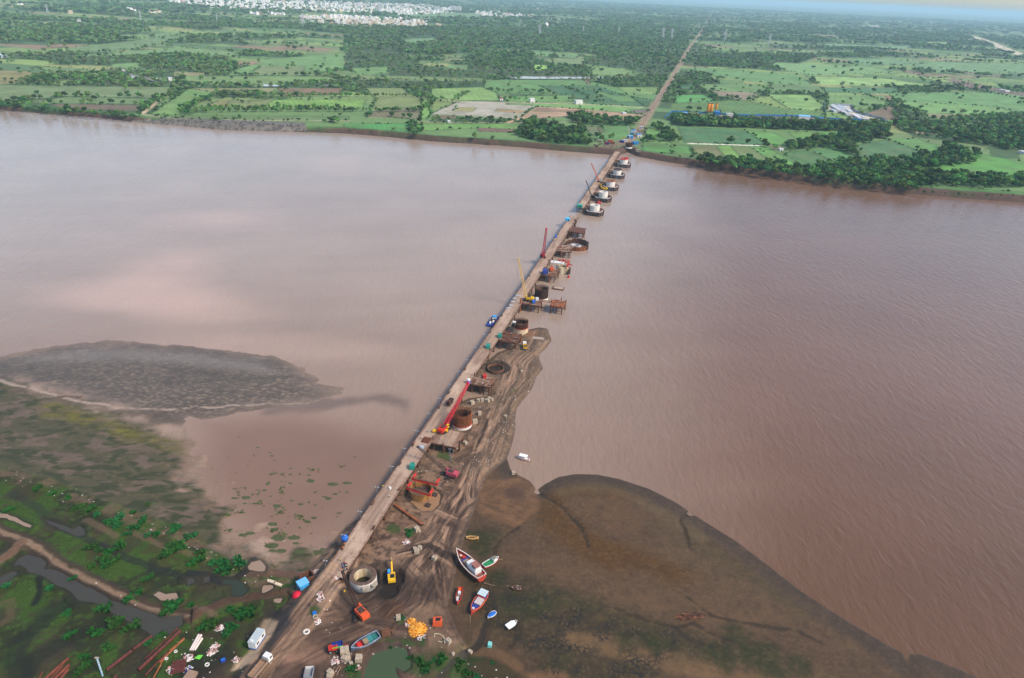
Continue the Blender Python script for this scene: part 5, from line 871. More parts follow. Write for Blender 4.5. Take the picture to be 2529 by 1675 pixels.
for k in range(50):
    a = g_.uniform(0, 6.28); r = g_.uniform(3.5, 4.8); m.box((r * math.cos(a), r * math.sin(a), 5.1), (.25, .2, .16), DIRT, g_.uniform(0, 3))
m.build("muddy_top", w)
for a in (-.95, -.35): MB().box((5.55 * math.cos(a), 5.55 * math.sin(a), 3.9), (1.6, 2.4, 1.1), CONC, rz=a).build("concrete_bracket", w)
tag(MB().lathe([(0, 0), (3.3, 0)], water_mat("well_water", C(64, 60, 40, .6), .1, False), 32).build("water", None, B(4.2, 9.9, .8)), kind="structure")

w = well("ochre steel well shell set in a flooded pit under two red beams", 57.5, 11.0)
MB().ring(4.7, 4.95, -.5, 4.2, M("ochre_shell", C(164, 118, 62), .7, .25, .9, col2=C(110, 74, 44), streak=True, thr=(.5, .62)), 48).build("steel_shell", w)
m = MB(); m.lathe([(0, 1.6), (4.68, 1.6)], DIRT, 32); m.build("spoil_fill", w)
Q4 = ZM(940, 1040, 5.2275)
for lab, a, b, ends in (("long red lifting beam spanning the back of the ochre well shell", (402, 745), (738, 822), ((418, 672), (722, 755))), ("long brown-topped red lifting beam across the front of the ochre well shell", (330, 858), (648, 960), ((348, 800), (650, 900)))):
    p, q = Vector((*Q4(*a, 7.0), 7.0)), Vector((*Q4(*b, 7.0), 7.0)); t = T("lifting_beam", lab, "beam", (p + q) / 2, math.atan2((q - p).y, (q - p).x), "lifting beams over the ochre well"); L = (q - p).length
    MB().box((0, 0, 0), (L, .55, .95), RED).build("girder", t); MB().box((0, 0, .5), (L, .8, .07), RUST).box((0, 0, -.5), (L, .8, .07), RED).build("flange", t)
    for (e, sx) in zip(ends, (-1, 1)):
        MB().box((sx * (L / 2 - .6), 1.6, .6), (.7, 3.0, .8), RED).build("end_stub", t)
        m = MB()
        for dx in (-.35, .35): m.tube((sx * (L / 2 - 1.5) + dx, 0, -7.0), (sx * (L / 2 - 1.5) + dx, 0, -.5), .09, STEEL, 6)
        m.box((sx * (L / 2 - 1.5), 0, -6.2), (2.2, 2.0, 1.2), STEEL); m.build("jacking_stand", t)
w = well("rusty rebar well cage on a white base beside the red lattice crane", 113.4, 10.9)
MB().ring(3.2, 5.0, -.5, 2.8, WHITE, 44).build("steining_wall", w); m = MB(); m.ring(4.3, 4.4, 2.8, 8.0, RUST, 40); cage(m, 4.75, 2.7, 9.6, 120, RUSTO); cage(m, 3.4, 2.7, 8.8, 60, RUST); m.build("rebar_cage", w); MB().box((1.2, -3.6, 5.6), (2.4, .12, 4.6), RUSTO).build("shutter_panel", w); m = MB(); m.ring(4.95, 5.15, 2.75, 2.95, RED, 40); m.build("red_collar", w)
w = well("rust-brown well ring sunk in a muddy pit beside the trestle", 176.0, 10.3)
MB().ring(4.6, 5.0, -2.0, 1.4, M("brown_shell", C(128, 88, 62), .8, .25, .8, col2=C(88, 58, 42), streak=True), 48).build("outer_shell", w); MB().ring(3.5, 4.0, -2.0, -.6, CREAM, 44).build("inner_ring", w); MB().lathe([(4.0, -1.2), (4.6, -1.2)], DIRT, 40).lathe([(0, -1.6), (3.5, -1.6)], M("wet_silt", C(92, 84, 62), .3, .2, .6), 40).build("silt_floor", w)
w = well("tall white well with rusty rebar crown at the tip of the mud spit", 228.0, 11.8)
MB().ring(3.2, 5.05, -1, 4.6, CREAM, 44).build("steining_wall", w); m = MB(); m.ring(4.3, 4.42, 4.6, 7.6, RUSTD, 40); cage(m, 4.8, 4.5, 8.8, 110, RUST, .07); cage(m, 3.3, 4.5, 8.4, 60, RUSTD); m.build("rebar_cage", w); MB().ring(5.0, 5.2, 4.4, 4.7, RED, 40).build("red_collar", w)
w = well("tall brown rebar well cage in the water behind the yellow crane", 286.5, 12.2)
MB().ring(3.2, 5.0, -1, 1.8, WHITE, 40).build("steining_wall", w); m = MB(); m.ring(4.5, 4.62, 1.8, 8.2, M("brown_mesh", C(112, 82, 66), .85, .3, 1.2, col2=C(84, 56, 44), streak=True), 40); cage(m, 4.85, 1.8, 9.2, 120, RUSTD, .06); m.ring(4.8, 5.0, 9.0, 9.2, RUSTD, 40); m.build("rebar_cage", w)
w = well("cream well block in the water topped by red frames and a white shutter", 345, 15.6)
MB().ring(3.2, 5.0, -1, 5.2, CREAM, 8).build("steining_wall", w); MB().box((-3.6, -2.5, 8.6), (10.5, 4.2, .5), WPAINT).box((-6.8, -2.5, 8.88), (.25, 4.0, .1), BLACK).box((-.6, -2.5, 8.88), (.25, 4.0, .1), BLACK).box((.4, -2.5, 8.88), (.25, 4.0, .1), BLACK).build("white_shutter", w)
m = MB()
for a, b in (((-4, 4, 7), (4.5, 5, 7)), ((-4, 4, 8.2), (4.5, 5, 8.2)), ((4.5, 5, 6.5), (4.5, -4, 6.5)), ((4.5, 5, 7.8), (4.5, -4, 7.8)), ((-4, 4, 5), (-4, 4, 9)), ((4.5, 5, 4.5), (4.5, 5, 9)), ((4.5, -4, 4.5), (4.5, -4, 8.5)), ((4.5, 1, 7), (8.5, 0, 7)), ((4.5, -2, 6), (7.5, -3, 6)), ((0, 4.5, 7), (0, 4.5, 9.2)), ((-4, 4, 7), (0, 4.5, 9.2))): m.beam(a, b, .55, .55, RED)
m.build("red_frame", w); m = MB()
for k in range(5): m.beam((-6 + k, -4.5, 5.5), (-2 + k, -1, 8.4), .12, .12, GREY)
m.build("scaffold_struts", w)
w = T("cofferdam", "wide rusty ring of sheet piles with ragged tops standing in the river", "cofferdam", B(408, 16.2), BROT); g_ = random.Random(9)
m = MB()
for k in range(84):
    a = 2 * math.pi * k / 84
    if 3.45 < a < 4.15: continue
    h = 3.4 + .8 * g_.random() + (1.0 if a < 2.2 else 0) - (1.6 if 4.15 < a < 4.5 else 0); r = 10 + (.14 if k % 2 else -.14); m.box((r * math.cos(a), r * math.sin(a), h / 2 - .7), (.2, .8, h + 1.4), RUSTO if 4.2 < a < 5.9 and k % 2 else (RUSTD if k % 2 else RUST), rz=a)
m.build("sheet_piles", w); MB().ring(3.0, 4.9, -1, 2.0, WHITE, 36, (-1.5, -1, 0)).build("well_ring", w); MB().ring(3.4, 4.3, 2.0, 2.7, GREY, 30, (-1.5, -1, 0)).build("curb_form", w)
m = MB()
for k in range(16):
    a = 5.9 + k * .045; h = 5.2 + 1.2 * math.sin(k * 2.1); m.box((7.5 * math.cos(a) + .05 * k, 7.5 * math.sin(a), h / 2 - 1), (.22, .5, h), RUSTD, rz=a)
tagged(m, "sheet_pile_row", "short curved row of dark sheet piles standing in the water beside the red frame", "sheet piles", B(343, 14.5), BROT)
def far_well(label, u, v, seed, extra=None):
    g = random.Random(seed); w = well(label, u, v); w["group"] = "white wells on dark hexagonal platforms"
    MB().ring(3.4, 4.95, 3.6, 9.4, WHITE, 24).build("steining_wall", w)
    hx = [(-9, -3), (-6.5, -8.6), (6.0, -9.2), (9.2, -4.5), (9.2, 3), (6, 8.5), (-9, 8.5)]; n = len(hx)
    m = MB(); m.prism(hx, 3.2, 3.6, DECK2 if seed % 2 else RUSTD, RUSTD)
    m.build("platform_deck", w); m = MB()
    for i in range(n):
        a, b = hx[i], hx[(i + 1) % n]; 
        for z in (2.6, 1.0): m.beam((a[0], a[1], z), (b[0], b[1], z), .5, .35, RUSTD)
        m.beam((a[0], a[1], 4.0), (b[0], b[1], 4.0), .8, .25, STEEL)
    m.build("waling_beams", w)
    for i in range(n):
        a, b = Vector(hx[i]), Vector(hx[(i + 1) % n]); k = max(2, int((b - a).length / 2.9))
        for j in range(k): p = a.lerp(b, j / k); MB().tube((p.x, p.y, -2), (p.x, p.y, 4.3), .3, RUST, 7).build("pile", w)
    for i in (0, 1, 2, 3):
        m = MB(); a, b = Vector(hx[i]) * .86, Vector(hx[i + 1]) * .86; k = 7; ts = [(j + .5) / k for j in range(k)]
        q0, q1 = a.lerp(b, .02), a.lerp(b, .98 if i < 2 else .8); n_ = 9; pts_ = [q0.lerp(q1, j / n_) for j in range(n_ + 1)]
        for c0, c1 in zip(pts_[:-1], pts_[1:]): m.beam((c0.x, c0.y, 3.85), (c1.x, c1.y, 3.85 + .02), .5 + g.uniform(-.1, .15), .85, WPAINT)
        m.build("sandbag_row", w)
    m = MB()
    for k in range(22): m.box((g.uniform(-8, 6), g.uniform(5, 8), 3.9), (g.uniform(.6, 2), .4, .4), g.choice((RUST, RUSTO, STEEL)), rz=g.uniform(0, 3))
    m.build("scrap_steel", w)
far_well("white well at the gap end of the far trestle, nearest on dark hexagonal platform", 516, 14.5, 1); far_well("white well with pale grey rim, second from the gap end", 571, 14.8, 2); far_well("low white well with brown scaffold behind, third from the gap end", 622, 15.8, 3); far_well("white well under a rust-brown cap, fourth from the gap end", 682.5, 15.6, 4); far_well("white well with red formwork, last before the far bank", 746, 15.9, 5)
for u, c in ((622, RUSTO), (682.5, RUSTD), (746, RED)):
    m = MB(); m.ring(3.0, 5.3, 9.45, 10.2, c if c is not RUSTD else RUSTD, 18)
    if c is RED:
        for k in range(8): m.box((2.5 + math.cos(k) * 2, 2 + math.sin(k * 2) * 2, 10.7), (2.4, .4, .8), RED, rz=k)
    tagged(m, "formwork_ring", {622: "brown formwork ring on the third far well", 682.5: "dark rusty formwork ring on the fourth far well", 746: "red formwork ring on the last far well"}[u], "formwork", B(u, 15.8), BROT)
w = well("round rusty rebar well cage on the far bank at the head of the landing", 838, 11.5, 6.6)
MB().ring(3.2, 5.0, -.5, 1.4, WHITE, 30).build("steining_wall", w); m = MB(); m.ring(4.4, 4.5, 1.4, 6.0, RUSTD, 30); cage(m, 4.8, 1.4, 7, 70, RUST, .08); m.build("rebar_cage", w)
for uu in (571, 622, 682.5, 746, 516):
    tagged(MB().box((0, 0, 0), (9, 7, .3), DECK2).box((0, -3.3, -.5), (9, .3, .7), RUSTD).box((0, 3.3, -.5), (9, .3, .7), RUSTD).tube((-3, -3, -7), (-3, -3, -.5), .35, RUST).tube((3, -3, -7), (3, -3, -.5), .35, RUST).tube((3, 3, -7), (3, 3, -.5), .35, RUST), "landing_stage", "small brown landing stage linking the far trestle to the %s white well" % {516: "nearest", 571: "second", 622: "third", 682.5: "fourth", 746: "last"}[uu], "platform", B(uu + 10.5, 8.2, 5.8), BROT)
# ---- lamp posts on the left edge
def lamp_post():
    t = T("lamp_post", "", "lamp post", (0, 0, 0), BROT, "lamp posts along the left edge of the near trestle"); MB().tube((0, 0, 5.2), (0, 0, 9.2), .07, GREY, 6).build("pole", t); MB().box((0, 0, 9.25), (1.5, .16, .12), GREY).box((-.6, 0, 9.1), (.5, .35, .16), WPAINT).box((.6, 0, 9.1), (.5, .35, .16), WPAINT).build("lamp_head", t); return t
lp = lamp_post(); us = [3, 17, 31, 47, 62, 76, 91, 107, 122, 137, 152, 166, 182, 200]
LL = ["lamp post on the left deck edge, nearest the bridge end", "lamp post near the blue tank on the left deck edge"]
for i, u in enumerate(us):
    o = lp if i == 0 else copy_tree(lp); o.location = B(u, -4.5); o["label"] = LL[i] if i < 2 else ("slim grey lamp post in the row on the left deck edge")
# ================================================================== machines
def P3(f, x, y, z): return Vector((*f(x, y, z), z))
def crawler_crane(name, label, foot, tip, house, boomc, z0, w0=1.4, bays=14, rz_house=None, hook=True, tracks=True, cab=None, group=None, scale=1.0, line_to=None):
    """foot, tip: world points of the boom; house turned to face the boom"""
    foot, tip = Vector(foot), Vector(tip); d = tip - foot; az = math.atan2(d.y, d.x) - math.pi / 2; s = scale
    base = Vector((foot.x, foot.y, z0)) - Vector((-math.sin(az), math.cos(az), 0)) * 1.6 * s
    t = T(name, label, "crane", base, az, group); inv = t.matrix_basis if False else Matrix.Translation(base) @ Matrix.Rotation(az, 4, 'Z'); inv = inv.inverted()
    f, p = inv @ foot, inv @ tip
    if tracks:
        ta = 0 if rz_house is None else rz_house - az
        for sx in (-1, 1):
            m = MB(); r = Matrix.Rotation(ta, 3, 'Z'); c = r @ Vector((sx * 1.75 * s, 0, .5 * s)); m.box(c, (.85 * s, 5.4 * s, .9 * s), BLACK, rot=r)
            for e in (-1, 1): cc = r @ Vector((sx * 1.75 * s, e * 2.7 * s, .5 * s)); ax = r @ Vector((.42 * s, 0, 0)); m.tube(cc - ax, cc + ax, .46 * s, STEEL, 10)
            m.build("track", t)
    m = MB(); m.box((0, -1.0 * s, 1.9 * s), (2.9 * s, 4.6 * s, 1.7 * s), house); m.box((0, -.6 * s, 2.85 * s), (2.0 * s, 2.6 * s, .3 * s), STEEL); m.tube((0, 0, .8 * s), (0, 0, 1.1 * s), 1.2 * s, STEEL, 14); m.build("machine_house", t)
    m = MB(); m.box((1.0 * s, 1.7 * s, 2.0 * s), (1.1 * s, 1.6 * s, 1.8 * s), cab or house); m.box((1.0 * s, 2.52 * s, 2.3 * s), (.9 * s, .05, 1.0 * s), GLASS); m.box((1.57 * s, 1.7 * s, 2.35 * s), (.05, 1.2 * s, .8 * s), GLASS); m.build("cab", t)
    MB().box((0, -3.6 * s, 1.8 * s), (3.0 * s, .8 * s, 1.4 * s), house if house is not CRIM else BLACK).build("counterweight", t)
    m = MB(); m.lattice(f, p, w0, w0 * .55, bays, .11 * max(1, w0 / 1.4), boomc, .06 * max(1, w0 / 1.4)); m.build("boom", t)
    m = MB(); m.box(p, (w0 * .6, w0 * .8, w0 * .6), boomc); m.build("boom_head", t)
    m = MB(); ga = Vector((0, -2.6 * s, 4.6 * s))
    for sx in (-.7, .7): m.tube((sx, -1.2 * s, 2.6 * s), ga + Vector((sx, 0, 0)), .12, house, 5)
    m.tube(ga, p, .04, STEEL, 4); m.build("gantry_stays", t)
    if hook:
        hz = inv @ Vector((tip.x, tip.y, z0 + (4 if line_to is None else line_to))); m = MB(); m.tube(p, hz, .045, STEEL, 4); m.box(hz, (.5, .3, .9), YEL); m.build("hoist_line", t)
    return t
crawler_crane("crawler_crane", "tall crimson lattice boom crane standing on the trestle deck", P3(D, 1255.5, 590, 8.5), P3(D, 1263, 529, 34), CRIM, CRIM, 6.02, 1.9, 16, cab=BLACK, hook=False)
crawler_crane("crawler_crane", "yellow crawler crane with tall pale yellow lattice boom on its platform", P3(D, 1216, 687, 8.2), P3(D, 1198, 598, 36), YEL, M("pale_yellow", C(214, 178, 112), .6, .1, .6), 6.0, 1.5, 16, rz_house=BROT + 1.4)
crawler_crane("crawler_crane", "red and yellow crane with long red lattice boom lying low over the trestle edge", P3(D, 1030, 982, 8.4), P3(D, 1082, 886, 21), RED, CRIM, 5.95, 1.7, 16, hook=False, cab=YEL)
o_ = tagged(MB().box((0, 0, .9), (7.5, 1.2, 1.0), YEL).box((0, 0, 1.45), (7.2, .8, .12), YEL).box((-3.4, 0, .3), (1, 1, .4), BLACK).box((3.4, 0, .3), (1, 1, .4), BLACK), "spreader_beam", "bright yellow steel beam lying beside the red crane on its platform", "beam", (*D(1018, 999, 6), 5.95), BROT + .35)
crawler_crane("crawler_crane", "pink-sided crawler crane on the mud with black lattice boom lowered toward the trestle", P3(D, 1032, 1089, 3.6), P3(D, 966, 1033, 13), PINK, STEEL, 1.5, 1.3, 14, hook=False, rz_house=-1.1)
crawler_crane("crawler_crane", "orange crawler crane on the mud below the white well ring, dark boom raised", P3(D, 826, 1404, 4.2), P3(D, 792, 1323, 15), ORA, RUSTD, 1.9, 1.2, 12, rz_house=.2)
crawler_crane("crawler_crane", "orange-tipped grey boom crane leaning out over the water from the far trestle", P3(D, 1384, 418, 7.5), P3(D, 1367, 378, 28), GREY, ORA, 6.02, 1.2, 12, tracks=True, scale=.8)
crawler_crane("crawler_crane", "slim black boom crane leaning over the water nearest the gap on the far trestle", P3(D, 1367, 453, 7.5), P3(D, 1355, 418, 22), BLACK, STEEL, 6.02, 1.0, 10, scale=.8)
crawler_crane("crawler_crane", "squat yellow crane behind the second white well", P3(D, 1393, 436, 7.5), P3(D, 1386, 424, 13), YEL, YEL, 5.95, 1.2, 6, hook=False)
crawler_crane("crawler_crane", "red crane with short boom behind the nearest white well", P3(D, 1379, 470, 7.5), P3(D, 1372, 458, 14), RED, STEEL, 5.95, .9, 6, hook=False)
crawler_crane("crawler_crane", "dark red crane with high slanting boom on the far bank left of the landing", P3(D, 1400, 331, 9), P3(D, 1382, 296, 36), RED, RUST, 6.8, 1.2, 12, hook=False)
crawler_crane("crawler_crane", "blue and white crane with upright pale boom at the head of the landing", P3(D, 1458, 332, 9), P3(D, 1452, 292, 38), SKYB, WPAINT, 6.8, 1.3, 12, hook=False)
def excavator(label, loc, rz):
    t = T("excavator", label, "excavator", loc, rz)
    for sx in (-1, 1):
        m = MB(); m.box((sx * 1.3, 0, .45), (.7, 4.0, .8), BLACK)
        for e in (-1, 1): m.tube((sx * 1.3 - .34, e * 1.95, .45), (sx * 1.3 + .34, e * 1.95, .45), .42, STEEL, 10)
        m.build("track", t)
    MB().box((0, -.7, 1.75), (2.8, 3.6, 1.5), YEL).box((0, -2.65, 1.7), (2.6, .5, 1.2), YEL).box((.3, -.9, 2.55), (1.6, 1.8, .14), BLACK).build("body", t)
    c = MB().box((-.85, 1.25, 2.2), (1.1, 1.8, 1.9), BLUE).build("cab", t); MB().box((-.85, 2.17, 2.4), (.95, .04, 1.2), GLASS).box((-1.42, 1.25, 2.5), (.04, 1.4, .9), GLASS).box((-.85, 1.25, 3.18), (1.0, 1.6, .06), SKYB).build("window", c)
    MB().beam((.3, 1.0, 2.0), (.3, 4.2, 4.6), .6, .75, YEL).beam((.3, 4.2, 4.6), (.3, 6.6, 3.9), .55, .6, YEL).build("boom", t); MB().beam((.3, 6.6, 4.1), (.3, 8.3, 1.2), .45, .5, YEL).tube((.3, 4.0, 5.2), (.3, 6.8, 4.6), .1, GREY).build("arm", t); MB().box((.3, 8.5, .8), (1.2, 1.0, .9), YEL, taper=.8).build("bucket", t)
excavator("yellow excavator with blue cab digging beside the white well ring", (*D(905, 1331, 2), ground_z(*D(905, 1331, 2))), .22)
# ================================================================== boats
def hull_shape(L, Bm, H, sheer=.35, stern=.7, n=14):
    st = []
    for i in range(n + 1):
        t = i / n; y = -L / 2 + L * t; w = Bm / 2 * (stern + (1 - stern) * min(1, t * 3.2) ** .7 if t < .3 else (1 - max(0, (t - .42) / .58) ** 2.3)); w = max(w, .03); zt = H + sheer * H * max(0, (t - .5) * 2) ** 2 + .12 * H * max(0, (.2 - t) * 5)
        st.append((y, w, zt))
    return st
def boat(f, bow, stern, Bm, H, z, hull, rail, deck, label, cat="boat", sheer=.35, st_w=.72, deckz=.62, heel=0.0, name="fishing_boat"):
    b, s = P3(f, *bow, z), P3(f, *stern, z); d = b - s; L = d.length; t = T(name, label, cat, (b + s) / 2, math.atan2(d.y, d.x) - math.pi / 2); t.rotation_euler = (0, heel, t.rotation_euler[2])
    S = hull_shape(L, Bm, H, sheer, st_w); n = len(S); m = MB(); vs = []
    for y, w, zt in S: vs += [(-w, y, zt), (-w * .92, y, zt * .45), (-w * .35, y, 0), (w * .35, y, 0), (w * .92, y, zt * .45), (w, y, zt)]
    fs = [(i * 6 + k, i * 6 + k + 1, i * 6 + 6 + k + 1, i * 6 + 6 + k) for i in range(n - 1) for k in range(5)] + [(5, 4, 3, 2, 1, 0)]
    m.add(vs, fs, hull, False); m.build("hull", t)
    g = MB(); gw = max(.12, Bm * .05); vs = []; k = 0
    for y, w, zt in S: vs += [(-w - .05, y, zt - .15), (-w - .05, y, zt + .1), (-max(w - gw, 0), y, zt + .1), (-max(w - gw, 0), y, zt - .15), (w + .05, y, zt - .15), (w + .05, y, zt + .1), (max(w - gw, 0), y, zt + .1), (max(w - gw, 0), y, zt - .15)]
    fs = []
    for i in range(n - 1):
        for o in (0, 4):
            for q in range(4): fs.append((i * 8 + o + q, i * 8 + o + (q + 1) % 4, i * 8 + 8 + o + (q + 1) % 4, i * 8 + 8 + o + q))
    g.add(vs, fs, rail); y, w, zt = S[0]; g.box((0, y + gw / 2, zt), (2 * w, gw, .26), rail); g.build("gunwale", t)
    dm = MB(); vs = []
    for y, w, zt in S: vs += [(-max(w * .97 - .04, .01), y + .06 * (y < 0), H * deckz), (max(w * .97 - .04, .01), y + .06 * (y < 0), H * deckz)]
    dm.add(vs, [(2 * i, 2 * i + 1, 2 * i + 3, 2 * i + 2) for i in range(n - 1)], deck); dm.build("deck", t)
    return t, L, S
FOUL = M("red_hull", C(186, 62, 46), .7, .25, .9, col2=C(118, 66, 54), thr=(.5, .68)); PLANK = M("deck_planks", C(142, 106, 92), .85, .2, .9, col2=C(112, 82, 70), streak=True)
t, L, S = boat(Z8, (322, 292), (588, 568), 5.4, 2.3, .7, FOUL, M("boat_white", C(216, 206, 196), .6, .15, .8, col2=C(190, 60, 44), thr=(.55, .62)), PLANK, "largest boat, red wooden fishing boat with white wheelhouse grounded on the mud", sheer=.5)
MB().box((.1, -L * .2, 2.6), (2.9, L * .3, 2.0), WPAINT).build("cabin", t); w_ = MB().box((.1, -L * .25, 4.3), (2.3, L * .17, 1.5), WPAINT).build("wheelhouse", t); MB().box((.1, -L * .25, 5.1), (2.6, L * .2, .12), M("brown_roof", C(150, 98, 88), .7, .2, .8)).build("roof", w_); MB().box((.1, -L * .25 + L * .086, 4.4), (1.9, .05, .7), GLASS).box((1.27, -L * .25, 4.4), (.05, L * .12, .7), GLASS).box((-1.07, -L * .25, 4.4), (.05, L * .12, .7), GLASS).build("window", w_)
MB().box((.2, -L * .02, 2.75), (2.6, L * .07, 1.6), WPAINT).build("engine_house", t); m = MB()
for k in range(7): m.box((-.9 + .3 * k, L * .1, 1.75), (.2, L * .14, .3), CONC)
m.build("hatch_boards", t); MB().box((0, L * .17, 2.2), (4.3, .25, .5), NAVY).build("cross_beam", t); MB().lathe([(0, 2.2), (.55, 2.2), (.6, 1.9), (.55, 1.5)], M("pale_pink", C(206, 160, 150), .6), 12, (0, L * .33, 0)).build("winch_drum", t); MB().box((.5, L * .24, 1.8), (1.2, 1.1, .8), RED).box((-.9, L * .3, 1.6), (.5, .7, .5), BLACK).build("locker", t)
m = MB()
for x in (-1.9, -.6, .7, 1.9): m.tube((x, -L * .44, 1.3), (x, -L * .44, 3.3), .07, RED, 6)
m.tube((-1.9, -L * .44, 3.3), (1.9, -L * .44, 3.3), .07, RED, 6); m.build("stern_rail", t)
m = MB()
for k in range(8): m.lathe([(.28, -.1), (.45, 0), (.28, .1), (.12, 0), (.28, -.1)], BLACK, 10, (-2.75, -L * .35 + k * L * .08, 1.3))
m.build("tyre_fenders", t)
t, L, S = boat(Z8, (760, 345), (600, 435), 3.0, 1.3, .5, FOUL, WPAINT, GREEN, "red and white boat with flat green deck and small white cabin, heeled on mud", sheer=.3, deckz=.86, heel=-.06)
c = MB().box((0, L * .2, 1.7), (1.7, L * .2, 1.2), WPAINT).build("cabin", t); MB().box((0, L * .2, 2.34), (1.5, L * .16, .08), M("olive_roof", C(120, 118, 96), .8)).build("roof", c)
t, L, S = boat(Z8, (553, 133), (422, 128), 1.7, .8, .6, M("ochre_hull", C(206, 162, 92), .6, .15, 1), M("ochre_rail", C(216, 176, 110), .6, .1, 1), WOOD_, "small open ochre canoe with dark thwarts above the big red boat", sheer=.7, st_w=.25, deckz=.3, name="canoe")
m = MB()
for k in (-.3, -.1, .1, .3): m.box((0, k * L, .62), (1.3, .35, .1), WOOD_)
m.build("thwarts", t)
t, L, S = boat(Z8, (332, 822), (365, 655), 2.3, 1.3, .5, FOUL, M("red_rail", C(186, 60, 46), .6, .2, 1), PLANK, "narrow red boat with orange engine cover lying left of the blue-decked boat", sheer=.4)
MB().box((.1, -L * .3, 1.5), (1.1, L * .22, .9), ORA).build("engine_cover", t); MB().box((0, -L * .12, 1.5), (1.0, L * .12, 1.0), WPAINT).build("wheel_box", t); MB().box((.3, L * .2, 1.0), (.9, L * .26, .4), M("pale_sheet", C(196, 196, 196), .7)).box((-.4, L * .22, 1.0), (.6, L * .16, .4), BLACK).build("folded_sheet", t)
t, L, S = boat(Z8, (475, 918), (620, 715), 4.0, 1.7, .5, FOUL, M("orange_rail", C(206, 92, 60), .6, .2, 1), NAVY, "red boat with blue foredeck and long pale grey cabin roof", sheer=.35, deckz=.85)
c = MB().box((0, -L * .33, 2.3), (2.8, L * .26, 1.7), NAVY).build("cabin", t); MB().box((0, -L * .33, 3.2), (3.2, L * .3, .12), M("pale_roof", C(188, 204, 206), .5, .08, .7)).build("roof", c); MB().box((-.2, -L * .02, 1.9), (2.6, L * .3, .7), M("pale_hatch", C(200, 192, 190), .7, .12, .8, col2=C(160, 148, 146))).build("hatch", t); MB().box((0, -L * .18, 2.2), (3.2, .25, .9), RED).build("bulkhead", t); MB().box((.2, L * .33, 1.65), (.7, .7, .5), WPAINT).build("anchor_box", t)
t, L, S = boat(Z8, (645, 955), (728, 897), 1.9, .8, .5, WPAINT, WPAINT, BLUE, "small boat under a bright blue cover on the mud", sheer=.1, st_w=.55, deckz=1.0, name="covered_boat"); MB().lathe([(0, .55), (.5, .5), (.8, .35), (.92, 0)], BLUE, 16).build("tarp_cover", t, (0, 0, .72)).scale = (.95, L * .5 / .98, 1)
t, L, S = boat(Z8, (948, 992), (842, 1062), 2.2, .9, .5, RUST, WPAINT, WPAINT, "boat with white canvas cover lying alone on the right-hand mud", sheer=.3, st_w=.95, deckz=.9, name="covered_boat"); MB().prism([(-1.1, -L * .48), (1.1, -L * .48), (1.15, L * .1), (.7, L * .28), (-.7, L * .28), (-1.15, L * .1)], .8, 1.15, M("canvas", C(226, 238, 240), .7, .05, .6)).build("canvas_cover", t); MB().beam((0, L * .3, .8), (0, L * .5, 1.4), .14, .14, WOOD_).build("bowsprit", t)
t, L, S = boat(Q4, (1758, 470), (1922, 512), 2.6, 1.0, 0.05, WPAINT, M("pink_rail", C(206, 150, 150), .6), WPAINT, "white boat with canopy roof afloat off the mud spit", sheer=.35, st_w=.6, name="ferry_boat"); MB().prism([(-1.1, -L * .32), (1.1, -L * .32), (1.1, L * .3), (-1.1, L * .3)], 2.1, 2.22, M("canopy", C(238, 234, 222), .6, .05, .6)).build("canopy", t); m = MB()
for sx in (-1, 1):
    for k in (-.3, 0, .28): m.tube((sx, k * L, .6), (sx, k * L, 2.1), .05, WPAINT, 5)
m.build("canopy_posts", t)
t, L, S = boat(Z7, (700, 1300), (985, 1145), 3.8, 1.7, 1.7, M("dull_blue_hull", C(96, 112, 134), .6, .2, .9, col2=C(60, 70, 92)), M("grey_rail", C(168, 176, 186), .6, .2, 1.2, col2=C(60, 80, 120)), M("teal_deck", C(44, 112, 106), .7, .2, .8), "long blue-grey boat with red tarpaulin and teal deck beside the green pond", sheer=.35, st_w=.8)
MB().box((0, L * .17, 1.7), (2.2, L * .3, .7), RED, taper=.7).build("red_tarpaulin", t); c = MB().box((-1.0, L * .02, 2.1), (1.7, L * .13, 1.8), M("brown_cab", C(108, 92, 88), .7)).build("wheelhouse", t); MB().box((-1.0, L * .02, 3.05), (2.0, L * .16, .1), M("tan_roof", C(150, 124, 96), .8)).build("roof", c); MB().box((.1, -L * .17, 1.5), (2.1, L * .16, .6), M("teal_hatch", C(60, 132, 130), .6)).build("hatch", t)
t, L, S = boat(Z8, (880, 638), (1005, 650), 2.4, .6, .4, RUST, RUST, M("net_heap", C(112, 84, 76), .95, .4, 2.5, col2=C(70, 50, 46)), "derelict brown hull heaped with nets on the mud right of the boats", sheer=.2, st_w=.3, deckz=.95, name="derelict_boat"); m = MB(); g_ = random.Random(4)
for k in range(26): m.box((g_.uniform(-.7, .7), g_.uniform(-.35, .35) * L, .65), (g_.uniform(.2, .7), g_.uniform(.2, .8), .3), g_.choice((RUST, RUSTD, CONC)), rz=g_.uniform(0, 3))
m.build("nets", t)
t, L, S = boat(Z8, (98, 1130), (190, 1200), 2.6, .8, 1.0, M("pale_yellow_hull", C(206, 200, 140), .7, .15, 1), M("pale_yellow_rail", C(214, 208, 160), .7), M("pale_inside", C(196, 190, 140), .8), "small pale yellow wrecked boat on the litter-strewn bank", sheer=.3, st_w=.6); MB().box((0, -L * .2, .7), (1.4, .5, .3), M("lilac_sheet", C(150, 140, 168), .7)).build("seat", t)
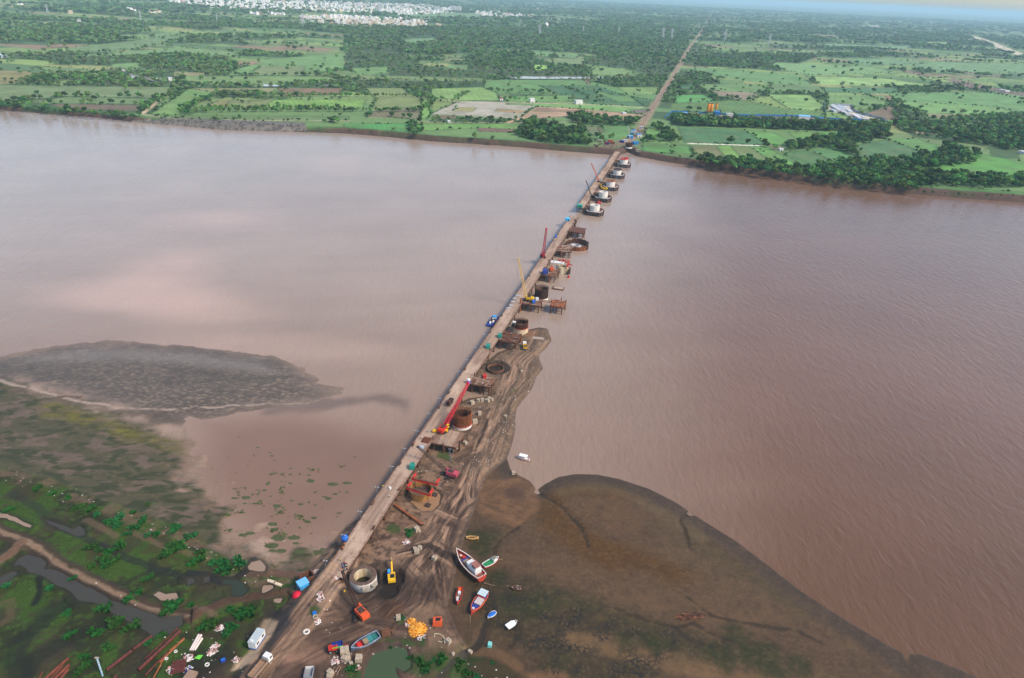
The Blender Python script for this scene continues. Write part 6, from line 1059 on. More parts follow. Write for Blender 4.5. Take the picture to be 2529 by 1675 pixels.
# ropes
def rope(label, a, b, za=1.6, zb=.5, f=Z8):
    p, q = P3(f, *a, za), P3(f, *b, zb); m = MB(); n = 8; pt = [p.lerp(q, k / n) - Vector((0, 0, .8 * math.sin(math.pi * k / n))) for k in range(n + 1)]; m.path(pt, .07, M("rope", C(150, 132, 104), .9)); tagged(m, "mooring_rope", label, "rope", group="mooring ropes of the grounded boats")
rope("mooring rope from the bow of the big red boat up the bank", (330, 290), (345, 170)); rope("mooring rope from the big red boat toward the derelict hull", (608, 585), (870, 612)); rope("mooring rope of the green-decked boat running right", (760, 345), (860, 292)); rope("rope between the big red boat and the blue-decked boat", (625, 690), (660, 590)); rope("rope from the bow of the blue-decked boat down the mud", (465, 915), (466, 1080)); rope("rope running right from the white boat afloat", (1922, 508), (2060, 518), 1.0, .1, Q4)
# ================================================================== vehicles
def wheel(p, r, w, t, rim=GREY):
    p = Vector(p); o = MB().tube(p - Vector((w / 2, 0, 0)), p + Vector((w / 2, 0, 0)), r, BLACK, 14).build("wheel", t); MB().tube(p - Vector((w / 2 + .02, 0, 0)), p + Vector((w / 2 + .02, 0, 0)), r * .5, rim, 10).build("rim", o); return o
def truck(name, label, loc, rz, cabc, bedc, L=9.0, Wd=2.5, load=None, cat="truck", group=None):
    t = T(name, label, cat, loc, rz, group); c = MB().box((0, L / 2 - 1.1, 1.75), (Wd, 2.0, 2.1), cabc, taper=.93).box((0, L / 2 - 1.1, 2.84), (Wd * .9, 1.8, .1), cabc).build("cab", t); MB().box((0, L / 2 - .1, 2.15), (Wd * .84, .06, .8), GLASS).box((Wd / 2 - .02, L / 2 - .9, 2.15), (.08, .9, .65), GLASS).box((-Wd / 2 + .02, L / 2 - .9, 2.15), (.08, .9, .65), GLASS).build("window", c); MB().box((0, 0, .75), (1.0, L - .4, .35), STEEL).build("chassis", t)
    b = MB(); bl = L - 2.6; b.box((0, -1.25, 1.1), (Wd, bl, .2), bedc)
    for sx in (-1, 1): b.box((sx * (Wd / 2 - .06), -1.25, 1.65), (.12, bl, .9), bedc)
    b.box((0, -1.25 + bl / 2 - .06, 1.75), (Wd - .24, .12, 1.1), bedc); b.box((0, -1.25 - bl / 2 + .06, 1.55), (Wd - .24, .12, .7), bedc); b.build("cargo_bed", t)
    if load: MB().box((0, -1.25, 1.5), (Wd - .4, bl - .4, .6), load, taper=.7).build("load", t)
    for y in (L / 2 - 1.2, -L / 2 + 1.2, -L / 2 + 2.5):
        for sx in (-1, 1): wheel((sx * (Wd / 2 - .2), y, .5), .5, .35, t)
    return t
ZT = ZM(400, 1540, 7.4)
def rz_of(a, b): return math.atan2(b[1] - a[1], b[0] - a[0]) - math.pi / 2
a_, b_ = ZT(1690, 985, 2.6), ZT(1930, 700, 2.6); truck("lorry", "white cab lorry with empty tan bed driving up the dirt road", ((a_[0] + b_[0]) / 2 , (a_[1] + b_[1]) / 2, 2.75), rz_of(a_, b_), WPAINT, M("tan_bed", C(150, 122, 100), .8, .15, .9))
truck("dump_truck", "yellow dump truck with white cab parked near the tip of the mud spit", (*D(1213, 804, 1.7), 1.75), .1 + math.pi * 0, WPAINT, YEL, 6.6, 2.4, load=DIRT)
truck("dump_truck", "rusty brown tipper truck on the trestle deck beside the red crane boom", (*D(1040, 934, 6), 6.02), BROT + math.pi, RUST, RUSTD, 6.0, 2.2, load=STEEL)
truck("pickup_truck", "black and white pickup parked at the right deck edge by the rebar well", (*D(1187, 755, 6), 6.02), BROT, WPAINT, BLACK, 5.2, 2.0)
t = T("tractor", "small red tractor hitched to a lime green trailer near the blue-grey boat", "tractor", (*Z7(510, 1285, 2), 1.9), -1.2); MB().box((0, .7, 1.2), (1.3, 2.0, 1.0), RED).box((0, -.7, 1.7), (1.8, 1.3, .9), RED).build("body", t); MB().tube((.4, 1.0, 1.7), (.4, 1.0, 2.8), .08, STEEL).build("exhaust", t)
for sx in (-1, 1): wheel((sx * .95, -.8, .75), .75, .4, t); wheel((sx * .8, 1.2, .45), .45, .3, t)
t = T("trailer", "trailer with blue bed and lime green side behind the red tractor", "trailer", (*Z7(560, 1258, 2), 1.9), -1.2); MB().box((0, 0, 1.0), (2.3, 3.6, .2), NAVY).box((-1.1, 0, 1.5), (.1, 3.6, .9), NAVY).box((0, 1.75, 1.5), (2.1, .1, .8), NAVY).box((0, -1.75, 1.5), (2.1, .1, .8), NAVY).build("bed", t); MB().box((1.1, 0, 1.5), (.12, 3.6, 1.0), LIME).build("green_side", t)
for sx in (-1, 1): wheel((sx * .95, -.4, .45), .45, .3, t)
MB().tube((0, 1.8, .9), (0, 3.4, .7), .08, RED).build("drawbar", t)
# portable cabin
cs = [ZT(x, y, 5.0) for x, y in ((1745, 85), (1872, 125), (1715, 385), (1565, 345))]; ce = np.mean(cs, 0); ax = np.array(cs[0]) - np.array(cs[3]); Lc = np.linalg.norm(ax); Wc = np.linalg.norm(np.array(cs[1]) - np.array(cs[0]))
t = T("portable_cabin", "white portable site cabin with grey roof and blue skirting by the dirt road", "site cabin", (ce[0], ce[1], 2.3), math.atan2(ax[1], ax[0]) - math.pi / 2); Wc = min(Wc, 3.2)
MB().box((0, 0, 1.6), (Wc, Lc, 2.5), WPAINT).build("walls", t); MB().box((0, 0, 2.92), (Wc + .2, Lc + .2, .14), M("zinc_roof", C(176, 186, 188), .5, .08, .5)).build("roof", t); MB().box((0, 0, .2), (Wc + .06, Lc + .06, .34), BLUE).build("skirting", t); MB().box((-.3, -Lc * .38, 3.2), (.9, .7, .4), WPAINT).build("air_unit", t)
for y in (-.27, .25): w_ = MB().box((Wc / 2 + .02, y * Lc, 1.7), (.06, 1.1, .8), GLASS).build("window", t); MB().box((Wc / 2 + .04, y * Lc, 1.26), (.12, 1.3, .06), WPAINT).build("sill", w_)
# ================================================================== people
def person_mesh(shirt, trousers, pose=0):
    me = bpy.data.meshes.new("person"); s = .18 if pose else .1
    V = [(0, 0, .95), (0, 0, 1.2), (0, 0, 1.42), (0, 0, 1.52), (0, .02, 1.66), (0, .02, 1.76), (.1, 0, .9), (.12, s, .5), (.12, s * .6, .08), (.12, s * .6 + .14, .04), (-.1, 0, .9), (-.12, -s * .6, .5), (-.12, -s, .08), (-.12, -s + .14, .04), (.2, 0, 1.4), (.27, -.04, 1.13), (.27, .1, .88), (-.2, 0, 1.4), (-.27, .04, 1.13), (-.25, .18, .9)]
    E_ = [(0, 1), (1, 2), (2, 3), (3, 4), (4, 5), (0, 6), (6, 7), (7, 8), (8, 9), (0, 10), (10, 11), (11, 12), (12, 13), (2, 14), (14, 15), (15, 16), (2, 17), (17, 18), (18, 19)]
    Rr = [.15, .14, .16, .06, .1, .08, .1, .07, .05, .045, .1, .07, .05, .045, .075, .05, .04, .075, .05, .04]
    me.from_pydata(V, E_, []); o = bpy.data.objects.new("person", me); COL.objects.link(o); md = o.modifiers.new("skin", 'SKIN')
    for i, r in enumerate(Rr): me.skin_vertices[0].data[i].radius = (r, r * (.75 if i < 3 else 1))
    me.skin_vertices[0].data[0].use_root = True; o.modifiers.new("sub", 'SUBSURF').levels = 1
    dg = bpy.context.evaluated_depsgraph_get(); m2 = bpy.data.meshes.new_from_object(o.evaluated_get(dg)); bpy.data.objects.remove(o)
    for mm in (M("skin", C(120, 84, 62), .6), shirt, trousers, M("hair", C(28, 24, 24), .8)): m2.materials.append(mm)
    for p in m2.polygons:
        c = p.center; p.material_index = 3 if c.z > 1.7 or (c.z > 1.62 and c.y < -.02) else 0 if c.z > 1.47 else 2 if c.z < .96 and abs(c.x) < .2 else 0 if (abs(c.x) > .21 and c.z < 1.1) else 1 if c.z >= .96 else 2
        p.use_smooth = True
    return m2
SH = {"orange vest": C(232, 110, 40), "white shirt": C(224, 222, 216), "blue shirt": C(48, 92, 170), "dark shirt": C(44, 44, 52), "yellow vest": C(214, 200, 60), "red shirt": C(180, 44, 40)}
PM = {k: person_mesh(M("cloth_" + k.replace(" ", "_"), c, .85), M("trousers", C(52, 52, 62), .85)) for k, c in SH.items()}
PEO = [("dark shirt", 795, 1306, 6), ("blue shirt", 791, 1309, 6), ("white shirt", 800, 1312, 6), ("dark shirt", 797, 1316, 6), ("orange vest", 789, 1321, 6), ("orange vest", 793, 1271, 6), ("orange vest", 797, 1262, 6), ("yellow vest", 787, 1297, 6), ("white shirt", 900, 1150, 6), ("blue shirt", 1019, 935, 6), ("dark shirt", 717, 1407, 3.6), ("white shirt", 1178, 757, 6), ("orange vest", 1170, 772, 6), ("white shirt", 975, 1015, 6), ("red shirt", 1145, 744, 6), ("white shirt", 990, 1000, 6), ("orange vest", 955, 1028, 6), ("yellow vest", 885, 1128, 6)]
PW_ = ["standing in the group at the near bridge end", "at the left of the group at the near bridge end", "at the right of the group at the near bridge end", "at the front of the group by the deck edge", "by the road just below the bridge end group", "walking down the deck just above the group", "walking on the deck below the blue tank", "at the left edge of the deck above the group", "by the right deck edge near the ochre well", "walking beside the rusty tipper truck", "walking on the dirt road below the bridge", "behind the black pickup on the deck", "walking on the deck near the teal generator", "standing at the junction with the red crane's platform", "at the deck edge by the blue barge", "near the red crane's foot", "at the left deck edge below the crane platform", "by the deck edge above the ochre well"]
for (k, x, y, z), wh in zip(PEO, PW_):
    p = D(x, y, z); o = bpy.data.objects.new("person", PM[k]); COL.objects.link(o); o.location = (p[0], p[1], z + .02 if z == 6 else ground_z(*p)); o.rotation_euler = (0, 0, rnd.uniform(0, 6.28)); tag(o, "person in %s %s" % (k, wh), "person", "people working on the bridge")
mbk = MB(); mbk.lathe([(.22, -.06), (.32, 0), (.22, .06), (.16, 0), (.22, -.06)], BLACK, 12)
def motorbike(label, x, y, rz, col):
    t = T("motorbike", label, "motorbike", (*D(x, y, 6), 6.02), rz, "motorbikes parked at the near bridge end")
    for yy in (-.62, .62): MB().tube((-.06, yy, .32), (.06, yy, .32), .32, BLACK, 12).build("wheel", t)
    MB().box((0, .15, .72), (.28, .5, .25), col).box((0, -.05, .45), (.25, .5, .3), STEEL).beam((0, .62, .32), (0, .4, 1.0), .07, .07, GREY).build("body", t); MB().box((0, -.35, .78), (.26, .7, .1), BLACK).build("seat", t); MB().tube((-.35, .38, 1.02), (.35, .38, 1.02), .03, STEEL).build("handlebar", t)
for lab, x, y, c in (("black motorbike in the parked cluster at the bridge end, nearest the edge", 802, 1308, BLACK), ("red motorbike in the parked cluster at the bridge end", 798, 1305, RED), ("blue motorbike in the parked cluster at the bridge end", 795, 1312, BLUE), ("grey motorbike in the parked cluster at the bridge end, lowest", 799, 1319, GREY)): motorbike(lab, x, y, rnd.uniform(0, 3), c)
# ================================================================== tanks, huts, pipes, blocks
def P_(f, x, y, z): return (*f(x, y, z), z)
def hut(name, label, cat, loc, size, rz, wall, roof, door=True):
    t = T(name, label, cat, loc, rz); w, l, h = size; MB().box((0, 0, h / 2), (w, l, h), wall).build("walls", t); MB().prism([(-w / 2 - .2, -l / 2 - .2), (w / 2 + .2, -l / 2 - .2), (w / 2 + .2, l / 2 + .2), (-w / 2 - .2, l / 2 + .2)], h, h + .18, roof).build("roof", t)
    if door: MB().box((w * .2, -l / 2 - .02, h * .42), (.9, .06, h * .8), STEEL).build("door", t)
    return t
t = T("water_tank", "blue plastic water tank standing on the left deck edge near the bridge end", "water tank", P_(D, 797, 1249, 6.02), .2); MB().lathe([(0, 2.6), (.5, 2.5), (1.15, 2.1), (1.3, 1.8), (1.3, .1), (0, .1)], BLUE, 20).build("tank", t); MB().lathe([(0, 2.8), (.35, 2.8), (.35, 2.5)], NAVY, 12).build("lid", t)
t = T("shipping_container", "open rusty skip container beside the road at the bridge end", "container", P_(D, 709, 1341, 3.3), BROT - .6); MB().box((0, 0, .2), (3.6, 4.6, .2), RUSTD).build("floor", t); MB().box((-1.75, 0, 1.3), (.15, 4.6, 2.4), RUST).box((1.75, 0, 1.3), (.15, 4.6, 2.4), RUST).box((0, -2.25, 1.3), (3.35, .15, 2.4), RUST).box((0, 2.25, 1.3), (3.35, .15, 2.4), RUST).build("walls", t)
hut("site_hut", "bright blue sheet metal hut beside the rusty skip", "hut", P_(D, 701, 1358, 3.2), (3.0, 3.4, 2.6), BROT - .6, SKYB, M("pale_blue_roof", C(110, 180, 226), .5, .1, .8))
t = T("tarpaulin_stack", "red tarpaulin draped over a low stack by the road", "tarpaulin", P_(D, 687, 1377, 3.0), .3); MB().lathe([(0, 1.6), (.9, 1.45), (1.5, .9), (1.8, .1)], M("red_tarp", C(206, 24, 52), .6, .15, 1.2), 9).build("tarp", t); MB().tube((1.2, .9, 1.0), (2.0, 1.3, 1.9), .1, WOOD_).build("pole", t)
def genset(label, x, y, z=6.02, f=D, c=None, s=1.0):
    nm, ct = next(((n, c) for k, n, c in (("generator", "generator_set", "generator"), ("mixer", "mixer_housing", "mixer"), ("pump house", "pump_house", "pump house"), ("pump", "pump_set", "pump"), ("compressor", "compressor", "compressor"), ("tank", "fuel_tank", "tank")) if k in label)); t = T(nm, label, ct, P_(f, x, y, z), BROT + .3, None); MB().box((0, 0, 1.1 * s), (2.2 * s, 3.0 * s, 1.9 * s), c or TEAL).build("housing", t); MB().box((0, 0, .1 * s), (2.4 * s, 3.3 * s, .2 * s), STEEL).build("skid", t); MB().tube((.5 * s, .8 * s, 2.0 * s), (.5 * s, .8 * s, 2.8 * s), .12, STEEL).build("exhaust", t)
genset("teal generator at the right deck edge above the red lifting beams", 953, 1082); genset("teal generator beside the scrap-laden platform at the spit tip", 1155, 779); genset("teal mixer housing on the right deck edge between spit tip and pit", 1128, 804, s=1.1)
t = T("cement_tank", "upright blue tank with white top at the corner of the pit-side platform", "tank", P_(D, 1083, 886, 5.95)); MB().lathe([(0, 2.0), (.95, 2.0), (.95, 0)], BLUE, 16).build("drum", t); MB().lathe([(0, 3.0), (.7, 2.9), (.98, 2.5), (.98, 2.0)], WPAINT, 16).build("top", t)
QA = ZM(1200, 680, 8.71); QB = ZM(1280, 530, 9.225); Q3 = ZM(1080, 790, 5.228)
t = T("dredge_barge", "blue work barge loaded with white drums moored at the left of the trestle", "barge", (*QA(140, 1000, .4), 0), BROT); MB().box((0, 0, .5), (4.6, 15, 1.3), NAVY).build("hull", t); m = MB()
for k in range(11): m.lathe([(0, 1.5), (.5, 1.4), (.6, 1.1), (.6, 0)], WPAINT, 10, (rnd.uniform(-1.6, 1.6), -5 + k * 1.05, 1.15))
m.build("white_drums", t); MB().box((.4, 3.6, 2.2), (2.4, 2.6, 2.1), SKYB).build("deckhouse", t); MB().box((-.6, -1, 1.9), (1.2, 3.0, 1.5), RUSTD).box((1.0, 1.2, 1.7), (1.0, 1.4, 1.1), STEEL).build("pump_engine", t)
for i, (x, y) in enumerate(((680, 440), (622, 507), (585, 578), (540, 655), (482, 715))):
    o = tagged(MB().box((0, 0, .2), (3.0, 2.4, .3), GREY).box((0, 0, .4), (2.7, 2.0, .12), M("pale_steel", C(168, 172, 178), .5, .1, .7)), "steel_plate_stack", ["grey steel plate stack on deck nearest the yellow crane's foot", "second grey steel plate stack on deck down from the yellow crane", "middle grey steel plate stack of the row on the left deck side", "fourth grey steel plate stack down from the yellow crane", "grey steel plate stack on deck closest to the blue barge"][i], "steel plates", P_(QA, x, y, 6.0), BROT + .15, "steel plate stacks on the deck")
tagged(MB().box((0, 0, .3), (8.5, 5.6, .9), RUST).box((.2, 0, .79), (7, 4.2, .12), M("pale_deck", C(166, 148, 132), .8, .2, .7)), "pontoon", "flat rusty pontoon with pale deck floating in the water alone", "pontoon", (*QA(1560, 275, .5), 0), BROT)
tagged(MB().tube((0, 0, -1), (0, 0, 1.4), .9, RED, 14).tube((0, 0, 1.4), (0, 0, 2.2), .5, RED, 12, .15), "buoy", "small red buoy floating below the dark sheet piles", "buoy", (*QB(1145, 1425, .5), 0))
tagged(MB().tube((0, 0, -3), (0, 0, 9.5), .55, RUSTO, 12), "steel_pile", "tall rusty orange tube pile standing at the right deck edge by the yellow crane", "pile", (*QA(737, 770, .3), 0))
for x, y, lab in ((1275, 260, "tall dark pile at the end of the near trestle"), (1120, 520, "dark rusty pile beside the bare platform near the trestle end")): tagged(MB().tube((0, 0, -2), (0, 0, 8.5), .5, RUSTD, 10).tube((.9, .2, -2), (.9, .2, 7.2), .4, RUSTD, 10), "steel_pile", lab, "pile", (*QB(x, y + 10, 1), 0))
hut("site_hut", "cyan tarpaulin hut at the far end of the near trestle", "hut", P_(QB, 1120, 140, 6.02), (4, 4, 2.4), BROT + .3, SKYB, M("cyan_tarp", C(60, 190, 226), .6, .1, .8)); hut("site_hut", "teal hut at the gap end of the far trestle", "hut", P_(D, 1340, 479, 6.02), (5, 4, 2.6), BROT, TEAL, M("teal_roof", C(70, 170, 150), .6))
genset("blue tank at the left deck edge past the crimson crane", 855, 520, 6.02, QB, BLUE, .8); genset("long dark blue tank on the platform before the red frame", 610, 1345, 5.95, QB, NAVY, 1.6); genset("blue and orange pump on the platform before the red frame", 760, 1275, 5.95, QB, ORA, 1.2); genset("bright blue sheeted pump beside the yellow crane", 1030, 595, 5.95, QA, BLUE, .9); genset("white pump house on the yellow crane's platform", 1100, 540, 5.95, QA, WPAINT, .9); genset("red compressor on the platform beside the pit", 612, 745, 5.95, Q3, RED, .9)
# long pipes
def pipe(label, f, a, b, r, mat, za=None, n=10, group=None, hollow=True):
    p, q = Vector((*f(*a, 1.5), 0)), Vector((*f(*b, 1.5), 0)); p.z = ground_z(p.x, p.y) + r + (za or 0); q.z = ground_z(q.x, q.y) + r + (za or 0); d = q - p; t = T("steel_pipe" if mat is not WPAINT else "white_pipe", label, "pipe", p, math.atan2(d.y, d.x), group)
    el = math.atan2(d.z, math.hypot(d.x, d.y)); L = d.length; M_ = Matrix.Rotation(-el, 3, 'Y'); m = MB(); e = M_ @ Vector((L, 0, 0)); m.tube((0, 0, 0), e, r, mat, n, caps=False); m.tube((0, 0, 0), e, r * .85, BLACK, n, caps=False); m.build("pipe_wall", t)
    k = MB(); fr = _frame(e.normalized())
    for pt in (Vector((0, 0, 0)), e):
        ring = [(math.cos(2 * math.pi * i / n), math.sin(2 * math.pi * i / n)) for i in range(n)]; vs = [pt + fr @ Vector((x * r, y * r, 0)) for x, y in ring] + [pt + fr @ Vector((x * r * .85, y * r * .85, 0)) for x, y in ring]; k.add(vs, [(i, (i + 1) % n, (i + 1) % n + n, i + n) for i in range(n)], mat)
    k.build("pipe_end", t); return t
pipe("long orange rusty steel pipe lying on the mud below the ochre well", Q4, (178, 1090), (545, 1355), .55, RUSTO, .3, 14)
DKR = M("dull_red_pipe", C(98, 46, 38), .75, .25, .7, col2=C(64, 34, 30))
for lab, a, b, r in (("single dull red pipe lying in grass, upper half", (1085, 1335), (1238, 1225), .5), ("single dull red pipe lying in grass, lower half", (868, 1505), (1075, 1345), .55), ("thick dull red pipe, longest at the left of the stacked pipes", (1130, 1505), (1470, 1190), .62), ("thin rusty pipe left of the thick dull red pipe", (1180, 1410), (1450, 1160), .28), ("orange-brown pipe right of the thick dull red pipe", (1180, 1545), (1370, 1350), .32), ("upper orange-brown pipe in the heap right of the thick red pipe", (1300, 1440), (1500, 1240), .32), ("short orange-brown pipe piece at the top right of the heap", (1380, 1340), (1500, 1250), .3), ("thin rusty bar lying lowest in the pipe heap", (1230, 1600), (1360, 1360), .22)): pipe(lab, Z5, a, b, r, DKR if "dull red" in lab else RUSTO, group="rusty pipes lying in the marsh grass")
for lab, a, b, r in (("rusty pipe in the corner bundle, leftmost", (300, 1600), (345, 1515), .25), ("second rusty pipe in the bottom left corner bundle", (340, 1600), (555, 1408), .5), ("third thinner pipe in the bottom left corner bundle", (385, 1600), (508, 1468), .3), ("thick rusty pipe in the bottom left corner bundle", (420, 1600), (565, 1462), .55), ("rightmost short pipe in the bottom left corner bundle", (470, 1600), (555, 1496), .45), ("stub of dull red pipe at the bottom edge near the pole", (890, 1600), (950, 1545), .35)): pipe(lab, Z5, a, b, r, DKR if "dull" in lab else M("corner_rust", C(118, 62, 44), .8, .25, .8, col2=C(84, 44, 34)), group="pipes bundled in the bottom left corner")
for lab, a, b in (("left white pipe of three lying on grass", (207, 1367), (272, 1248)), ("middle white pipe of three lying on grass", (222, 1367), (290, 1250)), ("right white pipe of three lying on grass", (238, 1365), (297, 1275))): pipe(lab, Z6, a, b, .4, M("white_pipe_paint", C(216, 200, 190), .6, .08, .8), group="white pipes lying on the grass")
for lab, a, b in (("left half of a broken pale concrete pipe by the tan pool", (782, 855), (832, 870)), ("right half of a broken pale concrete pipe by the tan pool", (836, 875), (888, 890))): pipe(lab, Z6, a, b, .6, M("pale_concrete", C(206, 186, 160), .8, .12, .8), group="broken concrete pipe by the tan pool")
# concrete blocks
def block(label, f, x, y, s=1.3, rz=None, z0=None, group="pale concrete blocks scattered on the mud", mat=None):
    p = f(x, y, 1.6); z = ground_z(*p) if z0 is None else z0; m = MB(); g = random.Random(int(x * 7 + y)); a, b, c = s * g.uniform(.9, 1.25), s * g.uniform(.85, 1.1), s * g.uniform(.8, 1.0); m.box((0, 0, c / 2), (a, b, c), mat or M("pale_block", C(184, 168, 146), .85, .2, .9, col2=C(150, 130, 110)), taper=.94); m.box((0, 0, c + .03), (.3, .12, .08), STEEL); nm, ct = next(((n, c) for k, n, c in (("sack", "sack_pile", "sacks"), ("tub", "plastic_tub", "tub"), ("crate", "crate", "crate"), ("", "concrete_block", "concrete block")) if k in label)); tagged(m, nm, label, ct, (p[0], p[1], z), g.uniform(0, 3) if rz is None else rz, group)
for i, (x, y, s) in enumerate(((450, 1082, 2.0), (532, 1048, 1.5), (583, 1045, 1.8), (630, 1040, 1.3), (655, 1050, 1.5), (668, 1012, 1.4), (703, 1035, 1.4))): block(["largest pale block, left end of the row beside the pit platform", "second pale block from the left in the row of seven", "big pale block in the middle of the row of seven", "small pale block just right of the row's middle", "pale block fourth from the right, set lower in the row", "pale block set above the right part of the row", "pale block at the right end of the row of seven"][i], Q3, x, y, s)
for x, y, s, f, lab in ((1088, 668, 1.2, Q3, "lone pale block on the track beside the sunken pit"), (882, 1243, 1.2, Q3, "lone pale block right of the rebar cage"), (485, 1325, 2.2, Q3, "broad pale block at the foot of the rebar cage"), (545, 1218, 1.8, Q3, "white lump of broken concrete near the rebar cage"), (1090, 292, 1.6, Q4, "white block near the corner of the sandy crane platform"), (1045, 218, 1.3, Q4, "small pale block beside the sandy crane platform"), (945, 385, 1.6, Q4, "pale block below the sandy crane platform"), (950, 405, 1.5, Q4, "lower pale block below the sandy crane platform"), (975, 350, 1.2, Q4, "upper small block below the sandy crane platform"), (465, 1408, 1.9, Q4, "white block beside the end of the orange pipe"), (1715, 648, 1.4, Q4, "tan crate stranded at the waterline by the white boat")): block(lab, f, x, y, s)
for x, y, s, lab in ((1408, 232, 1.6, "right white block of the three by the long track"), (1358, 240, 1.4, "left pale block of the three by the long track"), (1378, 268, 1.9, "lowest block of the three by the long track"), (1558, 342, 1.6, "lone white block on the track edge left of the big red boat"), (635, 1318, 2.6, "big pale block between red tractor and blue-grey boat"), (672, 1362, 1.6, "right block below the big pale block"), (632, 1388, 1.8, "grey block below the big pale block"), (665, 1392, 1.5, "lowest white block below the big pale block"), (780, 1390, 2.0, "bright white block near the green pond"), (700, 1430, 1.0, "small grey block under the cluster by the pond"), (1188, 962, 1.7, "white block beside the orange net heap"), (485, 1530, 1.6, "tan block at the lower edge near the curved hoses"), (480, 1558, 1.6, "tan block at the very bottom edge"), (1376, 40, 1.4, "white block beside the grass near the long orange pipe"), (1405, 48, 1.0, "small reddish block beside the grass near the orange pipe")): block(lab, Z7, x, y, s)
for x, y, s, lab in ((95, 340, 1.6, "pale block on the shore track beside the big boat's bow"), (208, 1197, 1.1, "small white block beside the pale yellow wreck"), (240, 1205, 1.6, "white slab beside the pale yellow wreck"), (288, 1325, .9, "small white lump on the litter bank"), (465, 1272, 1.2, "pale lump beside the creek mouth")): block(lab, Z8, x, y, s)
block("teal plastic tub lying on the mud", Z8, 668, 1210, 1.5, mat=M("pale_teal", C(130, 206, 200), .5), group="loose tubs on the mud")
# orange heap, orange tank, crate, debris
def heap(name, label, cat, f, x, y, r, h, mats, n, seed, s=(.25, .9), z=1.6):
    p = f(x, y, z); g = random.Random(seed); m = MB(); m.lathe([(0, h * .8), (r * .5, h * .55), (r * .85, h * .15), (r, 0)], mats[0], 14)
    for k in range(n):
        a, q = g.uniform(0, 6.28), r * math.sqrt(g.random()) * 1.05; m.box((q * math.cos(a), q * math.sin(a), h * .8 * (1 - q / r / 1.1) + .1), (g.uniform(*s), g.uniform(.12, .4), g.uniform(.1, .35)), g.choice(mats), rot=Euler((g.uniform(-.6, .6), g.uniform(-.6, .6), g.uniform(0, 3))).to_matrix())
    o = tagged(m, name, label, cat, (p[0], p[1], ground_z(*p) - .1), g.uniform(0, 6)); return o
ONET = [M("orange_net", C(226, 150, 40), .7, .2, 1.5), M("orange_net_light", C(240, 182, 84), .7, .2, 1.5), M("orange_net_dark", C(180, 108, 30), .7, .2, 1.5)]
heap("net_heap", "large heap of bright orange fishing floats and nets", "net heap", Z7, 1385, 1075, 3.1, 1.3, ONET, 260, 1); heap("net_heap", "smaller heap of orange floats above the large one", "net heap", Z7, 1325, 995, 1.5, .7, ONET, 70, 2); WD = [M("white_rag", C(214, 206, 200), .7), M("pink_rag", C(190, 140, 132), .8), RUSTD]; heap("debris_heap", "tangle of white rags and poles at the foot of the orange heap", "debris", Z7, 1415, 1150, 1.6, .5, WD, 60, 3); heap("debris_heap", "white rags at the left of the orange heap", "debris", Z7, 1285, 1025, 1.1, .4, WD, 30, 4)
for x, y, r, s, lab in ((535, 1395, 1.6, 5, "white and red scrap heap left of the pale blocks"), (765, 1470, 1.0, 6, "white scrap beside the dark hollow by the pond"), (400, 815, 1.6, 7, "red-brown scrap heap beside the road"), (385, 780, 1.1, 8, "dark scrap beside the road above the red scrap"), (350, 1040, 1.4, 9, "pale rags and poles below the round tub"), (540, 600, 1.8, 10, "white lime spill heap left of the white well ring"), (340, 470, .9, 16, "white sacks at the left road edge by the bridge end"), (1270, 160, 1.6, 17, "string of white litter in the grass right of the bridge")): heap("debris_heap", lab, "debris", Z7, x, y, r, .35, WD, 40, s)
for x, y, r, s, lab in ((190, 1412, 2.0, 11, "white coil heap at the end of the white pipes"), (370, 1370, 1.7, 12, "pale rags in the scrap ground below the shrubs"), (385, 1330, 1.6, 13, "pinkish rubble heap in the scrap ground"), (75, 1500, 1.8, 14, "white debris heap near the bottom left scrap"), (190, 1495, 1.3, 15, "dark blue scrap with white bits near the scrap sheet"), (545, 1425, 1.3, 18, "grey sheet scrap beside the cabin's sand pad"), (430, 1190, 1.6, 19, "white rubble beside the shrubs above the white pipes")): heap("debris_heap", lab, "debris", Z6, x, y, r, .4, WD if s != 15 else [NAVY, STEEL, WPAINT], 40, s)
def coil(label, f, x, y, r, mat): p = f(x, y, 1.6); m = MB(); m.lathe([(r * .45, .15), (r * .75, .55), (r, .3), (r * .95, .05), (r * .5, .05), (r * .45, .15)], mat, 16); tagged(m, "hose_coil", label, "coil", (p[0], p[1], ground_z(*p)), 0)
CW = M("coil_white", C(206, 202, 194), .7, .15, 1.2)
coil("white hose coil on the mud left of the red tractor", Z7, 245, 1145, 1.2, CW); coil("white hose coil among the scrap below the cabin", Z6, 332, 1465, .8, CW); coil("white hose coil in grass beside the pipe heap", Z6, 100, 1368, .6, CW); coil("white hose coil at the left end of the scrap", Z6, 32, 1420, .6, CW); coil("round pale tub beside the blue crate", Z7, 338, 1005, 1.0, CONC)
tagged(MB().box((0, 0, .4), (1.2, 1.0, .8), SKYB).box((0, 0, .84), (1.3, 1.1, .08), BLUE), "crate", "small blue crate beside the round pale tub", "crate", (*Z7(330, 965, 2), ground_z(*Z7(330, 965, 2))), .3); tagged(MB().box((0, 0, .4), (1.5, 1.1, .8), NAVY).box((0, 0, .84), (1.2, .9, .06), BLUE), "crate", "dark blue drum crate among the scrap below the cabin", "crate", (*Z6(450, 1430, 2), ground_z(*Z6(450, 1430, 2))), .5)
t = T("fuel_tank", "orange plastic tank with openings on the bank right of the orange heap", "tank", (*Z7(1590, 1012, 1.5), ground_z(*Z7(1590, 1012, 1.5))), .1); MB().box((0, 0, 1.0), (3.4, 2.8, 2.0), ORA, taper=.85).build("body", t); MB().box((.2, 0, 2.02), (1.6, 1.3, .06), BLACK).box((1.2, .4, 2.02), (.3, .5, .06), BLACK).build("opening", t)
